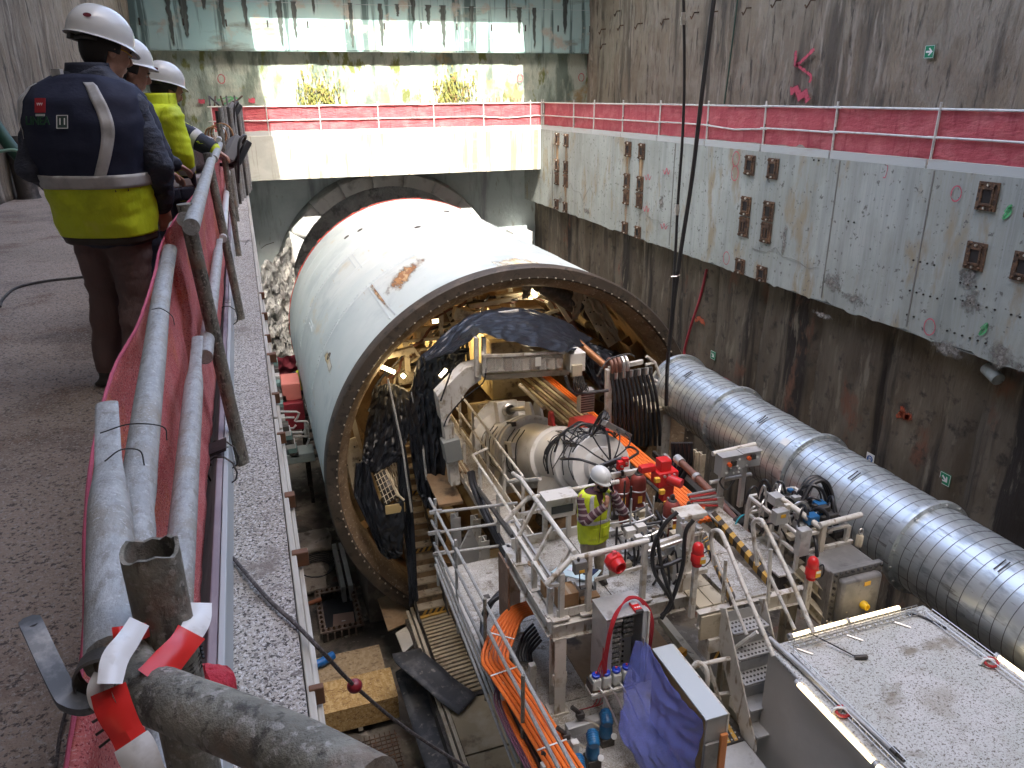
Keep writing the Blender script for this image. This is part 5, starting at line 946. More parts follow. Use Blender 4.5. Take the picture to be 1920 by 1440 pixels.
# control panel stand
cp = thing('button_box_stand', 'two grey push button boxes on white posts beside the duct', 'control panel', (6.6, 9.1, ZP))
yb = 9.15
for (px, top) in ((1347, 880), (1386, 870)): q = OY(px, 955, yb); MB().bar((q.x, yb, ZP), (q.x, yb, OY(px, top, yb).z), .08, .07, (0,1,0)).build('post', whiteP, cp, bev=.006)
MB().tube([OY(1336, 851, yb), OY(1416, 833, yb)], .04, 10).build('top_rail', whiteP, cp); MB().tube([OY(1331, 905, yb), OY(1408, 889, yb)], .032, 10).build('lower_rail', whiteP, cp)
for (px, py, hw, hh) in ((1366, 869, .19, .17), (1402, 857, .17, .13)):
    c = OY(px, py, yb-.1); o = MB().obox(c, (hw,0,0), (0,.1,0), (0,0,hh)).build('button_box', grey_st, cp, bev=.01)
    MB().obox(c+V((0,-.02,hh+.006)), (hw+.01,0,0), (0,.1,0), (0,0,.006)).build('lid', grey_st, o)
    MB().cyl(c+V((-.07,-.10,.05)), c+V((-.07,-.15,.05)), .032, 12).build('stop_button', mk('orange red button', (.7,.12,.03), .4), o); MB().obox(c+V((.01,-.12,.06)), (.04,0,0), (0,.02,0), (0,0,.04)).build('switch', steel_dk, o)
    for (dx, dz) in (((.12,.1), (.09,-.01), (.13,-.06), (.13,-.12), (.03,-.12), (-.03,-.02), (-.1,-.1)) if px < 1390 else ((.1,.03), (-.08,-.08))): MB().cyl(c+V((dx,-.10,dz)), c+V((dx,-.115,dz)), .018, 8).build('button', swhite, o)
MB().tube(spline([OY(1355, 893, yb-.1), OY(1350, 905, yb-.12), OY(1362, 918, yb-.12), OY(1378, 900, yb-.1)], 6), .013, 6).build('cable', hosegrey, cp)
# hydraulic unit
hu = thing('hydraulic_unit', 'white framed hydraulic unit crowded with valves, hoses and pipes beside the duct', 'hydraulic unit', (6.9, 7.9, ZP))
X0, X1, YA, YB, ZT = 6.55, 7.35, 7.25, 8.4, -4.25
for x in (X0, X1):
    for y in (YA, (YA+YB)/2, YB): MB().bar((x, y, ZP-.1), (x, y, ZT), .05, .05, (0,1,0)).build('post', whiteP, hu, bev=.004)
    for z in (ZT, ZT-.28): MB().bar((x, YA, z), (x, YB, z), .045, .045).build('rail', whiteP, hu, bev=.004)
for y in (YA, YB):
    for z in (ZT, ZT-.28): MB().bar((X0, y, z), (X1, y, z), .045, .045).build('rail', whiteP, hu, bev=.004)
MB().box(X0, X1, YA, YB, ZP-.12, ZP-.06).build('base_tray', cream, hu)
for i in range(120):
    c = V((R_.uniform(X0+.08, X1-.05), R_.uniform(YA+.1, YB-.05), R_.uniform(ZP, ZT+.16))); s_ = R_.uniform(.03, .085); MB().obox(c, (s_,0,0), (0,s_*R_.uniform(.5,1.2),0), (0,0,s_*R_.uniform(.5,1))).build('valve', [zinc, steel_dk, grey_st, cream, steel_dk, blueP, steel_dk, zinc, steel_dk, grey_st, blackhose, steel_dk][i % 12], hu, bev=.006)
for i in range(60):
    c = V((R_.uniform(X0, X1-.1), R_.uniform(YA+.1, YB-.05), R_.uniform(ZT-.3, ZT+.12))); d = V((R_.uniform(-.3,.3), R_.uniform(-.3,.3), R_.uniform(-.05,.2))); MB().tube(spline([c, c+d*.5+V((0,0,.14)), c+d+V((0,0,.05)), c+d*1.3-V((0,0,.2))], 6), R_.uniform(.012, .026), 7).build('hose', [blackhose, blackhose, zinc][i % 3], hu)
for k in range(3): MB().tube(spline([(7.1, 7.9+.06*k, ZT+.1), (7.3, 7.95+.06*k, ZT+.32), (7.5, 7.9+.06*k, ZT+.30), (7.62, 7.8+.05*k, ZT-.1), (7.7, 7.75+.05*k, ZT-.6)], 8), .034, 9).build('big_hose', blackhose, hu)
MB().tube([OY(1465, 935, 7.75), OY(1540, 990, 7.22)], .042, 10).build('guard_rail', whiteP, hu); MB().tube([OY(1537, 985, 7.22), OY(1614, 965, 7.3)], .042, 10).build('guard_rail', whiteP, hu)
for (px, y) in ((1476, 7.6), (1545, 7.22), (1590, 7.3)): q = OY(px, 985 if px > 1500 else 945, y); MB().bar((q.x, y, ZP-.1), (q.x, y, q.z), .075, .06, (0,1,0)).build('post', mk('creamy white post', (.58,.52,.42), .5) if px > 1500 else whiteP, hu, bev=.006)
c = OY(1462, 968, 7.5); MB().obox(c, (.1,0,0), (0,.06,0), (0,0,.1)).build('terminal_box', grey_st, hu, bev=.008); MB().obox(c+V((.01,-.062,.03)), (.04,0,0), (0,.002,0), (0,0,.025)).build('sticker', ylab, hu)
c = OY(1505, 1015, 7.1); MB().obox(c, (.085,0,0), (0,.06,0), (0,0,.2)).build('slim_box', grey_st, hu, bev=.012)
for (p, q) in (((6.55, 7.2, -4.75), (6.9, 6.6, -5.15)), ((6.5, 7.3, -5.0), (6.8, 6.5, -5.45))): MB().ibeam(p, q, .1, .14, .014).build('sloping_beam', cream, hu)
MB().bar(OY(1508, 1150, 6.9), OY(1520, 1060, 6.9), .08, .08, (0,1,0)).build('post', whiteP, hu, bev=.006)
bag = thing('tool_bag', 'black tool bag with a turquoise strap on the walk deck beside the hydraulic unit', 'bag', tuple(OZ(1385, 990, ZP)))
c = OZ(1388, 985, ZP)+V((0,0,.08)); MB().grid(lambda u, v: c+V((.13*math.cos(6.283*u)*math.sin(3.1416*v)*(1+.25*nz(u*5, v*5)), .10*math.sin(6.283*u)*math.sin(3.1416*v), -.08*math.cos(3.1416*v)*(1+.3*nz(u*4, v*4, 2)))), 18, 12).build('body', blackpaint, bag)
tq = mk('turquoise strap', (.03,.30,.36), .5); MB().tube(spline([c+V((-.2,-.1,-.07)), c+V((-.1,-.06,.08)), c+V((.05,0,.10)), c+V((.16,.05,.02))], 6), .012, 6).build('strap', tq, bag); MB().tube(spline([c+V((-.2,-.12,-.07)), c+V((-.22,-.2,-.07)), c+V((-.15,-.3,-.06))], 6), .012, 6).build('strap', tq, bag)
# red beacons on posts
def beacon(px, py, y, label, zb):
    c = OY(px, py, y); t = thing('alarm_beacon', label, 'beacon', tuple(c), 'red alarm beacons')
    MB().bar((c.x, y+.02, zb), (c.x, y+.02, c.z-.14), .07, .06, (0,1,0)).build('post', whiteP, t, bev=.005)
    MB().lathe((c.x, y, c.z-.16), (0,0,1), [(.0,0), (.06,0), (.065,.02), (.055,.03), (.066,.04), (.066,.06), (.085,.07), (.085,.17), (.07,.19), (.075,.20), (.075,.26), (.06,.31), (.03,.335), (0,.34)], 24).build('housing', brightred, t)
    MB().obox((c.x+.03, y-.085, c.z-.04), (.04,0,0), (0,.004,0), (0,0,.05)).build('sticker', ylab, t); MB().obox((c.x+.03, y-.087, c.z-.01), (.035,0,0), (0,.004,0), (0,0,.018)).build('sticker', swhite, t)
    MB().tube(spline([(c.x+.08, y, c.z), (c.x+.17, y, c.z+.02), (c.x+.2, y, c.z-.12), (c.x+.12, y, c.z-.2), (c.x+.06, y, c.z-.18)], 6), .009, 6).build('cable', blackhose, t)
beacon(1308, 1040, 7.15, 'red alarm beacon on a white post beside the left step rail', ZP-.2); beacon(1523, 1066, 6.85, 'red alarm beacon on a white post at the corner of the big grey box', ZP-.4)
# large grey explosion proof box
gb = thing('grey_enclosure', 'large dark grey bolted steel box with a yellow knob next to the duct', 'electrical box', (7.2, 6.9, -5.4))
gx0, gx1, gy0, gy1, gz0, gz1 = 6.70, 7.45, 6.62, 7.25, -5.35, -4.55
MB().box(gx0, gx1, gy0+.12, gy1, gz0, gz1).build('body', dkgrey, gb, bev=.03); MB().box(gx0-.03, gx1+.04, gy0+.06, gy0+.14, gz0-.03, gz1+.04).build('flange', dkgrey, gb, bev=.012); MB().box(gx0+.06, gx1-.05, gy0-.06, gy0+.07, gz0+.05, gz1-.05).build('lid', dkgrey, gb, bev=.04)
for k in range(9):
    for (x, z) in ((gx0+.01, lerp(gz0, gz1, k/8)), (gx1+.0, lerp(gz0, gz1, k/8)), (lerp(gx0, gx1, k/8), gz1+.01)): MB().cyl((x, gy0+.06, z), (x, gy0+.03, z), .018, 6).build('bolt', steel_dk, gb)
c = V((7.13, gy0-.06, -5.02)); MB().lathe(c, (0,-1,0), [(.055,0), (.06,.03), (.05,.05), (.045,.09), (.03,.09), (.025,.04), (0,.04)], 16).build('knob', mk('yellow knob', (.70,.45,.02), .4), gb); MB().obox((7.15, gy0-.062, -4.70), (.05,0,0), (0,.003,0), (0,0,.03)).build('sticker', ylab, gb)
MB().box(gx0+.1, gx1+.02, gy1-.03, gy1+.02, gz1, gz1+.05).build('edge_strip', whiteP, gb)
for (px, py) in ((876-1, 0),): pass
q = V((7.5, 7.15, gz1)); MB().lathe(q, (0,0,1), [(.05,0), (.05,.16), (.035,.18), (0,.18)], 12).build('eye_post', cream, gb); MB().tube(circ(q+V((0,0,.23)), (1,0,0), (0,0,1), .035), .012, 6).build('lifting_eye', zinc, gb)
# brown pipe run and dark trough beside the duct
pr2 = thing('slurry_pipe', 'brown pipe run with pale couplings between the orange cables and the duct', 'pipe', (7.2, 10, -5.4))
pts = [OX(1270, 860, 7.0), OX(1300, 888, 7.0), OX(1340, 930, 7.0), OX(1400, 1000, 7.0)]; MB().tube(pts, .065, 12).build('pipe', brownpipe, pr2)
for k in (0, 1): b_ = MB(); d = (pts[k+1]-pts[k]).normalized(); b_.cyl(pts[k]-d*.02+d*.1*k, pts[k]+d*(.16), .085, 14); b_.build('coupling', grey_st, pr2)
for i in range(3): MB().bar(OX(1225+i*20, 850+i*5, 7.5), OX(1390+i*20, 1000+i*5, 7.5), .06, .12).build('tray_rail', [steel_dk, grey_st, steel_dk][i], pr2)
for (px, py) in ((1305, 845), (1315, 850)): q = OX(px, py, 7.6); MB().ibeam((q.x, q.y, q.z-.6), (q.x, q.y, q.z), .12, .14, .016, (0,1,0)).build('post', cream, pr2)
for k in range(5): p = OX(1262+k*8, 830, 7.5); MB().tube(spline([p, p+V((0,-.05,-.4)), p+V((-.1,.1,-.9)), p+V((-.2,.2,-1.4))], 6), .05, 9).build('hose', blackhose, pr2)
for k in range(6): a, b = OY(1290+k*2, 928+k*4, 8.6), OY(1340+k*1, 918+k*6, 9.1); MB().cyl(a, b, .02, 8).build('cross_pipe', [grey_st, redp][k % 2], pr2)
# hose rack by the shield mouth
hr = thing('hose_rack', 'white rack with a row of hanging black hoses right of the shield mouth', 'hose rack', tuple(OY(1180, 870, 13.6)))
yh = 13.6
a, b = OY(1141, 692, yh), OY(1139, 838, yh); MB().bar(a, b, .12, .12, (0,1,0)).build('post', whiteP, hr, bev=.006); MB().bar(OY(1141, 691, yh), OY(1205, 678, yh), .08, .09).build('head_beam', whiteP, hr, bev=.006)
for k in range(11):
    px = 1147+k*7.2; top = OY(px, 690-1.1*k, yh-.06); bot = OY(px+4+3*nz(k*2.)+k*1.4, 835+5*nz(k*3.), yh-.3)
    if k < 5: MB().tube(spline([top+V((0,.25,-.3)), top+V((0,.22,.05)), top+V((0,.1,.16)), top+V((0,-.03,.05)), top+V((0,-.03,-.12))], 6), .04, 9).build('goose_neck', brownpipe if k < 3 else zinc, hr)
    MB().cyl(top+V((0,-.03,-.1)), top+V((0,-.03,-.25)), .045, 10).build('fitting', zinc if k % 2 else steel_dk, hr)
    MB().tube(spline([top+V((0,-.03,-.22)), top.lerp(bot, .35)+V((.06*nz(k),-.1,0)), top.lerp(bot, .7)+V((.06*nz(k*4.),-.1,0)), bot], 7), .036, 9).build('hose', blackhose, hr)
for (p, q) in (((1212,668),(1228,680)), ((1228,680),(1256,760)), ((1205,700),(1250,725)), ((1205,722),(1250,718)), ((1228,680),(1210,684))): MB().tube([OY(*p, 14.1), OY(*q, 14.1)], .035, 8).build('side_rail', whiteP, hr)
c = OY(1228, 755, 14.2); MB().obox(c, (.38,0,0), (0,.4,0), (0,0,.05)).build('shelf', cream, hr, bev=.008)
for px in (1243,): q = OY(px, 840, 13.9); MB().ibeam((q.x, 13.9, q.z-.6), (q.x, 13.9, q.z+.9), .2, .2, .02, (0,1,0)).build('leg', whiteP, hr, bev=.004)
MB().tube(spline([OY(1120, 706, 13.4), OY(1140, 676, 13.4), OY(1175, 664, 13.4), OY(1190, 668, 13.5)], 6), .018, 6).build('cable', hosegrey, hr)
MB().tube(spline([OY(1060, 705, 13.2), OY(1068, 728, 13.2), OY(1085, 738, 13.2), OY(1140, 732, 13.3)], 6), .035, 8).build('grey_hose', hosegrey, hr)
for k in range(9): c = OY(1095+10*nz(k*3.), 722+9*nz(k*7.), 13.5); MB().obox(c, (.06,0,0), (0,.06,0), (0,0,.05)).build('fitting', [zinc, steel_dk][k % 2], hr, bev=.008)
c = OY(1098, 750, 13.9); g_ = MB().obox(c, (.16,0,0), (0,.1,0), (0,0,.25)).build('radiator', grey_st, hr)
for k in range(9): MB().obox(c+V((0,-.105,-.22+.055*k)), (.15,0,0), (0,.006,0), (0,0,.012)).build('fin', steel_dk, g_)
b_ = MB(); b_.tube(spline([OX(1095, 770, 6.9), OX(1110, 785, 6.9), OX(1128, 803, 6.9)], 4), .06, 12); tag(b_.build('pipe_coupling', zinc), 'grey pipe with couplings at the end of the orange cables by the screw conveyor', 'pipe')
# ------------------------------------------------------------------ walkway into the machine
wk = thing('inner_walkway', 'narrow white railed walkway running into the shield beside the screw conveyor', 'walkway', (3.95, 12, ZL))
deck(wk, 3.66, 4.30, 9.4, 18.4, ZL, chk, 1, 7)
for x in (3.63, 4.27):
    for i in range(7):
        y = 10.5+i*1.15+(1.6 if x > 4 else 0)
        MB().bar((x, y, ZL), (x, y, -5.35), .06, .05, (0,1,0)).build('post', whiteP, wk, bev=.004)
    MB().box(x-.012, x+.012, 10.2, 18.2, ZL, ZL+.15).build('kick_plate', whiteP, wk)
    for z in (-5.33, -5.85): MB().tube([(x, 10.42 if x < 4 else 12.1, z), (x, 13.3 if x < 4 else 18.6, z)], .026, 8).build('rail', whiteP, wk)
MB().tube([(3.63, 13.3, -5.33), (4.0, 13.5, -5.33)], .026, 8).build('rail', whiteP, wk)
MB().tube([(4.27, 12.1, -5.33), (3.95, 12.0, -5.33)], .026, 8).build('rail', whiteP, wk); MB().tube([(3.95, 12.0, -5.33), (3.78, 9.9, -4.2)], .03, 8).build('rail', whiteP, wk)
for z in (-6.05,): MB().tube([(3.55, 10.6, -5.6), (3.52, 12.6, -5.7)], .045, 8).build('pipe', hosegrey, wk)
for k in range(2): MB().tube(spline([(3.5+.06*k, 13.1, -5.6), (3.45+.06*k, 12.6, -5.75), (3.55+.06*k, 11.6, -6.2), (3.6+.06*k, 10.6, -6.35)], 6), .05, 9).build('hose', blackhose, wk)
for k in range(5): MB().bar((3.40+.05*k, 13.4, -5.72-.02*k), (3.5+.05*k, 18.5, -5.9-.02*k), .03, .05).build('cable_tray_rail', cream if k % 2 else brownst, wk)
MB().bar((3.12, 13.2, -6.3), (3.25, 17.5, -6.3), .5, .06).build('plank', brownst, wk)
# support legs and pit beams
pt = thing('pit_frame', 'white columns and dark pit under the walkway left of the screw conveyor', 'frame', (3.3, 12, -8))
for (px, y) in ((852, 13.0), (905, 12.0), (890, 12.8)): q = OY(px, 920, y); MB().ibeam((q.x, y, -8.6), (q.x, y, -6.45), .16, .2, .016, (0,1,0)).build('column', whiteP if px > 880 else grey_st, pt)
MB().prism([(3.0, 12.4, -7.0), (3.3, 12.4, -6.4), (3.5, 12.4, -7.0), (3.3, 12.4, -7.5)], (0,.05,0)).build('gusset', grey_st, pt)
MB().box(3.25, 3.62, 11.4, 13.4, -8.6, -8.5).build('pit_floor', steel_dk, pt)
# ------------------------------------------------------------------ lower deck on the left with tube guard
ld = thing('lower_deck', 'scuffed white tread plate deck left of the operator platform', 'deck', (3.2, 9, ZL))
for (a, b, c, d) in ((2.52, 3.66, 9.4, 11.25), (2.52, 3.66, 7.6, 9.39), (2.52, 5.2, 5.2, 7.59)): MB().box(a, b, c, d, ZL-.03, ZL-.004).build('deck_plate', chk, ld, bev=.004)
MB().box(4.31, 5.2, 7.6, 9.4, ZL-.03, ZL-.004).build('deck_plate', brownst, ld); MB().box(3.67, 4.30, 7.6, 9.39, ZL-.03, ZL-.006).build('deck_plate', brownst, ld)
MB().box(2.46, 2.52, 5.2, 11.25, ZL-.22, ZL+.02).build('edge_angle', whiteP, ld, bev=.004)
for (x, y) in ((2.95, 10.2), (3.1, 9.6), (2.8, 8.6)): b_ = MB(); b_.box(x-.05, x+.05, y-.05, y+.05, ZL-.004, ZL+.008); b_.build('lifting_socket', steel_dk, ld)
tg = thing('tube_guard', 'grey scaffold tube guard along the left edge of the lower deck', 'guard rail', (2.5, 9.5, ZL))
for z, y0 in ((-5.35, 11.9), (-5.75, 11.8), (-6.15, 11.7)): MB().tube([(2.42, y0, z), (2.55, 5.6, z+.02)], .027, 8).build('tube', galv, tg)
for y in (11.6, 10.2, 8.6, 7.0): MB().tube([(2.44, y, -7.0), (2.46, y, -5.2)], .027, 8).build('post', galv_old if y < 9 else galv, tg)
for k, (a, b, y) in enumerate((((805,962),(970,943),11.4), ((803,1001),(980,975),11.4), ((812,1040),(975,1018),11.35))): p, q = OY(*a, y), OY(*b, y); MB().tube([p, q], .028, 8).build('cross_tube', galv, tg); MB().box(p.x, p.x+.22, y-.02, y+.02, p.z-.035, p.z+.035).build('slotted_end', galv, tg)
for k in range(3): MB().tube([(2.40-.05*k, 11.5-.2*k, -6.2), (2.44-.05*k, 7.0, -6.5-.08*k)], .022, 7).build('tube', galv, tg)
# ------------------------------------------------------------------ orange bundle on the left tray
ob = thing('orange_cables', 'bundle of orange power cables bending round the foot of the platform and down the tray', 'cables', (2.8, 7.2, -6))
B = [OZ(1000, 1135, -5.75), OZ(965, 1152, -5.75), OZ(940, 1195, -5.85), OZ(928, 1235, -5.95), OZ(945, 1262, -5.95), OZ(985, 1320, -5.95), OZ(1035, 1400, -5.95), OZ(1085, 1480, -5.95), OZ(1130, 1560, -5.95)]
for k in range(7):
    pts = []
    for i, p in enumerate(B):
        t_ = (B[min(i+1, len(B)-1)]-B[max(i-1, 0)]).normalized(); s_ = V((-t_.y, t_.x, 0)).normalized(); pts.append(p+s_*(k-3)*(.058+.008*nz(k, i))*(.8 if i < 2 else 1)+V((0,0,.012*nz(k*3.,i*.7)-.02*(i < 1))))
    MB().tube(spline(pts, 7), .026, 8).build('cable', orange, ob)
for i in (2, 4, 6): p = B[i]; t_ = (B[i+1]-B[i-1]).normalized(); s_ = V((-t_.y, t_.x, 0)).normalized(); MB().bar(p-s_*.2+V((0,0,.03)), p+s_*.2+V((0,0,.03)), .02, .008).build('cable_tie', swhite, ob)
for k in range(3): pts = [p+V((.16,-.02+.02*k,-.02)) for p in B[3:]]; MB().tube(spline(pts, 6), .009, 6).build('thin_cable', blackhose, ob)
for k in range(5):
    pts = [OZ(938+k*4, 1262, -6.1), OZ(927+k*5, 1310, -6.2), OZ(945+k*5, 1360, -6.2), OZ(985+k*5, 1440, -6.2), OZ(1000+k*5, 1500, -6.2)]; MB().tube(spline(pts, 6), .022 if k > 2 else .012, 7).build('cable', orange if k > 2 else mk('dark purple cable', (.12,.03,.06), .5), ob)
tr = thing('cable_tray', 'white and dark steel cable tray under the orange bundle', 'cable tray', (2.8, 6.5, -6.2))
for (a, b, mt, w_) in (((945,1275),(1060,1480),steel_dk,.05), ((962,1300),(1085,1500),brownst,.12), ((940,1290),(1045,1500),steel_dk,.04)): MB().bar(OZ(*a, -6.15), OZ(*b, -6.15), w_, .12).build('side_rail', mt, tr)
for (px, py) in ((998, 1245), (1078, 1390), (945, 1282), (1022, 1432)): q = OZ(px, py, -5.95); b_ = MB(); b_.box(q.x-.045, q.x+.045, q.y-.045, q.y+.045, ZL, q.z); b_.build('post', whiteP, tr, bev=.006)
bc2 = thing('black_cables', 'fat black cables curving beside the orange bundle', 'cables', (2.7, 7.6, -6))
for k in range(2): MB().tube(spline([OZ(952-k*2, 1098+k*10, -5.9), OZ(925-k*6, 1125+k*6, -6.0), OZ(908-k*2, 1160, -6.2), OZ(905+k*4, 1200, -6.3), OZ(918+k*5, 1250, -6.35), OZ(940+k*6, 1310, -6.38)], 7), .045, 10).build('cable', blackhose, bc2)
for k in range(6): MB().tube(spline([OZ(1000+k*3, 1170+k*6, -6.1), OZ(982+k*4, 1190+k*5, -6.15), OZ(970+k*5, 1225, -6.25), OZ(972+k*5, 1240, -6.3)], 6), .022, 8).build('cable', blackhose, bc2)
# ------------------------------------------------------------------ bottles, pumps, blue film cabinet at the front
br = thing('bottle_rack', 'white tube rack holding four small tanks with blue caps', 'rack', tuple(OZ(1145, 1290, -5.9)))
bo = [OY(1117, 1278, 6.9), OY(1136, 1273, 6.9), OY(1155, 1268, 6.9), OY(1174, 1262, 6.9)]
capb = mk('blue plastic cap', (.02, .06, .52), .35); tank = mk('cloudy white tank', (.55, .56, .52), .35)
for k, p in enumerate(bo):
    t = thing('small_tank', ['small white tank with a blue cap, leftmost in the rack', 'small white tank with a blue cap, second from the left in the rack', 'small white tank with a blue cap, third from the left in the rack', 'small white tank with a blue cap, nearest the blue film'][k], 'tank', tuple(p), 'white tanks with blue caps')
    MB().box(p.x-.058, p.x+.058, p.y-.06, p.y+.08, p.z-.10, p.z+.07).build('body', tank, t, bev=.02)
    MB().lathe((p.x, p.y, p.z+.07), (0,0,1), [(.025,0), (.03,.01), (.052,.015), (.054,.045), (.048,.05), (.028,.052), (.028,.062), (0,.064)], 20).build('cap', capb, t); MB().cyl((p.x, p.y, p.z+.13), (p.x, p.y, p.z+.15), .014, 10).build('knob', mk('pink knob', (.75,.10,.12), .4), t)
    MB().tube(spline([(p.x, p.y-.06, p.z-.04), (p.x+.03, p.y-.14, p.z-.06), (p.x+.09, p.y-.25, p.z-.22), (p.x+.15, p.y-.35, p.z-.42)], 5), .012, 7).build('outlet_pipe', zinc, t)
q0, q1 = bo[0], bo[3]
for dz, dy in ((-.12,-.09), (-.18,-.07), (-.12,.1)): MB().bar((q0.x-.08, q0.y+dy, q0.z+dz), (q1.x+.1, q1.y+dy, q1.z+dz), .03, .03).build('rail', whiteP, br, bev=.003)
for x in (q0.x-.08, q1.x+.1): MB().bar((x, q0.y-.09, q0.z-.12), (x, q0.y+.1, q0.z-.12), .03, .03).build('end_rail', whiteP, br); MB().box(x-.008, x+.008, q0.y-.07, q0.y+.09, q0.z-.11, q0.z+.03).build('end_plate', steel_dk, br)
MB().bar((q0.x+.15, q0.y, ZL), (q0.x+.15, q0.y, q0.z-.12), .05, .05, (0,1,0)).build('leg', whiteP, br)
def bpump(px, py, z, label):
    c = OZ(px, py, z); t = thing('blue_pump', label, 'pump', (c.x, c.y, ZL), 'small blue pumps')
    MB().lathe(c, (.25,.9,.25), [(0,-.1), (.06,-.1), (.075,-.08), (.075,.06), (.06,.10), (0,.1)], 20).build('motor', blueP, t); MB().lathe(c+V((0,0,-.28)), (0,0,1), [(.08,0), (.09,.02), (.085,.12), (.065,.2), (.065,.3)], 18).build('housing', blueP, t)
    for k in range(5): MB().lathe(c+V((.25,.9,.25)).normalized()*(-.06+.03*k), (.25,.9,.25), [(.075,0), (.081,.004), (.075,.008)], 18).build('cooling_fin', blueP, t)
    MB().box(c.x-.09, c.x+.09, c.y-.09, c.y+.09, ZL, c.z-.28).build('base', steel_dk, t, bev=.01); MB().cyl(c+V((-.1,0,-.1)), c+V((-.32,.1,.06)), .018, 8).build('shaft_pipe', zinc, t); MB().obox(c+V((-.32,.1,.06)), (.05,0,0), (0,.04,0), (0,0,.04)).build('pipe_clamp', steel_dk, t, bev=.006); MB().cyl(c+V((-.32,.1,.08)), c+V((-.42,.14,.18)), .03, 10).build('hand_wheel_stem', steel_dk, t)
    MB().lathe(c+V((.05,-.12,-.2)), (0,-1,.6), [(.035,0), (.04,.02), (.03,.024), (0,.022)], 16).build('gauge', swhite, t)
bpump(1112, 1385, -5.98, 'blue pump with a chrome pipe, lower one at the bottom edge'); bpump(1137, 1346, -6.0, 'blue pump with a chrome pipe, upper one left of the blue film')
bpump(1085, 1432, -6.1, 'blue pump partly cut by the bottom edge of the picture')
MB_ = MB(); p, q = OZ(1062, 1370, -6.1), OZ(1125, 1350, -6.1); MB_.bar(p, q, .12, .14); tag(MB_.build('pump_bracket', grey_st, bev=.01), 'grey channel bracket carrying the blue pumps', 'bracket')
bcx = thing('switch_cabinet', 'grey white switch cabinet with its open door, partly under blue film', 'cabinet', (4.35, 6.2, ZL))
x0, x1, y0, y1 = 4.16, 4.42, 5.62, 6.85; z1 = -5.18
MB().box(x0, x1, y0, y1, -6.3, z1).build('body', grey_st, bcx, bev=.006); MB().box(x1+.004, x1+.03, y0-.01, y1+.01, -6.3, z1+.01).build('side_panel', whiteP, bcx, bev=.004); MB().box(x0-.02, x1+.005, y0-.01, y1+.01, z1, z1+.02).build('top_panel', mk('pale blue grey top', (.48,.53,.56), .4), bcx, bev=.004)
MB().box(x0-.008, x0, y0+.03, y1-.03, -6.25, z1-.03).build('brass_edge', mk('brass strip', (.42,.28,.12), .5), bcx); MB().box(x0-.02, x0+.16, y0-.05, y0-.02, -6.2, -5.5).build('open_door', dkgrey, bcx, bev=.005); MB().box(x0+.18, x0+.27, y0-.055, y0-.012, -6.3, -5.42).build('orange_door', mk('orange panel', (.55,.20,.06), .5), bcx, bev=.01)
bfilm = mk('blue plastic film', (.15, .18, .52), .14, alpha=.52, layers=[((.12,.15,.46), 2, .45, .7)], bump=[(3, .4, .03), (9, .12, .006)], spec=.6)
fa = [(4.02, 6.95, -5.05), (4.14, 6.85, -5.1), (4.15, 6.4, -5.22), (4.16, 6.0, -5.26), (4.17, 5.66, -5.2)]
fb = [(3.78, 6.8, -5.5), (3.9, 6.65, -5.55), (4.0, 6.3, -5.62), (4.06, 5.95, -5.62), (4.12, 5.62, -5.6)]
fc = [(3.58, 6.5, -5.95), (3.70, 6.3, -5.98), (3.82, 6.0, -6.02), (3.92, 5.75, -6.05), (4.02, 5.5, -6.05)]
fd_ = [(3.72, 6.05, -6.3), (3.76, 5.9, -6.33), (3.82, 5.7, -6.34), (3.9, 5.5, -6.34), (3.98, 5.3, -6.34)]
sheet('blue_film', [fa, fb, fc, fd_], 'translucent blue plastic film draped over the switch cabinet at the bottom', .045, 30, 30, 21., 2.2, 'plastic film', bfilm, None, (-1,0,0))
MB().box(4.5, 5.2, 5.0, 6.2, ZL-.004, ZL+.004).build('floor_plate', grey_st, ld)
hs = thing('striped_grate', 'perforated step grate with yellow and black stripes at the foot of the white steps', 'grate', (4.8, 6.3, ZL))
MB().box(4.5, 5.18, 6.2, 6.55, ZL, ZL+.04).build('grate', steel_dk, hs, bev=.004)
for k in range(6): MB().prism([(4.5+.11*k, 6.21, ZL+.042), (4.55+.11*k, 6.21, ZL+.042), (4.60+.11*k, 6.54, ZL+.042), (4.55+.11*k, 6.54, ZL+.042)], (0,0,.004)).build('stripe', yel, hs)
for i in range(12):
    for j in range(4): MB().cyl((4.53+.055*i, 6.24+.09*j, ZL+.038), (4.53+.055*i, 6.24+.09*j, ZL+.0475), .012, 6).build('grip_hole', grey_st, hs)
lr = thing('low_guard_rail', 'white bent tube guard rail between the switch cabinet and the big white cabin', 'guard rail', (4.9, 6.8, ZL))
P = [OY(1270, 1258, 6.7), OY(1340, 1240, 6.7), OY(1410, 1228, 6.7), OY(1422, 1238, 6.7), OY(1420, 1290, 6.7)]
MB().tube(spline(P, 4), .03, 9).build('top_rail', whiteP, lr); MB().tube([OY(1305, 1308, 6.7), OY(1415, 1292, 6.7)], .026, 8).build('mid_rail', whiteP, lr)
for (a, b) in (((1328,1248),(1360,1345)), ((1398,1235),(1396,1340))): MB().tube([OY(*a, 6.7), OY(*b, 6.7)], .028, 8).build('post', whiteP, lr)
MB().tube(spline([(4.5, 6.5, -5.3), (4.56, 6.48, -5.2), (4.62, 6.4, -5.2), (4.64, 6.35, -5.35), (4.64, 6.35, -5.7)], 5), .032, 9).build('bent_rail', whiteP, lr)
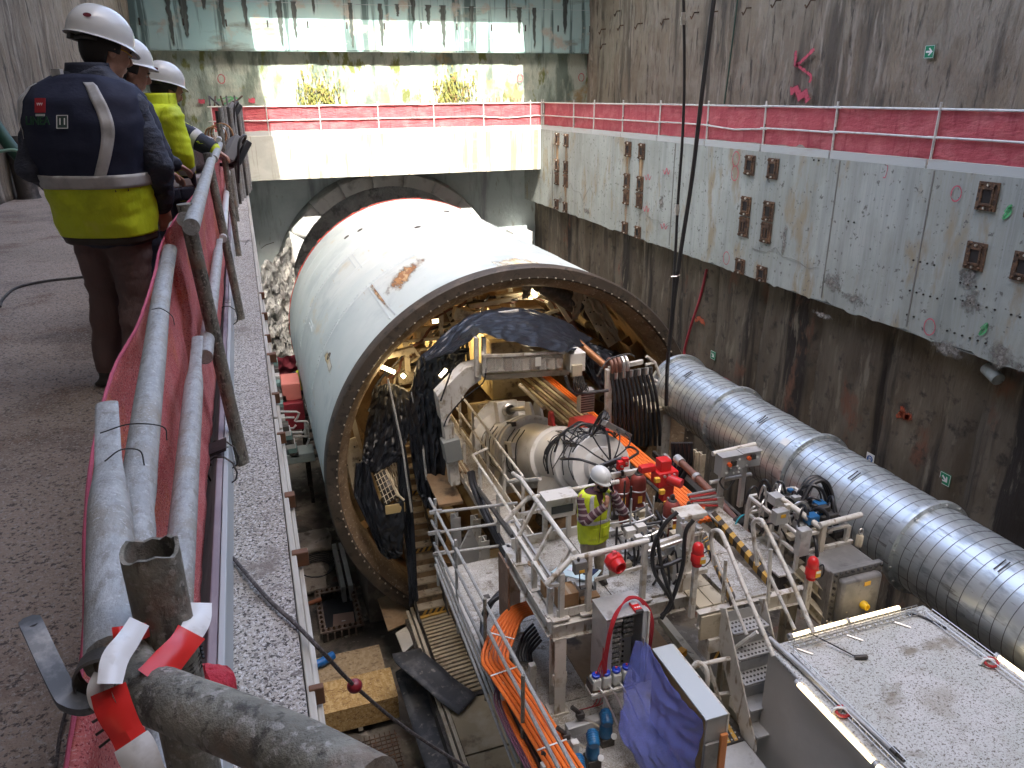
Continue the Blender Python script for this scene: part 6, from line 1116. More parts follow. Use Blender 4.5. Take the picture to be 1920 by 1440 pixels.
# dark floor under the steps with a yellow detector
fl = thing('floor_channel', 'dark sloping floor channel with a grey plate under the walk deck', 'channel', (5.0, 7.5, -6.9))
MB().prism([OZ(1240, 1170, -6.9), OZ(1310, 1290, -6.9), OZ(1400, 1400, -6.9), OZ(1440, 1400, -6.9), OZ(1330, 1190, -6.9)], (0,0,.04)).build('plate', mk('dusty plate', (.20,.17,.13), .85, layers=[((.34,.31,.27), 4, .5, .65), ((.10,.085,.07), 6, .6, .75)]), fl)
MB().bar(OZ(1240, 1160, -6.8), OZ(1400, 1360, -6.8), .12, .12).build('rail', cream, fl); MB().bar(OZ(1330, 1170, -6.7), OZ(1440, 1330, -6.7), .10, .12).build('rail', whiteP, fl)
yd = thing('yellow_detector', 'small orange yellow gas detector lying in the dark floor channel', 'detector', tuple(OZ(1278, 1224, -6.7)))
c = OZ(1278, 1224, -6.7); MB().obox(c, (.06,.03,0), (-.03,.05,0), (0,0,.06)).build('body', mk('orange yellow plastic', (.75,.33,.02), .45), yd, bev=.012); MB().cyl(c+V((.05,0,.03)), c+V((.16,-.1,.02)), .01, 6).build('probe', zinc, yd)
# ------------------------------------------------------------------ big white cabin roof
cab = thing('control_cabin', 'big white cabin seen from above at the lower right with cable baskets and lamp tubes', 'cabin', (6.6, 5, -7.4))
roofp = mk('dirty white cabin roof', (.46, .475, .455), .65, layers=[((.52,.52,.51), 1.4, .42, .66), ((.37,.355,.32), 1.3, .54, .75), ((.23,.205,.16), (1.5,2.2,1), .62, .80), ((.13,.115,.095), 38, .60, .67), ((.20,.18,.15), 90, .60, .68)], bump=[(30, .25, .006), (90, .3, .003)])
RX0, RX1, RY0, RY1, RZ = 5.40, 7.86, 2.6, 6.26, -5.0
MB().box(RX0, RX1, RY0, RY1, RZ-.06, RZ).build('roof', roofp, cab, bev=.02)
wallc = mk('grey brown cabin wall', (.44, .42, .39), .5, layers=[((.48,.46,.43), 1.5, .45, .7)])
MB().box(RX0+.02, RX0+.06, RY0, RY1-.02, -7.3, RZ-.06).build('wall', wallc, cab); MB().box(RX1-.06, RX1-.02, RY0, RY1-.02, -7.3, RZ-.06).build('wall', wallc, cab); MB().box(RX0+.06, RX1-.06, RY1-.06, RY1-.02, -7.3, RZ-.06).build('wall', wallc, cab)
def basket(a, b, w_=.1, n=24):
    a, b = V(a), V(b); d = (b-a).normalized(); s_ = V((-d.y, d.x, 0))*w_/2
    for o in (s_, -s_, V((0,0,0))): MB().tube([a+o+V((0,0,.03)), b+o+V((0,0,.03))], .006, 5).build('basket_wire', zinc, cab)
    for o in (s_, -s_): MB().tube([a+o+V((0,0,.09)), b+o+V((0,0,.09))], .006, 5).build('basket_wire', zinc, cab)
    for k in range(n+1): p = a.lerp(b, k/n); MB().tube([p+s_+V((0,0,.09)), p+s_+V((0,0,.03)), p-s_+V((0,0,.03)), p-s_+V((0,0,.09))], .005, 4, sm=False).build('basket_wire', zinc, cab)
basket((RX0+.14, RY1-.25, RZ), (RX0+.14, 3.4, RZ), .10, 26); basket((RX0+.25, RY1-.12, RZ), (RX1-.2, RY1-.12, RZ), .10, 22); basket((RX1-.14, RY1-.2, RZ), (RX1-.14, 3.4, RZ), .12, 20)
lmt = mk('lit tube on cabin', (.95, .85, .6), .4, emit=((1, .78, .48), .75))
def cabl(p, q, label):
    t = thing('lamp_tube', label, 'lamp', tuple(p), 'lit lamp tubes on the white cabin'); p, q = V(p), V(q); d = (q-p).normalized(); n = 2
    for k in range(n):
        a, b = p.lerp(q, k/n)+d*.04, p.lerp(q, (k+1)/n)-d*.03; MB().cyl(a, b, .026, 10).build('tube', lmt, t); MB().cyl(a-d*.05, a, .038, 10).build('end_cap', grey_st, t)
    MB().bar(p+V((0,0,-.035)), q+V((0,0,-.035)), .05, .03).build('holder', grey_st, t)
cabl((RX0-.035, 5.65, RZ-.03), (RX0-.035, 3.2, RZ-.03), 'long lit lamp tube along the left edge of the cabin roof'); cabl((RX0+.35, RY1+.04, RZ+.02), (RX1-.35, RY1+.04, RZ+.02), 'long lit lamp tube along the far edge of the cabin roof'); cabl((RX1+.04, 5.2, RZ+.0), (RX1+.04, 3.2, RZ+.0), 'lit lamp tube along the right edge of the cabin roof')
dr = thing('drill_rod', 'long grey tube with a threaded end lying on the cabin roof', 'tube', (RX0+.3, 5.3, RZ))
a, b = V((RX0+.06, RY1+.1, RZ+.06)), OZ(1672, 1405, RZ+.05); d = (b-a).normalized(); MB().cyl(a, b, .034, 14).build('tube', grey_st, dr); MB().cyl(b, b+d*.07, .045, 8).build('end_nut', steel_dk, dr); MB().cyl(b+d*.07, b+d*.16, .02, 8).build('thread', steel_dk, dr); MB().cyl(a-d*.04, a+d*.05, .05, 10).build('end_nut', steel_dk, dr)
shk = mk('red shackle', (.40, .035, .035), .45)
for (px, py, l) in ((1580, 1340, 'red lifting shackle by the left edge of the cabin roof'), (1857, 1248, 'red lifting shackle by the right edge of the cabin roof')):
    c = OZ(px, py, RZ); t = thing('lifting_shackle', l, 'shackle', tuple(c), 'red shackles on the cabin roof'); MB().tube([c+V((.085*math.cos(k*.5236), .06*math.sin(k*.5236), .05+.015*math.sin(k*.5236))) for k in range(12)], .018, 8, close=True).build('ring', shk, t); MB().bar(c+V((-.09,.03,.0)), c+V((-.02,.03,.07)), .05, .05).build('lug', zinc, t); MB().tube(spline([c+V((-.12,.04,.02)), c+V((-.08,.03,.09)), c+V((0,.0,.09)), c+V((.04,-.02,.04))], 5), .016, 7).build('strap', swhite, t)
MB().cyl((6.25, 5.72, RZ+.02), (6.38, 5.66, RZ+.04), .03, 10).build('plug', steel_dk, cab); MB().tube(spline([(6.0, 6.25, RZ+.05), (6.1, 6.0, RZ+.06), (6.25, 5.74, RZ+.03)], 5), .009, 6).build('cable', blackhose, cab)
MB().tube(spline([(RX1-.4, RY1-.1, RZ+.03), (RX1-.25, RY1-.2, RZ+.02), (RX1-.15, RY1-.5, RZ+.03)], 5), .014, 6).build('cable', blackhose, cab)
for k in range(3): MB().tube([(RX0+.3+.75*k, RY1-.18, RZ+.02), (RX0+.42+.75*k, RY1-.32, RZ+.012)], .012, 6).build('bracket_pin', zinc, cab)
for k in range(9): MB().tube([(RX0-.08*0+.14+.02*nz(k), 6.0-.28*k, RZ+.06), (RX0+.14, 5.72-.28*k, RZ+.06)], .011, 5).build('cable', hosegrey, cab)
# clamp on the wall by the duct
c = OX(1897, 1047, 9.6); b_ = MB(); b_.obox(c, (.06,0,0), (0,.05,0), (0,0,.07)); tag(b_.build('duct_bracket', zinc, bev=.01), 'small bright bracket on the upper side of the duct at the right edge', 'bracket')
# ================================================================== near railing on the slab edge
nf = thing('netted_railing', 'near railing of grey scaffold tubes with sagging red netting beside the camera', 'railing', (-.2, 2, 0))
posts = [((-.15, 3.01), (-.215, 2.98, 1.05)), ((-.14, 5.28), (-.205, 5.30, 1.08)), ((-.145, 7.62), (-.16, 7.75, 1.18))]
posts += [((-.15, 9.9+2.35*i), (-.17+.03*nz(i), 9.95+2.35*i, 1.12)) for i in range(10)]
for (x, y), tp in posts: MB().tube([(x, y, 0), tp], .0265, 14).build('post', galv_old, nf)
# short cut open tube closest to the camera
b_ = MB(); n = 20; c = V((-.129, .70, 0)); tops = []
for k in range(n):
    a = 2*math.pi*k/n; tops.append(1.0+.006*nz(k*.7)+.004*math.sin(3*a))
rgs = []
for r, top in ((.0255, None), (.0265, 0), (.0225, 0), (.0215, -.12)):
    rgs.append([c+V((r*math.cos(2*math.pi*k/n), r*math.sin(2*math.pi*k/n)*.96, 0 if top is None else tops[k]+top)) for k in range(n)])
b_.add([p for r in rgs for p in r], [(i*n+k, i*n+(k+1) % n, (i+1)*n+(k+1) % n, (i+1)*n+k) for i in range(3) for k in range(n)], True)
b_.disc(c+V((0,0,.90)), (0,0,1), .022, 16); b_.build('cut_post', galv_old, nf)
def flat_tube(pts, r, tip, name='rail'):
    """tube whose far end is hammered flat over the last `tip` metres"""
    pts = [V(p) for p in pts]; n = 16; L_ = (pts[-1]-pts[0]).length; N = 30; vs_ = []
    d = (pts[-1]-pts[0]).normalized(); s_ = d.cross(V((0,0,1))).normalized(); u = s_.cross(d)
    for i in range(N+1):
        t = i/N; p = pts[0].lerp(pts[-1], t); rem = L_*(1-t); k = min(1, max(0, (tip*1.8-rem)/(tip*.8))); k = k*k*(3-2*k)
        for j in range(n):
            a = 2*math.pi*j/n; vs_.append(p+s_*math.cos(a)*r*(1-.30*k)+u*math.sin(a)*r*(1-.80*k))
    b_ = MB(); b_.add(vs_, [(i*n+j, i*n+(j+1) % n, (i+1)*n+(j+1) % n, (i+1)*n+j) for i in range(N) for j in range(n)], True); o = len(b_.v)-n; b_.add([], []); b_.f.append(tuple(range(o, o+n))); b_.sm.append(False); b_.mi.append(0); b_.f.append(tuple(reversed(range(n)))); b_.sm.append(False); b_.mi.append(0)
    return b_.build(name, galv, nf)
MB().tube(spline([OZ(280, 1085, .86), OZ(258, 960, .87), OZ(272, 800, .875), OZ(290, 660, .88), OZ(305, 540, .885), OZ(327, 425, .89)], 4), [.017]*3+[.021]*2+[.0245]*16, 20).build('rail', galv, nf)
flat_tube([OZ(213, 1235, .90), OZ(200, 757, .90)], .0265, .24)
MB().tube(spline([OZ(222, 1215, .895), OZ(262, 1283, .90), OZ(330, 1318, .91), OZ(440, 1360, .92), OZ(560, 1412, .93), OZ(700, 1488, .94)], 6), .0255, 22).build('rail', galv_old, nf)
flat_tube([(-.19, .80, .60), (-.228, 2.80, .61)], .027, .30)
flat_tube([(-.21, 2.75, .55), (-.20, 5.2, .56)], .027, .25); MB().tube([(-.18, 2.62, 1.02), (-.19, 5.45, 1.03)], .027, 14).build('rail', galv, nf)
flat_tube([(-.19, 5.9, 1.0), (-.17, 7.9, 1.02)], .027, .25); flat_tube([(-.22, 2.95, 1.0), (-.21, 3.6, .93)], .027, .2)
for i in range(9): y = 5.2+2.35*i; MB().tube([(-.18, y, .56), (-.18, y+2.5, .58)], .025, 10).build('rail', galv_far, nf); MB().tube([(-.18, y+2.3, 1.05), (-.17, y+4.8, 1.06)], .025, 10).build('rail', galv_far, nf)
TOP = [OZ(120, 1470, .52), OZ(158, 1200, .64), OZ(160, 1000, .74), OZ(176, 840, .78), OZ(212, 695, .82), OZ(258, 610, .86), OZ(288, 520, .90), OZ(304, 455, .92), V((-.245, 3.2, 1.0)), V((-.215, 5.3, .95)), V((-.20, 8, 1.0)), V((-.19, 12, 1.0)), V((-.19, 20, 1.0)), V((-.19, 32, 1.0))]
BOT = [V((-.27, .35, .14)), V((-.262, .62, .14)), V((-.258, .9, .15)), V((-.256, 1.25, .155)), V((-.255, 1.6, .155)), V((-.25, 2.0, .155)), V((-.25, 2.5, .16)), V((-.25, 2.9, .16)), V((-.25, 3.3, .15)), V((-.24, 5.3, .14)), V((-.24, 8, .13)), V((-.24, 12, .13)), V((-.24, 20, .13)), V((-.24, 32, .13))]
tp, bt = spline(TOP, 14), spline(BOT, 14); nT = len(tp)-1
def net(u, v):
    k = u*nT; i = min(int(k), nT-1); a, b = tp[i].lerp(tp[i+1], k-i), bt[i].lerp(bt[i+1], k-i)
    p = b.lerp(a, v); s_ = .05*math.sin(math.pi*v)*fnz(p.y*2.2, p.z*2.5, 4)+.012*nz(p.y*11, p.z*4)
    return p+V((s_*.6-.02*math.sin(math.pi*v)*(1 if p.y < 3 else .3), 0, .004*nz(p.y*30, 1) if v > .99 else 0))
MB().grid(net, nT, 26).build('netting', redmesh2, nf, thick=.003)
hem = mk('pink hem cord', (.50, .10, .16), .9, bump=[((120,120,120), .8, .004)])
MB().tube([tp[i]+V((0,.004*nz(i*1.3),.003*nz(i*2.1))) for i in range(0, 14*9)], .0042, 7).build('hem', hem, nf)
tb1 = mk('purple grey toe board', (.21, .17, .19), .85, layers=[((.28,.24,.25), (8,2,8), .45, .7), ((.13,.10,.12), (20,3,20), .58, .78)], bump=[((30,6,30), .3, .004)])
for i in range(12):
    y0 = .55+2.32*i; b_ = MB(); b_.prism([(-.285, y0, .0), (-.215, y0, .0), (-.205, y0, .15), (-.225, y0, .155)], (0, 2.30, 0)); b_.build('toe_board', tb1, nf, bev=.004)
    MB().box(-.203, -.186, y0, y0+2.3, .002, .15).build('white_board', toe, nf, bev=.003)
wire = mk('thin tie wire', (.05, .045, .04), .5, .6)
for (y, z, r, x) in ((2.86, .10, .06, -.215), (2.7, .11, .055, -.215), (5.0, .1, .06, -.21)): MB().tube([V((x, y, z))+V((r*math.cos(k*.63), .05*math.sin(k*.31), r*1.1*math.sin(k*.63))) for k in range(11)], .0035, 5).build('tie_wire', wire, nf)
b_ = MB(); b_.obox((-.225, 2.82, .17), (.035,0,.01), (0,.05,0), (0,0,.006)); b_.build('clamp_plate', steel_dk, nf)
for (p, q) in (((188, 812), (305, 800)), ((196, 865), (262, 845)), ((285, 580), (322, 592))):
    a, b = OZ(*p, .915), OZ(*q, .915); m1 = (a+b)/2+V((0,0,.010)); MB().tube(spline([a, m1, b, b+V((.004,-.01,-.02))], 6), .0011, 5).build('tie_wire', wire, nf)
for k in range(4): c = V((-.132, .705, .86+.005*k)); MB().tube([c+V((.031*math.cos(i*.5), .031*math.sin(i*.5), .003*math.sin(i))) for i in range(13)]+[c+V((-.06,-.07,-.02+.01*k))], .0014, 5).build('tie_wire', wire, nf)
# warning tape
tape_r = mk('red warning tape', (.60, .025, .02), .28, layers=[((.45,.02,.02), 20, .5, .75)]); tape_w = mk('white warning tape', (.68, .66, .63), .3, layers=[((.52,.49,.45), 25, .55, .75)])
tpg = thing('warning_tape', 'red and white warning tape knotted round the corner of the near railing', 'tape', tuple(OZ(215, 1250, 0.925)))
def ribbon(P, w_, mats, name='tape_strip'):
    P = spline([V(p) for p in P], 6); n = len(P)
    for (i0, i1, mt, wa) in mats:
        a, b = int(i0*(n-1)), int(i1*(n-1)); b_ = MB(); vs_ = []
        for i in range(a, b+1):
            d = (P[min(i+1, n-1)]-P[max(i-1, 0)]).normalized(); vd = (P[i]-CAM).normalized(); s_ = d.cross(vd).normalized(); ww = w_*(.85+.2*nz(i*.13, w_*99))*wa
            for j in range(5): q = (j/4-.5)*2; vs_.append(P[i]+s_*ww*q*.5+vd*(.002*nz(i*.2, j*.9)-.005*(1-q*q)))
        b_.add(vs_, [((i)*5+j, i*5+j+1, (i+1)*5+j+1, (i+1)*5+j) for i in range(b-a) for j in range(4)], True); b_.build(name, mt, tpg)
ribbon([OZ(262, 1165, 0.970), OZ(240, 1200, 0.975), OZ(216, 1235, 0.975), OZ(206, 1282, 0.970)], .022, [(0, 1, tape_w, 1)])
ribbon([OZ(203, 1292, 0.960), OZ(215, 1330, 0.945), OZ(238, 1375, 0.925), OZ(262, 1420, 0.905), OZ(285, 1480, 0.875)], .030, [(0, .62, tape_r, 1), (.62, 1, tape_w, 1.1)])
ribbon([OZ(212, 1195, 0.970), OZ(232, 1190, 0.970), OZ(258, 1185, 0.945), OZ(280, 1180, 0.925)], .018, [(0, 1, tape_r, 1)])
ribbon([OZ(376, 1130, 0.910), OZ(370, 1165, 0.915), OZ(345, 1205, 0.925), OZ(310, 1245, 0.925), OZ(285, 1275, 0.925)], .034, [(0, .42, tape_w, .8), (.40, 1, tape_r, 1)])
ribbon([OZ(198, 1265, 0.965), OZ(188, 1290, 0.955), OZ(196, 1312, 0.945), OZ(213, 1305, 0.955)], .022, [(0, 1, tape_w, 1)])
ng = MB(); c = OZ(392, 1293, .72); ng.ell(c, (.034,0,0), (0,.03,0), (0,0,.03), 18, 12)
ng.v = [p+V((.006*nz(p.x*150, p.y*150), .006*nz(p.y*150, p.z*150), .006*nz(p.z*150, p.x*150))) for p in ng.v]; tag(ng.build('net_bundle', mk('bunched red net', (.50,.02,.04), .5, bump=[(260, .9, .004)])), 'bunched up end of red netting behind the bent railing tube', 'netting')
# flat steel lever
lv = thing('steel_lever', 'flat dark steel lever with a hole sticking out from the railing corner', 'lever', tuple(OZ(130, 1300, .88)))
LP = [OZ(52, 1156, .92), OZ(62, 1175, .92), OZ(92, 1240, .90), OZ(120, 1295, .89), OZ(134, 1310, .885), OZ(162, 1316, .88), OZ(190, 1300, .88)]
P = spline(LP, 6); b_ = MB(); vs_ = []
for i, p in enumerate(P):
    d = (P[min(i+1, len(P)-1)]-P[max(i-1, 0)]).normalized(); s_ = d.cross(V((0,0,1))).normalized(); ww = .0095*min(1, .45+i*.28); vs_ += [p+s_*ww, p+s_*ww-V((0,0,.008)), p-s_*ww-V((0,0,.008)), p-s_*ww]
b_.add(vs_, [(i*4+j, i*4+(j+1) % 4, (i+1)*4+(j+1) % 4, (i+1)*4+j) for i in range(len(P)-1) for j in range(4)]+[(3,2,1,0)]); b_.build('bar', mk('grey worn lever', (.12,.125,.13), .5, .5, layers=[((.22,.22,.22), 40, .5, .75)]), lv)
MB().cyl(OZ(62, 1170, .92)-V((0,0,.004)), OZ(62, 1170, .92)+V((0,0,.0006)), .0045, 14).build('hole', holem, lv)
MB().lathe(OZ(203, 1268, .893), (.12,1,.05), [(.0268,-.010), (.029,-.008), (.029,.008), (.0268,.010)], 22).build('clamp_ring', steel_dk, lv)
# rope over the slab edge with a red ball
rope = mk('dirty steel rope', (.055, .045, .042), .7, layers=[((.14,.12,.11), 90, .5, .7)], bump=[((160,160,160), .8, .004)])
rp = thing('steel_rope', 'dark rope running diagonally over the slab edge down into the shaft', 'rope', tuple(OZ(440, 1050, .02)))
RP = [OZ(437, 1046, .02), OZ(500, 1120, .02), OZ(552, 1168, .018), OZ(590, 1207, .012), OZ(612, 1230, -.05), OZ(665, 1286, -.30), OZ(760, 1365, -.6), OZ(880, 1442, -.9), OZ(960, 1490, -1.1)]
MB().tube(spline(RP, 6), .0062, 8).build('strand', rope, rp)
c = RP[5]; rb_ = MB(); rb_.ell(c, (.024,0,0), (0,.024,0), (0,0,.022), 20, 14); tag(rb_.build('red_ball', mk('dark red rubber', (.22,.012,.02), .35)), 'dark red rubber ball threaded on the diagonal rope', 'ball')
# litter of the walkway
hang('loose_cable', [OZ(0, 575, .01), OZ(6, 560, .012), OZ(30, 540, .012), OZ(80, 528, .014), OZ(160, 519, .014), OZ(230, 512, .012)], .010, steel_dk, 'thin dark cable lying on the walkway left of the first man', 'cable')
hang('wire_scrap', [OZ(105, 1440, .02), OZ(112, 1380, .02), OZ(125, 1330, .03), OZ(140, 1310, .05)], .004, rope, 'thin wire curling on the walkway at the bottom left', 'wire')
tw = MB(); 
for i in range(2): a = OZ(460+30*i, R_.uniform(440, 520), .012); t_ = R_.uniform(-1, 1); tw = MB(); tw.tube([a, a+V((.12*t_, .15, .005)), a+V((.3*t_, .25+.1*t_, .0))], .004, 5); tag(tw.build('wire_scrap', steel_dk), ['thin dark wire scrap on the slab edge nearer the post feet', 'thin dark wire scrap near the outer lip of the slab edge'][i], 'wire scrap')
# floodlights and poles along the railing
def flood(px, py, y, s, label):
    c = OY(px, py, y); t = thing('floodlight', label, 'floodlight', tuple(c)); n_ = V((.78, .15, -.60)).normalized(); u = V((-.3, .85, -.2)); u = (u-n_*u.dot(n_)).normalized(); v = n_.cross(u)
    MB().obox(c, u*s, v*s*.72, n_*.03).build('panel', mk('black lamp housing', (.025,.027,.03), .4), t, bev=.01); MB().obox(c+n_*.031, u*s*.88, v*s*.6, n_*.003).build('glass', mk('dark lamp glass', (.05,.055,.06), .12), t)
    for k in range(5): MB().obox(c-n_*.035+u*s*(k-2)*.3, u*.008, v*s*.55, n_*.02).build('cooling_fin', blackpaint, t)
    MB().obox(c-n_*.05-u*s*.95+V((-.06,0,.0)), u*.09, v*.12, n_*.045).build('driver_box', mk('grey driver box', (.26,.27,.28), .5), t, bev=.008); MB().bar(c-v*s*.8-u*.1, c-v*s*.8+u*s-n_*.1, .03, .03).build('bracket', steel_dk, t)
    MB().tube(spline([c-u*s-n_*.05, c-u*s*1.6+V((0,0,.12)), c-u*s*2.2+V((-.1,0,.05)), c-u*s*2.2+V((-.15,0,-.3))], 6), .012, 6).build('cable', blackhose, t)
flood(446, 291, 7.9, .17, 'black floodlight panel turned to the shaft on the railing beside the yellow sleeve'); flood(435, 218, 12.6, .21, 'second black floodlight farther along the railing by the bundle of poles')
pb_ = thing('pole_bundle', 'bundle of upright grey poles and rods tied to the railing beyond the floodlight', 'poles', (-.15, 11.5, 0))
for i in range(9): x, y = -.22+.035*i, 10.5+.35*i; MB().tube([(x, y, 0), (x+.05*nz(i), y+.1*nz(i*3), 1.25+.25*abs(nz(i*1.9)))], .03, 8).build('pole', galv if i % 3 else steel_dk, pb_)
for i in range(7): p = V((-.35+.06*i, 12.5, 1.30)); MB().tube([p, p+V((.35*nz(i*2.3), .2, .12+.1*nz(i)))], .014, 5).build('rod', [steel_dk, rust][i % 2], pb_)
for i in range(3): MB().lathe((-.28+.05*i, 9.4, 1.02), (.3,1,0), [(.07+.02*i, 0), (.085+.02*i, 0)], 16).build('rope_coil', mk('orange cord', (.45,.25,.12), .8), pb_, thick=.02)
def sackf(u, v):
    a = 2*math.pi*u; r = math.sin(math.pi*min(.97, v*.9+.06)); return V((-.50+.27*r*math.cos(a)*(1+.2*nz(u*6, v*5)), 8.3+.3*r*math.sin(a), .72+.42*(1-v)-.0+.05*nz(u*7, v*6, 3)))
sk = MB(); sk.grid(sackf, 30, 24); tag(sk.build('white_sack', mk('dirty white cloth', (.52,.50,.50), .9, bump=[(9, .7, .04), (30, .3, .01)])), 'crumpled white cloth sack on the railing in front of the yellow jacket', 'sack')
bx_ = MB(); bx_.box(-.72, -.26, 7.9, 8.7, .0, .72); tag(bx_.build('white_box', mk('grey white bin', (.36,.34,.38), .8, bump=[(8, .5, .04)]), bev=.03), 'grey white wrapped bin under the white cloth sack', 'bin')
# ================================================================== things on the shaft floor at the left
ZB = -11.72
ff = thing('bolted_frame', 'rectangular rusty steel frame with bolts on top lying on the muddy shaft floor', 'steel frame', (.95, 17.6, ZB))
frm = mk('grey rusty frame steel', (.22, .17, .14), .7, .3, layers=[((.14,.09,.065), 4, .45, .7), ((.32,.28,.25), 7, .6, .8)])
fx0, fx1, fy0, fy1, fz = .40, 1.52, 16.75, 18.65, -11.45
for (a, b, c, d) in ((fx0, fx1, fy0, fy0+.18), (fx0, fx1, fy1-.18, fy1), (fx0, fx0+.16, fy0+.18, fy1-.18), (fx1-.16, fx1, fy0+.18, fy1-.18)):
    MB().box(a, b, c, d, fz-.05, fz).build('flange', frm, ff, bev=.008); MB().box(a+.05, b-.05, c+.05, d-.05, ZB-.1, fz-.05).build('web', steel_dk, ff)
for k in range(8):
    for (x, y) in ((lerp(fx0+.08, fx1-.08, k/7), fy0+.09), (lerp(fx0+.08, fx1-.08, k/7), fy1-.09), (fx0+.08, lerp(fy0+.25, fy1-.25, k/7)), (fx1-.08, lerp(fy0+.25, fy1-.25, k/7))): MB().lathe((x, y, fz), (0,0,1), [(.045,0), (.045,.02), (.025,.022), (.025,.06), (0,.062)], 7).build('bolt', rust, ff)
MB().box(fx0+.16, fx1-.16, fy0+.18, fy1-.18, ZB, ZB+.03).build('floor', mk('wet black floor', (.02,.022,.026), .3), ff)
cb_ = MB(); cb_.prism([(.72, 16.98, ZB+.10), (1.3, 17.0, ZB+.10), (1.32, 17.45, ZB+.2), (.80, 17.5, ZB+.2)], (0,0,.02)); pk = cb_.build('packing_board', mk('pinkish board', (.32,.22,.18), .85)); tag(pk, 'pinkish brown board lying inside the bolted steel frame', 'board'); MB().box(.98, 1.08, 17.2, 17.3, ZB+.165, ZB+.172).build('label_sticker', swhite, pk)
for k in range(5): MB().box(fx0+.2+.15*k, fx0+.26+.15*k, fy1-.22, fy1-.18, ZB, fz-.06).build('stiffener', steel_dk, ff); MB().box(fx0+.15+.18*k, fx0+.19+.18*k, fy0-.03, fy0+.02, ZB, fz-.05).build('stiffener', frm, ff)
osb = mk('chipboard', (.40, .25, .09), .8, layers=[((.52,.36,.16), (14,5,14), .46, .62), ((.26,.15,.055), (9,16,9), .56, .68), ((.56,.42,.22), 30, .6, .7)], bump=[((20,9,20), .3, .006)]); osb2 = mk('greyed chipboard', (.31, .225, .13), .85, layers=[((.38,.29,.18), (12,6,12), .46, .62), ((.20,.14,.08), (8,14,8), .57, .7)])
def crate(x0, x1, y0, y1, z1, mt, label, z0=ZB):
    t = thing('chipboard_crate', label, 'crate', ((x0+x1)/2, y0, z0), 'chipboard crates on the shaft floor'); zb = z0+.12
    MB().box(x0, x1, y0, y1, z1-.02, z1).build('lid', mt, t, bev=.004)
    for (a, b, c, d) in ((x0+.005, x1-.005, y0+.005, y0+.025), (x0+.005, x1-.005, y1-.025, y1-.005), (x0+.005, x0+.025, y0+.025, y1-.025), (x1-.025, x1-.005, y0+.025, y1-.025)): MB().box(a, b, c, d, zb, z1-.02).build('side', mt, t)
    for k in range(3): x = lerp(x0+.06, x1-.06, k/2); MB().box(x-.05, x+.05, y0+.02, y1-.02, z0, zb).build('skid', timber, t)
crate(.06, 1.80, 13.45, 14.42, -11.0, osb, 'bright chipboard crate, the nearer one of two under the rope'); crate(.12, 1.72, 14.55, 15.6, -11.25, osb2, 'greyer low chipboard crate just behind the bright crate'); crate(.75, 2.3, 10.2, 11.3, -10.95, osb, 'chipboard crate cut by the bottom edge beside the black belts')
gm = thing('floor_grating', 'dark wire floor grating in front of the bright chipboard crate', 'grating', (1, 12.6, ZB))
for k in range(13): MB().bar((.3+.11*k, 11.6, ZB+.05), (.3+.11*k, 13.2, ZB+.05), .02, .03).build('bar', rust, gm)
for k in range(14): MB().bar((.25, 11.65+.11*k, ZB+.06), (1.65, 11.65+.11*k, ZB+.06), .015, .02).build('bar', rust, gm)
cl_ = thing('cable_coil', 'loose coil of black cable on the muddy floor by the slab edge', 'cable coil', tuple(OZ(592, 1066, ZB)))
c = OZ(596, 1066, ZB+.06); 
for k in range(5): r = .42+.05*k; MB().tube([c+V((r*.85*math.cos(i*.3+k), r*math.sin(i*.3+k), .03*k+.02*nz(i*.5, k))) for i in range(24)], .018, 6).build('loop', blackhose, cl_)
hang('loose_cable', [OZ(565, 1050, ZB+.05), OZ(600, 1035, ZB+.05), OZ(650, 1032, ZB+.05), OZ(700, 1030, ZB+.05)], .02, blackhose, 'black cable running from the coil towards the shield foot')
hang('blue_hose', [OZ(575, 1250, -11.1), OZ(600, 1243, -11.1), OZ(625, 1228, -11.1)], .10, mk('blue hose', (.01,.13,.42), .4), 'bright blue hose end beside the chipboard crates', 'hose', 14)
rustp = mk('orange brown pipe', (.30, .10, .04), .6); b_ = MB(); b_.cyl((.2, 17.9, -11.3), (.55, 18.0, -11.3), .06, 12); tag(b_.build('short_pipe', rustp), 'short orange brown pipe at the left side of the bolted frame', 'pipe')
for (px, py, q, l) in (((575, 1000), None, .9, 'muddy concrete slab piece on the floor left of the shield foot'), ((590, 1010), None, .5, 'second muddy slab piece beside the shield cradle')): pass
crd = thing('shield_cradle', 'concrete and steel cradle blocks under the left foot of the shield', 'cradle', (1.6, 17, -12))
MB().prism([(1.7, 17.2, -11.8), (2.6, 17.2, -11.8), (2.4, 17.2, -10.95), (1.75, 17.2, -10.1)], (0, 9, 0)).build('left_block', mk('muddy cradle block', (.12,.10,.085), .9, layers=[((.2,.17,.14), 2, .5, .7)]), crd); MB().prism([(9.9, 15.9, -11.8), (8.9, 15.9, -11.8), (9.2, 15.9, -10.9), (9.7, 15.9, -10.2)], (0, 10, 0)).build('right_block', mud, crd)
for k in range(2): MB().box(1.12+.2*k, 1.24+.2*k, 18.2, 20.5, -11.7, -11.2).build('grey_post', grey_st, crd)
for (x0, x1, y0, y1, z, l) in ((.15, 1.15, 20.8, 22.0, -11.55, 'pale muddy slab on the floor beside the shield'), (.12, .8, 18.9, 20.2, -11.62, 'pale muddy slab on the floor behind the cable coil')):
    b_ = MB(); b_.grid(lambda u, v: V((lerp(x0, x1, u)+.06*nz(v*4, z), lerp(y0, y1, v)+.06*nz(u*4, z), z+.03*nz(u*5, v*5))), 10, 10); tag(b_.build('muddy_slab', mk('muddy slab', (.25,.21,.17), .85, layers=[((.33,.29,.25), 2, .45, .7), ((.12,.09,.07), 3, .58, .75)]), thick=.12), l, 'slab')
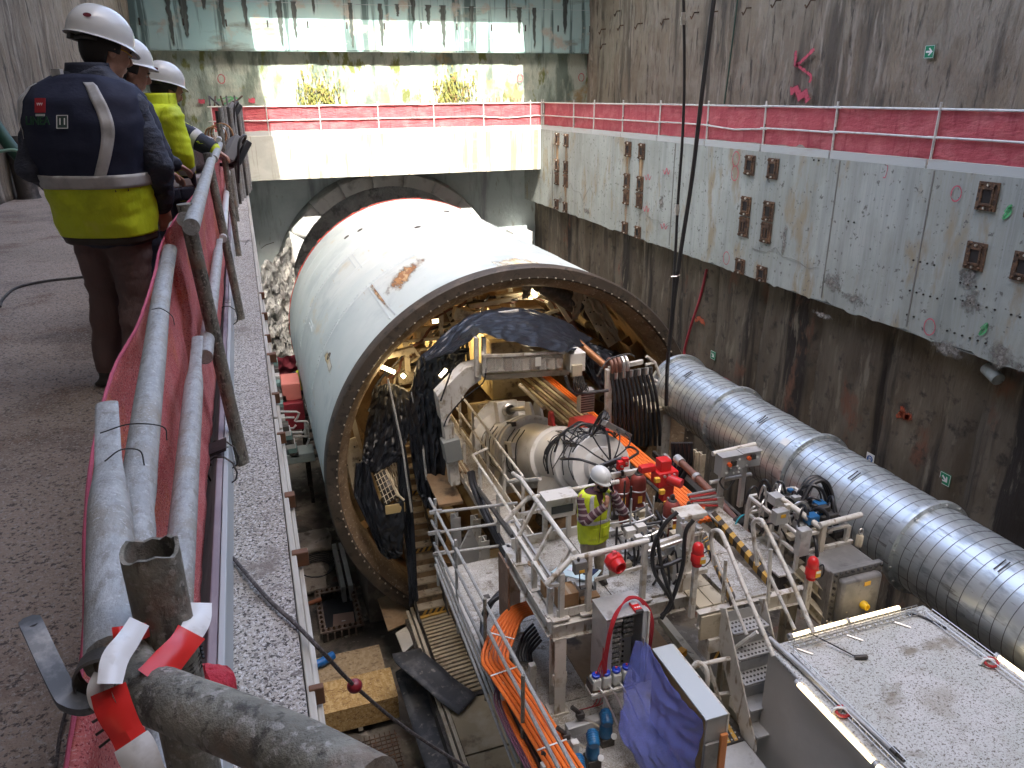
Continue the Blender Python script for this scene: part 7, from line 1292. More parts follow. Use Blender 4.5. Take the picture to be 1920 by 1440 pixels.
# raised side floor beside the stair: slatted walk, belts, plates
sf = thing('slatted_walk', 'tan slatted walkway with dark diagonal gaps at the foot of the muddy stair', 'walkway', (2.95, 13, -10))
MB().box(2.60, 3.34, 11.9, 14.85, -10.08, -10.03).build('base', steel_dk, sf)
for k in range(24): y = 11.95+k*.122; MB().prism([(2.62, y, -10.03), (3.32, y+.07, -10.03), (3.32, y+.14, -10.03), (2.62, y+.075, -10.03)], (0,0,.03)).build('slat', chk_t if k < 22 else yel, sf)
for (a, b, c, d) in ((2.55, 3.5, 10.5, 11.85), (2.55, 3.5, 9.1, 10.46), (2.6, 3.55, 7.6, 9.06)): MB().box(a, b, c, d, -10.06, -10.02).build('tan_plate', chk_t, sf, bev=.004)
for x in (2.50, 2.40): MB().box(x-.035, x+.035, 8, 15.1, -10.12, -9.99 if x > 2.45 else -10.05).build('edge_beam', mk('pale edge beam', (.42,.37,.29), .7, layers=[((.28,.23,.17), 3, .5, .75)]), sf, bev=.004)
MB().box(2.3, 3.5, 8, 14.9, -11.7, -10.14).build('support', steel_dk, sf)
belt = mk('black conveyor belt', (.035, .038, .045), .55, layers=[((.09,.09,.095), 2.2, .5, .7), ((.16,.15,.14), 8, .66, .78)], bump=[(10, .2, .01)])
def beltm(P, w_, label):
    P = spline([V(p) for p in P], 8); b_ = MB(); vs_ = []
    for i, p in enumerate(P):
        d = (P[min(i+1, len(P)-1)]-P[max(i-1, 0)]).normalized(); s_ = d.cross(V((0,0,1))).normalized()
        for j in range(5): q = j/4-.5; vs_.append(p+s_*w_*q+V((0,0,.05*q*q+.03*nz(i*.2, j*.4))))
    b_.add(vs_, [(i*5+j, i*5+j+1, (i+1)*5+j+1, (i+1)*5+j) for i in range(len(P)-1) for j in range(4)], True); tag(b_.build('rubber_belt', belt, thick=.02), label, 'rubber belt', 'black rubber belts on the floor')
beltm([OZ(762, 1222, -9.75), OZ(770, 1235, -9.62), OZ(800, 1260, -9.7), OZ(840, 1295, -9.85), OZ(878, 1322, -9.95)], .62, 'black rubber belt flopped over the slatted walkway')
beltm([OZ(762, 1228, -9.78), OZ(768, 1262, -10.2), OZ(785, 1310, -10.4), OZ(805, 1370, -10.5), OZ(830, 1440, -10.5), OZ(860, 1520, -10.5)], .60, 'black rubber belt hanging down beside the crates to the bottom edge')
b_ = MB(); b_.prism([OZ(708, 1125, -10.5), OZ(752, 1108, -10.5), OZ(772, 1165, -10.5), OZ(728, 1185, -10.5)], (0,0,.03)); tag(b_.build('brown_plate', brownst), 'brown muddy plate leaning at the foot of the shield rim', 'plate')
b_ = MB(); b_.prism([OZ(742, 1190, -10.2), OZ(762, 1178, -10.2), OZ(778, 1208, -10.2), OZ(757, 1228, -10.2)], (0,0,.05)); tag(b_.build('white_angle', grey_st), 'grey white steel angle sticking out above the black belt', 'steel angle')
# machines in the gap left of the shield
gt = thing('red_tarp', 'dark red tarpaulin hung across the gap left of the shield', 'tarpaulin', tuple(OY(535, 700, 27)))
b_ = MB(); a, b, c, d = OY(509, 672, 27), OY(562, 664, 27), OY(565, 705, 27), OY(516, 706, 27); b_.grid(lambda u, v: a.lerp(b, u).lerp(d.lerp(c, u), v)+V((0, .25*nz(u*4, v*3), .12*nz(u*3, 7)*(1-v))), 20, 12); b_.build('cloth', mk('dark red tarpaulin', (.20,.02,.035), .7, bump=[(4, .5, .05)]), gt)
rg = thing('red_generator', 'red and pink machine with a dark engine in the gap left of the shield', 'machine', tuple(OY(540, 800, 23)))
c = OY(545, 725, 23.5); MB().obox(c, (.28,0,0), (0,.5,0), (0,0,.28)).build('hood', mk('pink faded hood', (.50,.16,.13), .6), rg, bev=.03); MB().obox(c+V((.0,-.2,-.75)), (.3,0,0), (0,.5,0), (0,0,.45)).build('body', mk('dark red body', (.22,.02,.03), .5), rg, bev=.02); MB().obox(c+V((-.32,0,-.5)), (.14,0,0), (0,.5,0), (0,0,.4)).build('engine', steel_dk, rg)
for k in range(6): MB().obox(c+V((.45,-.5-.2*k,-.8-.2*k)), (.1,0,0), (0,.05,0), (0,0,.04)).build('track_pad', steel_dk, rg, bev=.01)
MB().tube([c+V((-.35,-.5,-.1)), c+V((-.35,-.55,-1.6))], .05, 8).build('pipe', mk('dull teal paint', (.10,.17,.16), .6), rg)
tf = thing('teal_frame', 'dull teal lattice frame against the slab edge left of the shield', 'frame', tuple(OY(522, 740, 24)))
for k in range(9): p = OY(513+k*1.6, 680+k*13, 24.5-.3*k); MB().obox(p, (.13,0,0), (0,.25,0), (0,0,.10+.04*nz(k))).build('member', [mk('dull teal paint', (.10,.17,.16), .6), steel_dk, grey_st][k % 3], tf, bev=.01)
rk = thing('tube_rack', 'rack of bent grey tube hoops in the gap left of the shield', 'rack', tuple(OY(560, 820, 20.5)))
for (P) in (((525,772),(556,772),(561,775),(558,782),(553,790)), ((535,783),(552,783)), ((555,790),(575,790),(578,793),(571,808),(568,811),(536,811)), ((550,818),(580,818)), ((543,815),(545,840),(573,840),(580,822)), ((530,803),(550,803),(555,797)), ((572,792),(573,820)), ((577,795),(578,818))):
    MB().tube([OY(px, py, 20.5) for px, py in P], .033, 8).build('hoop', galv, rk)
for k in range(7): c = OY(533+6*nz(k*2.)+3*k, 800+8*k, 20.2); MB().obox(c, (.12,0,0), (0,.2,0), (0,0,.08)).build('fitting', [steel_dk, grey_st, mk('dull teal paint', (.1,.17,.16), .6)][k % 3], rk, bev=.01)
c = OY(560, 852, 20.3); MB().obox(c, (.42,0,0), (0,.3,0), (0,0,.14)).build('tank', mk('grey green tank', (.16,.19,.18), .5), rk, bev=.02)
# ================================================================== people
skin = mk('skin', (.42, .22, .15), .5, layers=[((.50,.28,.20), 14, .5, .7), ((.34,.16,.11), 9, .58, .75)], spec=.4)
hairm = mk('dark hair', (.018, .014, .012), .55, bump=[((60,60,200), .6, .006)])
navy = mk('dark navy jacket', (.012, .016, .032), .75, layers=[((.024,.028,.05), 5, .5, .75)], bump=[((6,6,9), .55, .03), (26, .3, .008)])
navyv = mk('navy vest cloth', (.013, .018, .045), .8, layers=[((.018,.022,.05), 4, .5, .75)], bump=[((4,4,7), .4, .02)])
hiv = mk('hi vis yellow', (.62, .74, .02), .6, layers=[((.44,.54,.01), 4, .5, .75), ((.64,.72,.05), 9, .6, .8)], bump=[((7,7,4), .5, .025), (24, .25, .006)])
refl = mk('grey reflective strip', (.50, .50, .49), .5, layers=[((.40,.40,.40), 12, .5, .7)], bump=[((8,8,8), .25, .01)])
brnT = mk('brown grey trousers', (.15, .098, .09), .85, layers=[((.14,.10,.095), 5, .5, .75)], bump=[((9,9,5), .6, .03), (60, .3, .003)])
khaki = mk('khaki trousers', (.34, .29, .22), .85, layers=[((.26,.22,.16), 5, .5, .75)], bump=[((9,9,5), .6, .03)])
helm = mk('white helmet plastic', (.66, .67, .65), .22, layers=[((.60,.61,.62), 6, .5, .8)], spec=.55)
bootm = mk('dark boots', (.03, .026, .022), .6)
maroon = mk('dark maroon badge', (.14, .02, .03), .4)
def remesh(mb, name, mat, parent, vox, it=4, disp=None):
    """one continuous skin over overlapping volumes, built once here"""
    me = bpy.data.meshes.new(name); me.from_pydata([tuple(p) for p in mb.v], [], mb.f); me.update()
    bm_ = bmesh.new(); bm_.from_mesh(me); bmesh.ops.remove_doubles(bm_, verts=bm_.verts, dist=1e-5); bmesh.ops.recalc_face_normals(bm_, faces=bm_.faces); bm_.to_mesh(me); bm_.free()
    o = bpy.data.objects.new(name, me); col.objects.link(o)
    md = o.modifiers.new('r', 'REMESH'); md.mode = 'VOXEL'; md.voxel_size = vox
    if it: s_ = o.modifiers.new('s', 'SMOOTH'); s_.iterations = it; s_.factor = .5
    dg = bpy.context.evaluated_depsgraph_get(); m2 = bpy.data.meshes.new_from_object(o.evaluated_get(dg)); o.modifiers.clear(); o.data = m2; bpy.data.meshes.remove(me)
    if disp:
        for v in m2.vertices: n_ = v.normal; d = disp(v.co); v.co = v.co+n_*d
    m2.polygons.foreach_set('use_smooth', [True]*len(m2.polygons)); m2.materials.clear(); m2.materials.append(mat); m2.name = name
    o.parent = parent
    if parent is not None and parent.type == 'EMPTY': o.matrix_parent_inverse = Matrix.Translation(-parent.location)
    return o
def capsule(mb, pts, rs, n=12):
    pts = [V(p) for p in pts]; d0 = (pts[0]-pts[1]).normalized(); d1 = (pts[-1]-pts[-2]).normalized()
    P = [pts[0]+d0*rs[0]*.95, pts[0]+d0*rs[0]*.6]+pts+[pts[-1]+d1*rs[-1]*.6, pts[-1]+d1*rs[-1]*.95]; Rr = [rs[0]*.3, rs[0]*.8]+list(rs)+[rs[-1]*.8, rs[-1]*.3]
    mb.tube(P, Rr, n)
def loft(mb, secs, n=28, grow=0.):
    """secs: (centre, side vector, depth vector); closed"""
    vs_ = []
    for c, a, b in secs:
        for k in range(n):
            t = 2*math.pi*k/n; cc, ss = math.cos(t), math.sin(t); q = (abs(cc)**2.6+abs(ss)**2.6)**(-1/2.6); vs_.append(c+a*(cc*q*(1+grow/a.length))+b*(ss*q*(1+grow/b.length)))
    m = len(secs); mb.add(vs_, [(i*n+k, i*n+(k+1) % n, (i+1)*n+(k+1) % n, (i+1)*n+k) for i in range(m-1) for k in range(n)]+[tuple(reversed(range(n))), tuple((m-1)*n+k for k in range(n))], True)
def head_geo(mb, c, f, up, s=1.):
    """skull, jaw, nose, lips, brow and ears round the head centre c, looking along f"""
    f = V(f).normalized(); up = (V(up)-f*V(up).dot(f)).normalized(); r = f.cross(up)
    E = lambda o, a, b, d: mb.ell(c+(f*o[0]+r*o[1]+up*o[2])*s, f*a*s, r*b*s, up*d*s, 18, 12)
    E((0, 0, .03), .098, .078, .098); E((.022, 0, -.045), .070, .060, .072); E((.055, 0, -.088), .028, .032, .024)
    E((.088, 0, .028), .014, .050, .012); E((.062, .034, -.018), .030, .024, .030); E((.062, -.034, -.018), .030, .024, .030)
    mb.tube([c+(f*.088+up*.022)*s, c+(f*.108-up*.006)*s, c+(f*.112-up*.022)*s], [.009*s, .014*s, .015*s], 8); E((.098, 0, -.026), .016, .018, .010)
    E((.086, 0, -.052), .013, .024, .006); E((.083, 0, -.064), .013, .021, .007)
    for k in (-1, 1): E((-.012, .078*k, -.005), .020, .010, .032); E((-.012, .084*k, .012), .020, .008, .014)
    return f, r, up
def hand_geo(mb, w, d, nrm, side=1, curl=.5, s=1.):
    """palm, four fingers and thumb from wrist w along d; nrm is the palm side"""
    d = V(d).normalized(); n_ = V(nrm); n_ = (n_-d*n_.dot(d)).normalized(); x = d.cross(n_)*side; w = V(w)
    mb.ell(w+d*.045*s, d*.052*s, x*.040*s, n_*.017*s, 14, 10)
    for k, (L_, o) in enumerate(((.070, .030), (.080, .010), (.074, -.010), (.058, -.029))):
        b = w+d*.082*s+x*o*s; a = curl*.5; P = [b-d*.02*s]; cur = b; ang = a*.5
        for j, seg in enumerate((.46, .31, .23)): P.append(cur); cur = cur+(d*math.cos(ang)+n_*math.sin(ang))*L_*seg*s*1.05; ang += curl*.9
        P.append(cur); mb.tube(P, [.0095*s, .0095*s, .009*s, .0085*s, .0065*s], 8)
    tb = w+d*.025*s+x*.032*s; mb.tube([tb-x*.012*s, tb+(x*.8+d*.6+n_*.25).normalized()*.03*s, tb+(x*.55+d*.9+n_*.6).normalized()*.062*s], [.014*s, .0115*s, .008*s], 8)
def helmet(t, c, f, up, s=1., mat=None, badge=True):
    f = V(f).normalized(); up = (V(up)-f*V(up).dot(f)).normalized(); r = f.cross(up); c = V(c)
    A, B, H = .150*s, .118*s, .128*s
    def fn(u, v):
        a = 2*math.pi*u; ca, sa = math.cos(a), math.sin(a)
        if v < .74: q = v/.74*math.pi/2; rad_, h = math.sin(q), math.cos(q)
        elif v < .84: k = (v-.74)/.10; rad_, h = 1+.012*k, -.22*k
        else: k = (v-.84)/.16; fr_ = max(0, ca)**1.6; rad_ = 1.012+k*(.035+.20*fr_+.02*max(0, -ca)); h = -.22-.05*k-.16*k*fr_
        rid = .035*max(0, 1-abs(sa)/.16)*math.sin(min(1, v/.7)*math.pi)*(1 if v < .7 else 0)
        return c+f*(A*rad_*ca)+r*(B*rad_*sa)+up*(H*(h+rid))
    h = MB().grid(fn, 48, 28).build('helmet', mat or helm, t, thick=.003)
    if badge:
        for sgn in (-1, 1):
            d = (r*sgn*.82-f*.55).normalized(); p = c+(-f*.098+r*sgn*.078)*s+up*.048*s; n_ = (p-c); b = up.cross(n_).normalized(); w_ = n_.normalized().cross(b); MB().grid(lambda u, v: p+n_.normalized()*.004+(b*.020*math.cos(6.283*u)+w_*.011*math.sin(6.283*u))*v*s, 16, 3).build('badge', maroon, h)
    MB().tube([c+(-f*math.cos(k*.16)*.122+r*math.sin(k*.16)*.10)*s-up*(.055-.012*abs(k)/6)*s for k in range(-7, 8)], .009*s, 8).build('harness', steel_dk, h)
    MB().obox(c-f*.13*s-up*.052*s, f*.010*s, r*.022*s, up*.012*s).build('ratchet', steel_dk, h, bev=.003)
    return h
def hair(t, c, f, up, s=1., low=-.075):
    f = V(f).normalized(); up = (V(up)-f*V(up).dot(f)).normalized(); r = f.cross(up)
    mb = MB(); mb.grid(lambda u, v: V(c)+(f*(.101*math.cos(6.283*u)*math.sin(math.pi*min(v*.80, .80))-.014)+r*.083*math.sin(6.283*u)*math.sin(math.pi*min(v*.80, .80))+up*(.105*math.cos(math.pi*v*.80)+.02-.012*v*max(0, -math.cos(6.283*u))*1-.0))*s*(1+.02*nz(u*20, v*14)), 36, 18)
    # drop the part over the face
    keep = [(i, fc) for i, fc in enumerate(mb.f) if not (sum((mb.v[k]-V(c)).dot(f) for k in fc)/4 > (.012 if sum((mb.v[k]-V(c)).dot(up) for k in fc)/4 > 0 else -.028)*s and sum((mb.v[k]-V(c)).dot(up) for k in fc)/4 < .055*s) and sum((mb.v[k]-V(c)).dot(up) for k in fc)/4 > low*s]
    mb.f = [fc for _, fc in keep]; mb.sm = [True]*len(mb.f); mb.mi = [0]*len(mb.f)
    return mb.build('hair', hairm, t, thick=.012*s)
def eyes(t, c, f, up, s=1.):
    f = V(f).normalized(); up = (V(up)-f*V(up).dot(f)).normalized(); r = f.cross(up)
    for k in (-1, 1):
        e = MB(); e.ell(c+(f*.080+r*.032*k+up*.008)*s, f*.011*s, r*.012*s, up*.008*s, 10, 8); o = e.build('eye', mk('eye white', (.55,.52,.48), .2), t); MB().disc(c+(f*.0915+r*.032*k+up*.007)*s, f, .0055*s, 10).build('iris', blackpaint, o)
        b = MB(); b.tube([c+(f*.094+r*.014*k+up*.027)*s, c+(f*.094+r*.034*k+up*.031)*s, c+(f*.082+r*.054*k+up*.024)*s], .004*s, 6); b.build('eyebrow', hairm, t)
def wr(sd, amp, k=7.): return lambda p: amp*(fnz(p.x*k+sd, p.y*k, p.z*k*1.6)*.6+(.5-abs(nz(p.x*k*.8, p.y*k*.8+sd, p.z*k*2.2)))*.8)
def leg(mb, hip, knee, ank, r): capsule(mb, [hip, V(hip).lerp(V(knee), .5), knee, V(knee).lerp(V(ank), .35), ank], [r*1.12, r*1.0, r*.80, r*.80, r*.62], 14)
def boots(t, ank, f, s=1.):
    f = V(f).normalized(); a = V((ank[0], ank[1], ank[2])); mb = MB(); capsule(mb, [a+V((0,0,.06))*s, a-V((0,0,.03))*s], [.052*s, .052*s]); mb.ell(a+f*.07*s-V((0,0,.045))*s, f*.14*s, f.cross(V((0,0,1)))*.05*s, V((0,0,.045))*s, 16, 10); mb.obox(a+f*.06*s-V((0,0,.08))*s, f*.135*s, f.cross(V((0,0,1)))*.045*s, V((0,0,.012))*s); return remesh(mb, 'boot', bootm, t, .012, 2)

# ------------------------------------------------------------------ first man, back to the camera
def man_one():
    f = V((.42, .905, 0)).normalized(); r = V((f.y, -f.x, 0)); up = V((0,0,1))
    t = thing('person', 'person seen from behind in a navy vest with yellow lower half and white helmet', 'person', (-.76, 4.2, 0))
    C = [(.74, -.655, 4.22, .178, .135), (.84, -.660, 4.21, .192, .150), (.95, -.665, 4.19, .196, .152), (1.06, -.668, 4.18, .215, .150), (1.18, -.668, 4.175, .240, .150), (1.30, -.66, 4.18, .258, .145), (1.40, -.655, 4.20, .256, .130), (1.455, -.645, 4.225, .222, .105), (1.495, -.635, 4.24, .135, .085), (1.535, -.625, 4.25, .088, .075)]
    secs = [(V((x, y, z)), r*a, f*b) for z, x, y, a, b in C]
    hd = V((-.545, 4.335, 1.605)); hf = V((.80, .50, -.30))
    shR, shL = V((-.655, 4.19, 1.385))+r*.205, V((-.655, 4.19, 1.385))-r*.215
    elR, waR = V((-.395, 4.13, 1.10)), V((-.415, 4.30, .905)); elL, waL = V((-.93, 4.19, 1.10)), V((-.80, 4.44, .95))
    b = MB(); head_geo(b, hd, hf, up); capsule(b, [V((-.63, 4.24, 1.44)), hd+V((-.02, -.02, -.06))], [.062, .058]); loft(b, [(c, a*.8, d*.8) for c, a, d in secs[:-2]]); 
    for a, e, w_ in ((shR, elR, waR), (shL, elL, waL)): capsule(b, [a, e, w_], [.05, .042, .03])
    hipL, hipR = V((-.735, 4.24, .80)), V((-.575, 4.19, .80)); knL, knR = V((-.75, 4.28, .46)), V((-.60, 4.16, .46)); anL, anR = V((-.80, 4.24, .10)), V((-.64, 4.10, .10))
    for h, k, a in ((hipL, knL, anL), (hipR, knR, anR)): capsule(b, [h, k, a], [.07, .05, .035])
    hand_geo(b, waR, (.02, .25, -.97), (-.6, .7, .1), -1, .55, 1.05); hand_geo(b, waL, (.5, .7, -.4), (.3, .2, -1), 1, .6)
    body = remesh(b, 'body', skin, t, .0065, 2)
    j = MB(); loft(j, secs)
    for a, e, w_ in ((shR, elR, waR), (shL, elL, waL)): capsule(j, [a+V((0,0,-.01)), a.lerp(e, .5)+V((0,0,.0)), e, e.lerp(w_, .55), w_], [.078, .078, .072, .064, .052], 14)
    remesh(j, 'jacket', mk('blue grey quilted jacket', (.034,.040,.062), .7, layers=[((.055,.06,.085), 5, .5, .75)], bump=[((6,6,14), .8, .04), (26, .3, .008)]), t, .013, 4, wr(1, .020))
    tr = MB(); leg(tr, hipL, knL, anL, .092); leg(tr, hipR, knR, anR, .092); tr.ell(V((-.655, 4.215, .80)), r*.165, f*.12, V((0,0,.11))); remesh(tr, 'trousers', brnT, t, .013, 3, wr(4, .014, 6))
    boots(t, anL, f); boots(t, anR, f)
    # vest lying over the jacket: shell wrapped on the torso sections
    def T(a, z, g):
        for i in range(len(C)-1):
            if C[i][0] <= z <= C[i+1][0]: break
        k = (z-C[i][0])/(C[i+1][0]-C[i][0]); k = min(1, max(0, k)); q = [lerp(p, s_, k) for p, s_ in zip(C[i], C[i+1])]; cc, ss = math.cos(a), math.sin(a); w_ = (abs(cc)**2.6+abs(ss)**2.6)**(-1/2.6)
        gg = g+.012*fnz(a*2.2, z*7, 3)
        return V((q[1], q[2], z))+r*cc*w_*(q[3]+gg)+f*ss*w_*(q[4]+gg)
    A0, A1 = -math.pi-.25, .25
    def shell(nm, z0, z1, g, mat, a0=A0, a1=A1, nu=40, nv=24, par=None): return MB().grid(lambda u, v: T(lerp(a0, a1, u), lerp(z0, z1, v), g), nu, nv).build(nm, mat, par or t, thick=.004)
    vest = MB().grid(lambda u, v: T(lerp(A0, A1, u)*1.0, lerp(1.0, 1.505-.10*abs(lerp(-1, 1, u))**3, v), .028), 44, 26).build('vest', navyv, t, thick=.004)
    shell('yellow_panel', .785, 1.03, .030, hiv, A0-.5, A1+.5); shell('black_hem', .750, .788, .026, blk, A0-.5, A1+.5, 40, 3)
    shell('reflective_band', 1.015, 1.075, .037, refl, A0-.4, A1+.4, 40, 4)
    for nm, aa in (('reflective_strip', lambda v: -1.18+.22*math.sin(v*3.1)+.12*(1-v)), ('reflective_strip', lambda v: -2.42-.12*math.sin(v*3.1)-.05*(1-v))):
        MB().grid(lambda u, v: T(aa(v)+(u-.5)*(.20 if nm else .2), lerp(1.07, 1.47, v), .034), 4, 26).build(nm, refl, t, thick=.002)
    # prints on the back
    def P(a, z): p = T(a, z, .031); q = T(a+.02, z, .03)-T(a-.02, z, .03); u = T(a, z+.02, .03)-T(a, z-.02, .03); return p, q.normalized(), u.normalized()
    ac = -1.93; p, x, u = P(ac, 1.375); rq = MB(); n_ = x.cross(u); rq.obox(p+n_*.003, x*.030, u*.032, n_*.001); rq = rq.build('red_emblem', mk('emblem red', (.42,.02,.03), .6), vest); text_mesh('vvv', .026, p+n_*.006+u*.006, x, u, mk('emblem white', (.7,.6,.6), .6), 'lettering', rq); MB().obox(p+n_*.003-u*.043, x*.026, u*.005, n_*.001).build('caption', refl, rq)
    p, x, u = P(-1.98, 1.31); n_ = x.cross(u); text_mesh('LINEA', .052, p+n_*.004, x, u, mk('dark green print', (.012,.075,.035), .7), 'lettering', vest, bold=.0008)
    p, x, u = P(-1.58, 1.305); n_ = x.cross(u); sq_ = MB().obox(p+n_*.004, x*.026, u*.030, n_*.001).build('number_box', mk('number box', (.03,.06,.05), .6), vest)
    for s_ in (-1, 1): MB().obox(p+n_*.006+u*.028*s_, x*.026, u*.0015, n_*.001).build('border', swhite, sq_); MB().obox(p+n_*.006+x*.025*s_, u*.028, x*.0015, n_*.001).build('border', swhite, sq_)
    text_mesh('11', .042, p+n_*.006, x, u, swhite, 'lettering', sq_)
    co = MB(); co.grid(lambda a, v: V((-.632, 4.245, lerp(1.475, 1.555, v)))+r*(math.cos(6.283*a)*lerp(.105, .088, v))+f*(math.sin(6.283*a)*lerp(.09, .078, v)+.01*v), 28, 6); co.build('collar', navy, t, thick=.012)
    MB().obox(T(-2.05, 1.50, .02)+V((0,0,.012)), r*.022, f*.012, V((0,0,.016))).build('collar_tag', refl, t)
    hair(t, hd, hf, up, 1.03, -.10); eyes(t, hd, hf, up); helmet(t, hd+V((.0, .0, .072))-hf.normalized()*.015, hf+V((0,0,.02)), V((.28,.17,1)), .98)
    # yellow glasses arm by the temple
    ff_ = hf.normalized(); rr = ff_.cross(V((.2,.12,1))).normalized(); MB().tube([hd+rr*.078+ff_*.0+V((0,0,.025)), hd+rr*.072+ff_*.06+V((0,0,.02)), hd+rr*.045+ff_*.098+V((0,0,.012))], .004, 6).build('glasses', mk('amber glasses', (.6,.30,.02), .2), t)
man_one()
# ------------------------------------------------------------------ generic leaning man
def leaner(base, f, hd, hf, label, jm, tm, sh_z, arms, C, vestf=None, hs=1., legs=None, eye=True):
    f = V(f).normalized(); r = V((f.y, -f.x, 0)); up = V((0,0,1)); t = thing('person', label, 'person', base)
    secs = [(V((x, y, z)), r*a, f*b) for z, x, y, a, b in C]; hd = V(hd)
    b = MB(); head_geo(b, hd, hf, up); n0 = V((C[-1][1], C[-1][2], C[-1][0])); capsule(b, [n0-V((0,0,.08)), hd+V((0,0,-.06))], [.06, .056]); loft(b, [(c, a*.8, d*.8) for c, a, d in secs[:-1]])
    for (a, e, w_, hdir, hn, sd_, cu) in arms: capsule(b, [a, e, w_], [.048, .04, .03]); hand_geo(b, w_, hdir, hn, sd_, cu)
    zb = base[2]; h0 = V((C[0][1], C[0][2], C[0][0]))
    L_ = legs or [(h0-r*.09, V((h0.x, h0.y, 0))*1-r*.10+f*.03+V((0,0,zb+(h0.z-zb)*.55)), V((base[0], base[1], zb+.10))-r*.11), (h0+r*.09, V((h0.x, h0.y, 0))+r*.10+f*.03+V((0,0,zb+(h0.z-zb)*.55)), V((base[0], base[1], zb+.10))+r*.11)]
    for h, k, a in L_: capsule(b, [h, k, a], [.07, .05, .035])
    remesh(b, 'body', skin, t, .007, 2)
    tr = MB()
    for h, k, a in L_: leg(tr, h, k, a, .09)
    tr.ell(h0, r*.17, f*.12, V((0,0,.11))); remesh(tr, 'trousers', tm, t, .014, 3, wr(4, .012, 6))
    for h, k, a in L_: boots(t, a, f)
    return t, f, r, secs, hd
# second man, dark jacket, mostly hidden
C2 = [(.80, -.58, 5.35, .20, .14), (.95, -.57, 5.35, .21, .15), (1.15, -.55, 5.36, .23, .15), (1.30, -.53, 5.37, .235, .14), (1.38, -.52, 5.38, .20, .12), (1.43, -.51, 5.385, .11, .085)]
f2 = V((.8, .6, 0)).normalized(); r2 = V((f2.y, -f2.x, 0)); s2 = V((-.53, 5.37, 1.33))
a2 = [(s2+r2*.2, s2+r2*.25+V((.05,.0,-.27)), V((-.33, 5.3, .98)), (.5,.5,-.4), (0,0,-1), -1, .6), (s2-r2*.2, s2-r2*.22+V((.12,.1,-.25)), V((-.3, 5.62, 1.0)), (.6,.4,-.4), (0,0,-1), 1, .6)]
t2, f_, r_, secs2, h2 = leaner((-.62, 5.35, 0), f2, (-.445, 5.43, 1.545), (.90, .30, -.35), 'person in a dark jacket and white helmet half hidden between the other two men', navy, navy, 1.33, a2, C2)
j = MB(); loft(j, secs2)
for (a, e, w_, *_q) in a2: capsule(j, [a, a.lerp(e, .5), e, e.lerp(w_, .6), w_], [.085, .077, .068, .06, .05], 14)
remesh(j, 'jacket', navy, t2, .014, 4, wr(9, .012)); co = MB(); co.grid(lambda a, v: V((-.505, 5.39, lerp(1.40, 1.48, v)))+r2*math.cos(6.283*a)*lerp(.115, .09, v)+f2*math.sin(6.283*a)*lerp(.10, .08, v), 24, 5); co.build('collar', mk('dark red collar', (.07,.02,.025), .8), t2, thick=.012)
hair(t2, h2, (.90, .30, -.35), (0,0,1), 1.03, -.10); eyes(t2, h2, (.90, .30, -.35), (0,0,1)); helmet(t2, h2+V((-.01, 0, .078)), (.92, .32, -.12), (.20, .08, 1), .97)
t2.location.x -= .13
# third man, yellow jacket, arm along the rail
C3 = [(.70, -.53, 6.50, .205, .16), (.85, -.535, 6.50, .22, .165), (1.0, -.535, 6.50, .225, .165), (1.15, -.525, 6.50, .235, .16), (1.27, -.505, 6.52, .24, .15), (1.345, -.49, 6.53, .20, .12), (1.385, -.48, 6.53, .12, .10)]
f3 = V((.85, .53, 0)).normalized(); r3 = V((f3.y, -f3.x, 0)); s3 = V((-.50, 6.51, 1.285))
a3 = [(s3+r3*.20, s3+r3*.21+V((.03,.0,-.26)), V((-.36, 6.46, .80)), (.3,.3,-.8), (-1,0,0), -1, .4), (s3-r3*.18+V((.03,0,0)), V((-.32, 6.80, 1.14)), V((-.15, 6.72, 1.035)), (.75,-.1,-.4), (-.2,0,-1), 1, .7)]
t3, f_, r_, secs3, h3 = leaner((-.62, 6.5, 0), f3, (-.405, 6.58, 1.475), (.80, .45, -.45), 'person in a bright yellow jacket and white helmet leaning an arm on the railing', hiv, navy, 1.28, a3, C3)
j = MB(); loft(j, secs3)
for i, (a, e, w_, *_q) in enumerate(a3): capsule(j, [a, a.lerp(e, .5), e, e.lerp(w_, .6), w_], [.088, .082, .074, .066, .056], 14)
remesh(j, 'jacket', hiv, t3, .013, 4, wr(15, .016))
def T3(a, z, g):
    for i in range(len(C3)-1):
        if C3[i][0] <= z <= C3[i+1][0]: break
    k = min(1, max(0, (z-C3[i][0])/(C3[i+1][0]-C3[i][0]))); q = [lerp(p, s_, k) for p, s_ in zip(C3[i], C3[i+1])]; cc, ss = math.cos(a), math.sin(a); w_ = (abs(cc)**2.6+abs(ss)**2.6)**(-1/2.6); g += .010*fnz(a*2, z*6, 7); return V((q[1], q[2], z))+r3*cc*w_*(q[3]+g)+f3*ss*w_*(q[4]+g)
for z0, z1, mt, nm in ((.70, .80, navy, 'navy_hem'), (.80, .86, refl, 'reflective_band'), (.93, 1.00, navy, 'navy_band'), (1.0, 1.055, refl, 'reflective_band'), (1.055, 1.075, navy, 'navy_piping')): MB().grid(lambda u, v: T3(6.2832*u, lerp(z0, z1, v), .024), 48, 4).build(nm, mt, t3, thick=.003)
MB().grid(lambda u, v: T3(lerp(-2.7, -1.2, u), lerp(1.26, 1.34, v), .026), 20, 6).build('navy_yoke', navy, t3, thick=.003); MB().grid(lambda u, v: T3(lerp(-2.6, -1.3, u), lerp(1.285, 1.31, v), .031), 20, 3).build('reflective_strip', refl, t3, thick=.002)
co = MB(); co.grid(lambda a, v: V((-.475, 6.535, lerp(1.34, 1.455, v)))+f3*.02*v+r3*math.cos(6.283*a)*lerp(.13, .105, v)+f3*math.sin(6.283*a)*lerp(.115, .10, v), 28, 6); co.build('collar', hiv, t3, thick=.014)
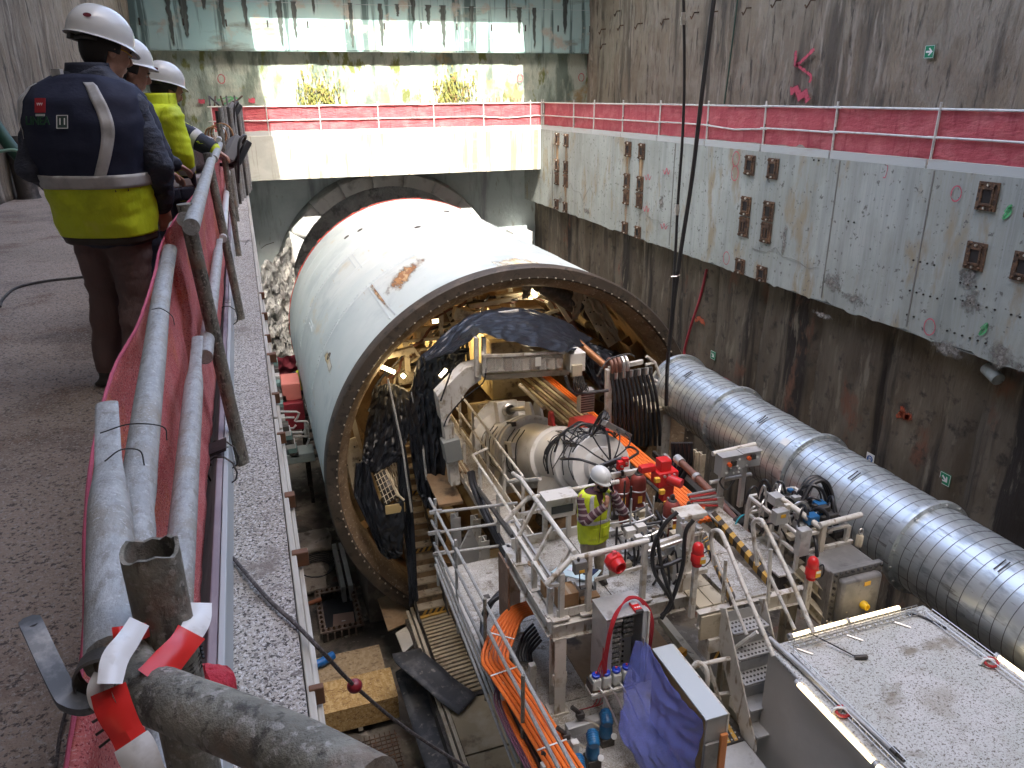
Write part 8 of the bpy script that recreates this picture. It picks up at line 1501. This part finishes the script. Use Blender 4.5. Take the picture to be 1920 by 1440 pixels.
for i, (a, e, w_, *_q) in enumerate(a3):
    def slv(nm, s0, s1, mt, gr=.006):
        P = [e.lerp(w_, lerp(s0, s1, k/4)) for k in range(5)]; MB().tube(P, [lerp(.074, .056, lerp(s0, s1, k/4))+gr for k in range(5)], 16, False).build(nm, mt, t3)
    slv('navy_sleeve', .0 if i else .5, 1.02, navy, .008); slv('reflective_cuff', .18 if i else .3, .42 if i else .48, refl, .011)
MB().tube([a3[1][0].lerp(a3[1][1], .55), a3[1][1]], [.09, .084], 16, False).build('navy_sleeve', navy, t3)
hair(t3, h3, (.80, .45, -.45), (0,0,1), 1.06, -.12); eyes(t3, h3, (.80, .45, -.45), (0,0,1)); helmet(t3, h3+V((-.012, 0, .078)), (.86, .46, -.22), (.28, .15, 1), .97)
bd = MB(); [bd.ell(h3+V((.80,.45,-.45)).normalized()*x+V((0,0,z)), (.03,0,0), (0,.04,0), (0,0,.03)) for x, z in ((.05,-.085), (.03,-.075))]; remesh(bd, 'beard', hairm, t3, .008, 2)
t3.location.x -= .06; t3.location.z -= .02
# ------------------------------------------------------------------ man on the phone
BX, BY, BZ = 3.86, 8.1, -4.9
fm_ = V((.10, -1, 0)).normalized(); rm = V((fm_.y, -fm_.x, 0))   # his right hand side points to -x
CM = [(BZ+.70, BX, BY, .19, .125), (BZ+.85, BX, BY, .195, .14), (BZ+1.0, BX, BY-.0, .195, .145), (BZ+1.15, BX, BY-.005, .205, .145), (BZ+1.30, BX, BY-.01, .215, .13), (BZ+1.39, BX, BY-.015, .19, .115), (BZ+1.44, BX, BY-.02, .10, .085)]
sm_ = V((BX, BY-.01, BZ+1.36)); hm = V((BX+.06, BY-.06, BZ+1.575)); hfm = V((.30, -1, -.28))
aR = (sm_+rm*.19, V((BX-.20, BY-.14, BZ+1.06)), V((BX+.045, BY-.26, BZ+1.31)), (.25, .05, .95), (-.2, 1, .1), 1, 1.0)
aL = (sm_-rm*.19, V((BX+.36, BY-.16, BZ+1.10)), V((BX+.20, BY-.15, BZ+1.42)), (-.25, .15, .95), (-1, .3, 0), -1, .9)
t4, f_, r_, secs4, h4 = leaner((BX, BY, BZ), fm_, tuple(hm), tuple(hfm), 'person in a yellow vest and white helmet talking on a phone on the white platform', hiv, khaki, 0, [aR, aL], CM)
pur = mk('purple grey knit', (.10, .045, .06), .9); pal = mk('pale stripe knit', (.36, .30, .30), .9)
for i, A in enumerate((aR, aL)):
    P = spline([A[0], A[0].lerp(A[1], .5), A[1], A[1].lerp(A[2], .5), A[2]], 7); rs = [lerp(.078, .05, k/(len(P)-1))+.003*nz(k*1.3, i) for k in range(len(P))]
    s_ = MB(); s_.tube(P, rs, 14); n_ = 14; s_.mi = [0 if (k//n_) % 3 else 1 for k in range(len(s_.f))]; s_.build('striped_sleeve', [pur, pal], t4)
sh_ = MB(); loft(sh_, [(c, a*.98, b*.98) for c, a, b in secs4]); remesh(sh_, 'shirt', pur, t4, .014, 3)
def TM(a, z, g):
    for i in range(len(CM)-1):
        if CM[i][0] <= z <= CM[i+1][0]: break
    k = min(1, max(0, (z-CM[i][0])/(CM[i+1][0]-CM[i][0]))); q = [lerp(p, s_, k) for p, s_ in zip(CM[i], CM[i+1])]; cc, ss = math.cos(a), math.sin(a); w_ = (abs(cc)**2.6+abs(ss)**2.6)**(-1/2.6); g += .008*fnz(a*2, z*7, 2); return V((q[1], q[2], z))+rm*cc*w_*(q[3]+g)+fm_*ss*w_*(q[4]+g)
def vest_z(a, v):
    fr_ = math.sin(a); top = BZ+1.425-.20*max(0, fr_)**6*max(0, 1-abs(math.cos(a))*3); bot = BZ+.70-.03*abs(math.cos(a*2)); return lerp(bot, top, v)
MB().grid(lambda u, v: TM(6.2832*u, vest_z(6.2832*u, v), .022), 56, 30).build('vest', hiv, t4, thick=.005)
for z in (.99,): MB().grid(lambda u, v: TM(6.2832*u, BZ+z+.055*v, .030), 56, 3).build('reflective_band', refl, t4, thick=.003)
for aa in (1.0, 2.1): MB().grid(lambda u, v: TM(aa+(u-.5)*.24+.06*math.sin(v*3), BZ+lerp(1.045, 1.42, v), .031), 4, 18).build('reflective_strip', refl, t4, thick=.003)
MB().tube([TM(1.5708, BZ+.70+.6*k/10, .030) for k in range(11)], .004, 5).build('zip', steel_dk, t4)
for aa in (1.15, 2.0): MB().grid(lambda u, v: TM(aa+(u-.5)*.5, BZ+lerp(.76, .93, v), .030), 8, 8).build('pocket', hiv, t4, thick=.006)
hair(t4, h4, tuple(hfm), (0,0,1), 1.02, -.09); eyes(t4, h4, tuple(hfm), (0,0,1)); helmet(t4, h4+V((0, .012, .07)), (.26, -1, -.16), (0, -.1, 1), 1.0, None, False)
hn_ = V(hfm).normalized(); bd = MB(); [bd.ell(h4+hn_*x+V((dx,0,z)), (.028,0,0), (0,.024,0), (0,0,.028)) for x, dx, z in ((.075,0,-.10), (.06,.035,-.09), (.06,-.035,-.09), (.035,.055,-.06), (.035,-.055,-.06), (.088,0,-.052))]; remesh(bd, 'beard', hairm, t4, .008, 1)
ph = MB(); c = aL[2]+V((-.055, -.03, .12)); ph.obox(c, V((.006,.002,0)), V((-.01,.03,.01)), V((-.02,.02,.07))); tag(ph.build('mobile_phone', mk('black phone', (.015,.015,.018), .2), bev=.003), 'black phone held to the ear by the man in the yellow vest', 'phone')
# worker deep in the gap left of the shield
cw = OY(562, 690, 25.0); WZ = cw.z-1.45
CW = [(WZ+.70, cw.x, 25, .19, .13), (WZ+.95, cw.x, 25, .2, .14), (WZ+1.2, cw.x, 25, .22, .15), (WZ+1.32, cw.x, 25, .2, .12), (WZ+1.38, cw.x, 25, .1, .08)]
fw = V((.3, -.9, 0)).normalized(); rw2 = V((fw.y, -fw.x, 0)); sw_ = V((cw.x, 25, WZ+1.3))
aw = [(sw_+rw2*.2, sw_+rw2*.25+V((0,-.05,-.28)), sw_+rw2*.22+V((0,-.2,-.48)), (0,-.5,-.8), (0,0,-1), 1, .5), (sw_-rw2*.2, sw_-rw2*.25+V((0,-.05,-.28)), sw_-rw2*.22+V((0,-.2,-.48)), (0,-.5,-.8), (0,0,-1), -1, .5)]
t5, f_, r_, secs5, h5 = leaner((cw.x, 25, WZ), fw, (cw.x+.02, 24.95, WZ+1.52), (.3, -.9, -.4), 'person in a yellow vest and dirty helmet deep in the gap left of the shield', hiv, navy, 0, aw, CW)
j = MB(); loft(j, secs5); remesh(j, 'vest', hiv, t5, .016, 3)
j = MB()
for (a, e, w_, *_q) in aw: capsule(j, [a, e, w_], [.08, .07, .052], 12)
remesh(j, 'sleeves', navy, t5, .016, 3); helmet(t5, h5+V((0, .01, .075)), (.3, -.9, -.2), (0,0,1), 1.05, mk('dusty grey helmet', (.40,.38,.34), .5), False)
b_ = MB(); b_.box(-.1, 1.0, 24.2, 25.8, WZ-.12, WZ-.005); b_.box(.0, .12, 24.3, 24.42, ZF, WZ-.12); b_.box(.8, .92, 24.3, 24.42, ZF, WZ-.12); b_.box(.0, .12, 25.6, 25.72, ZF, WZ-.12); b_.box(.8, .92, 25.6, 25.72, ZF, WZ-.12); tag(b_.build('steel_stand', steel_dk), 'dark steel stand carrying the worker in the gap left of the shield', 'stand')
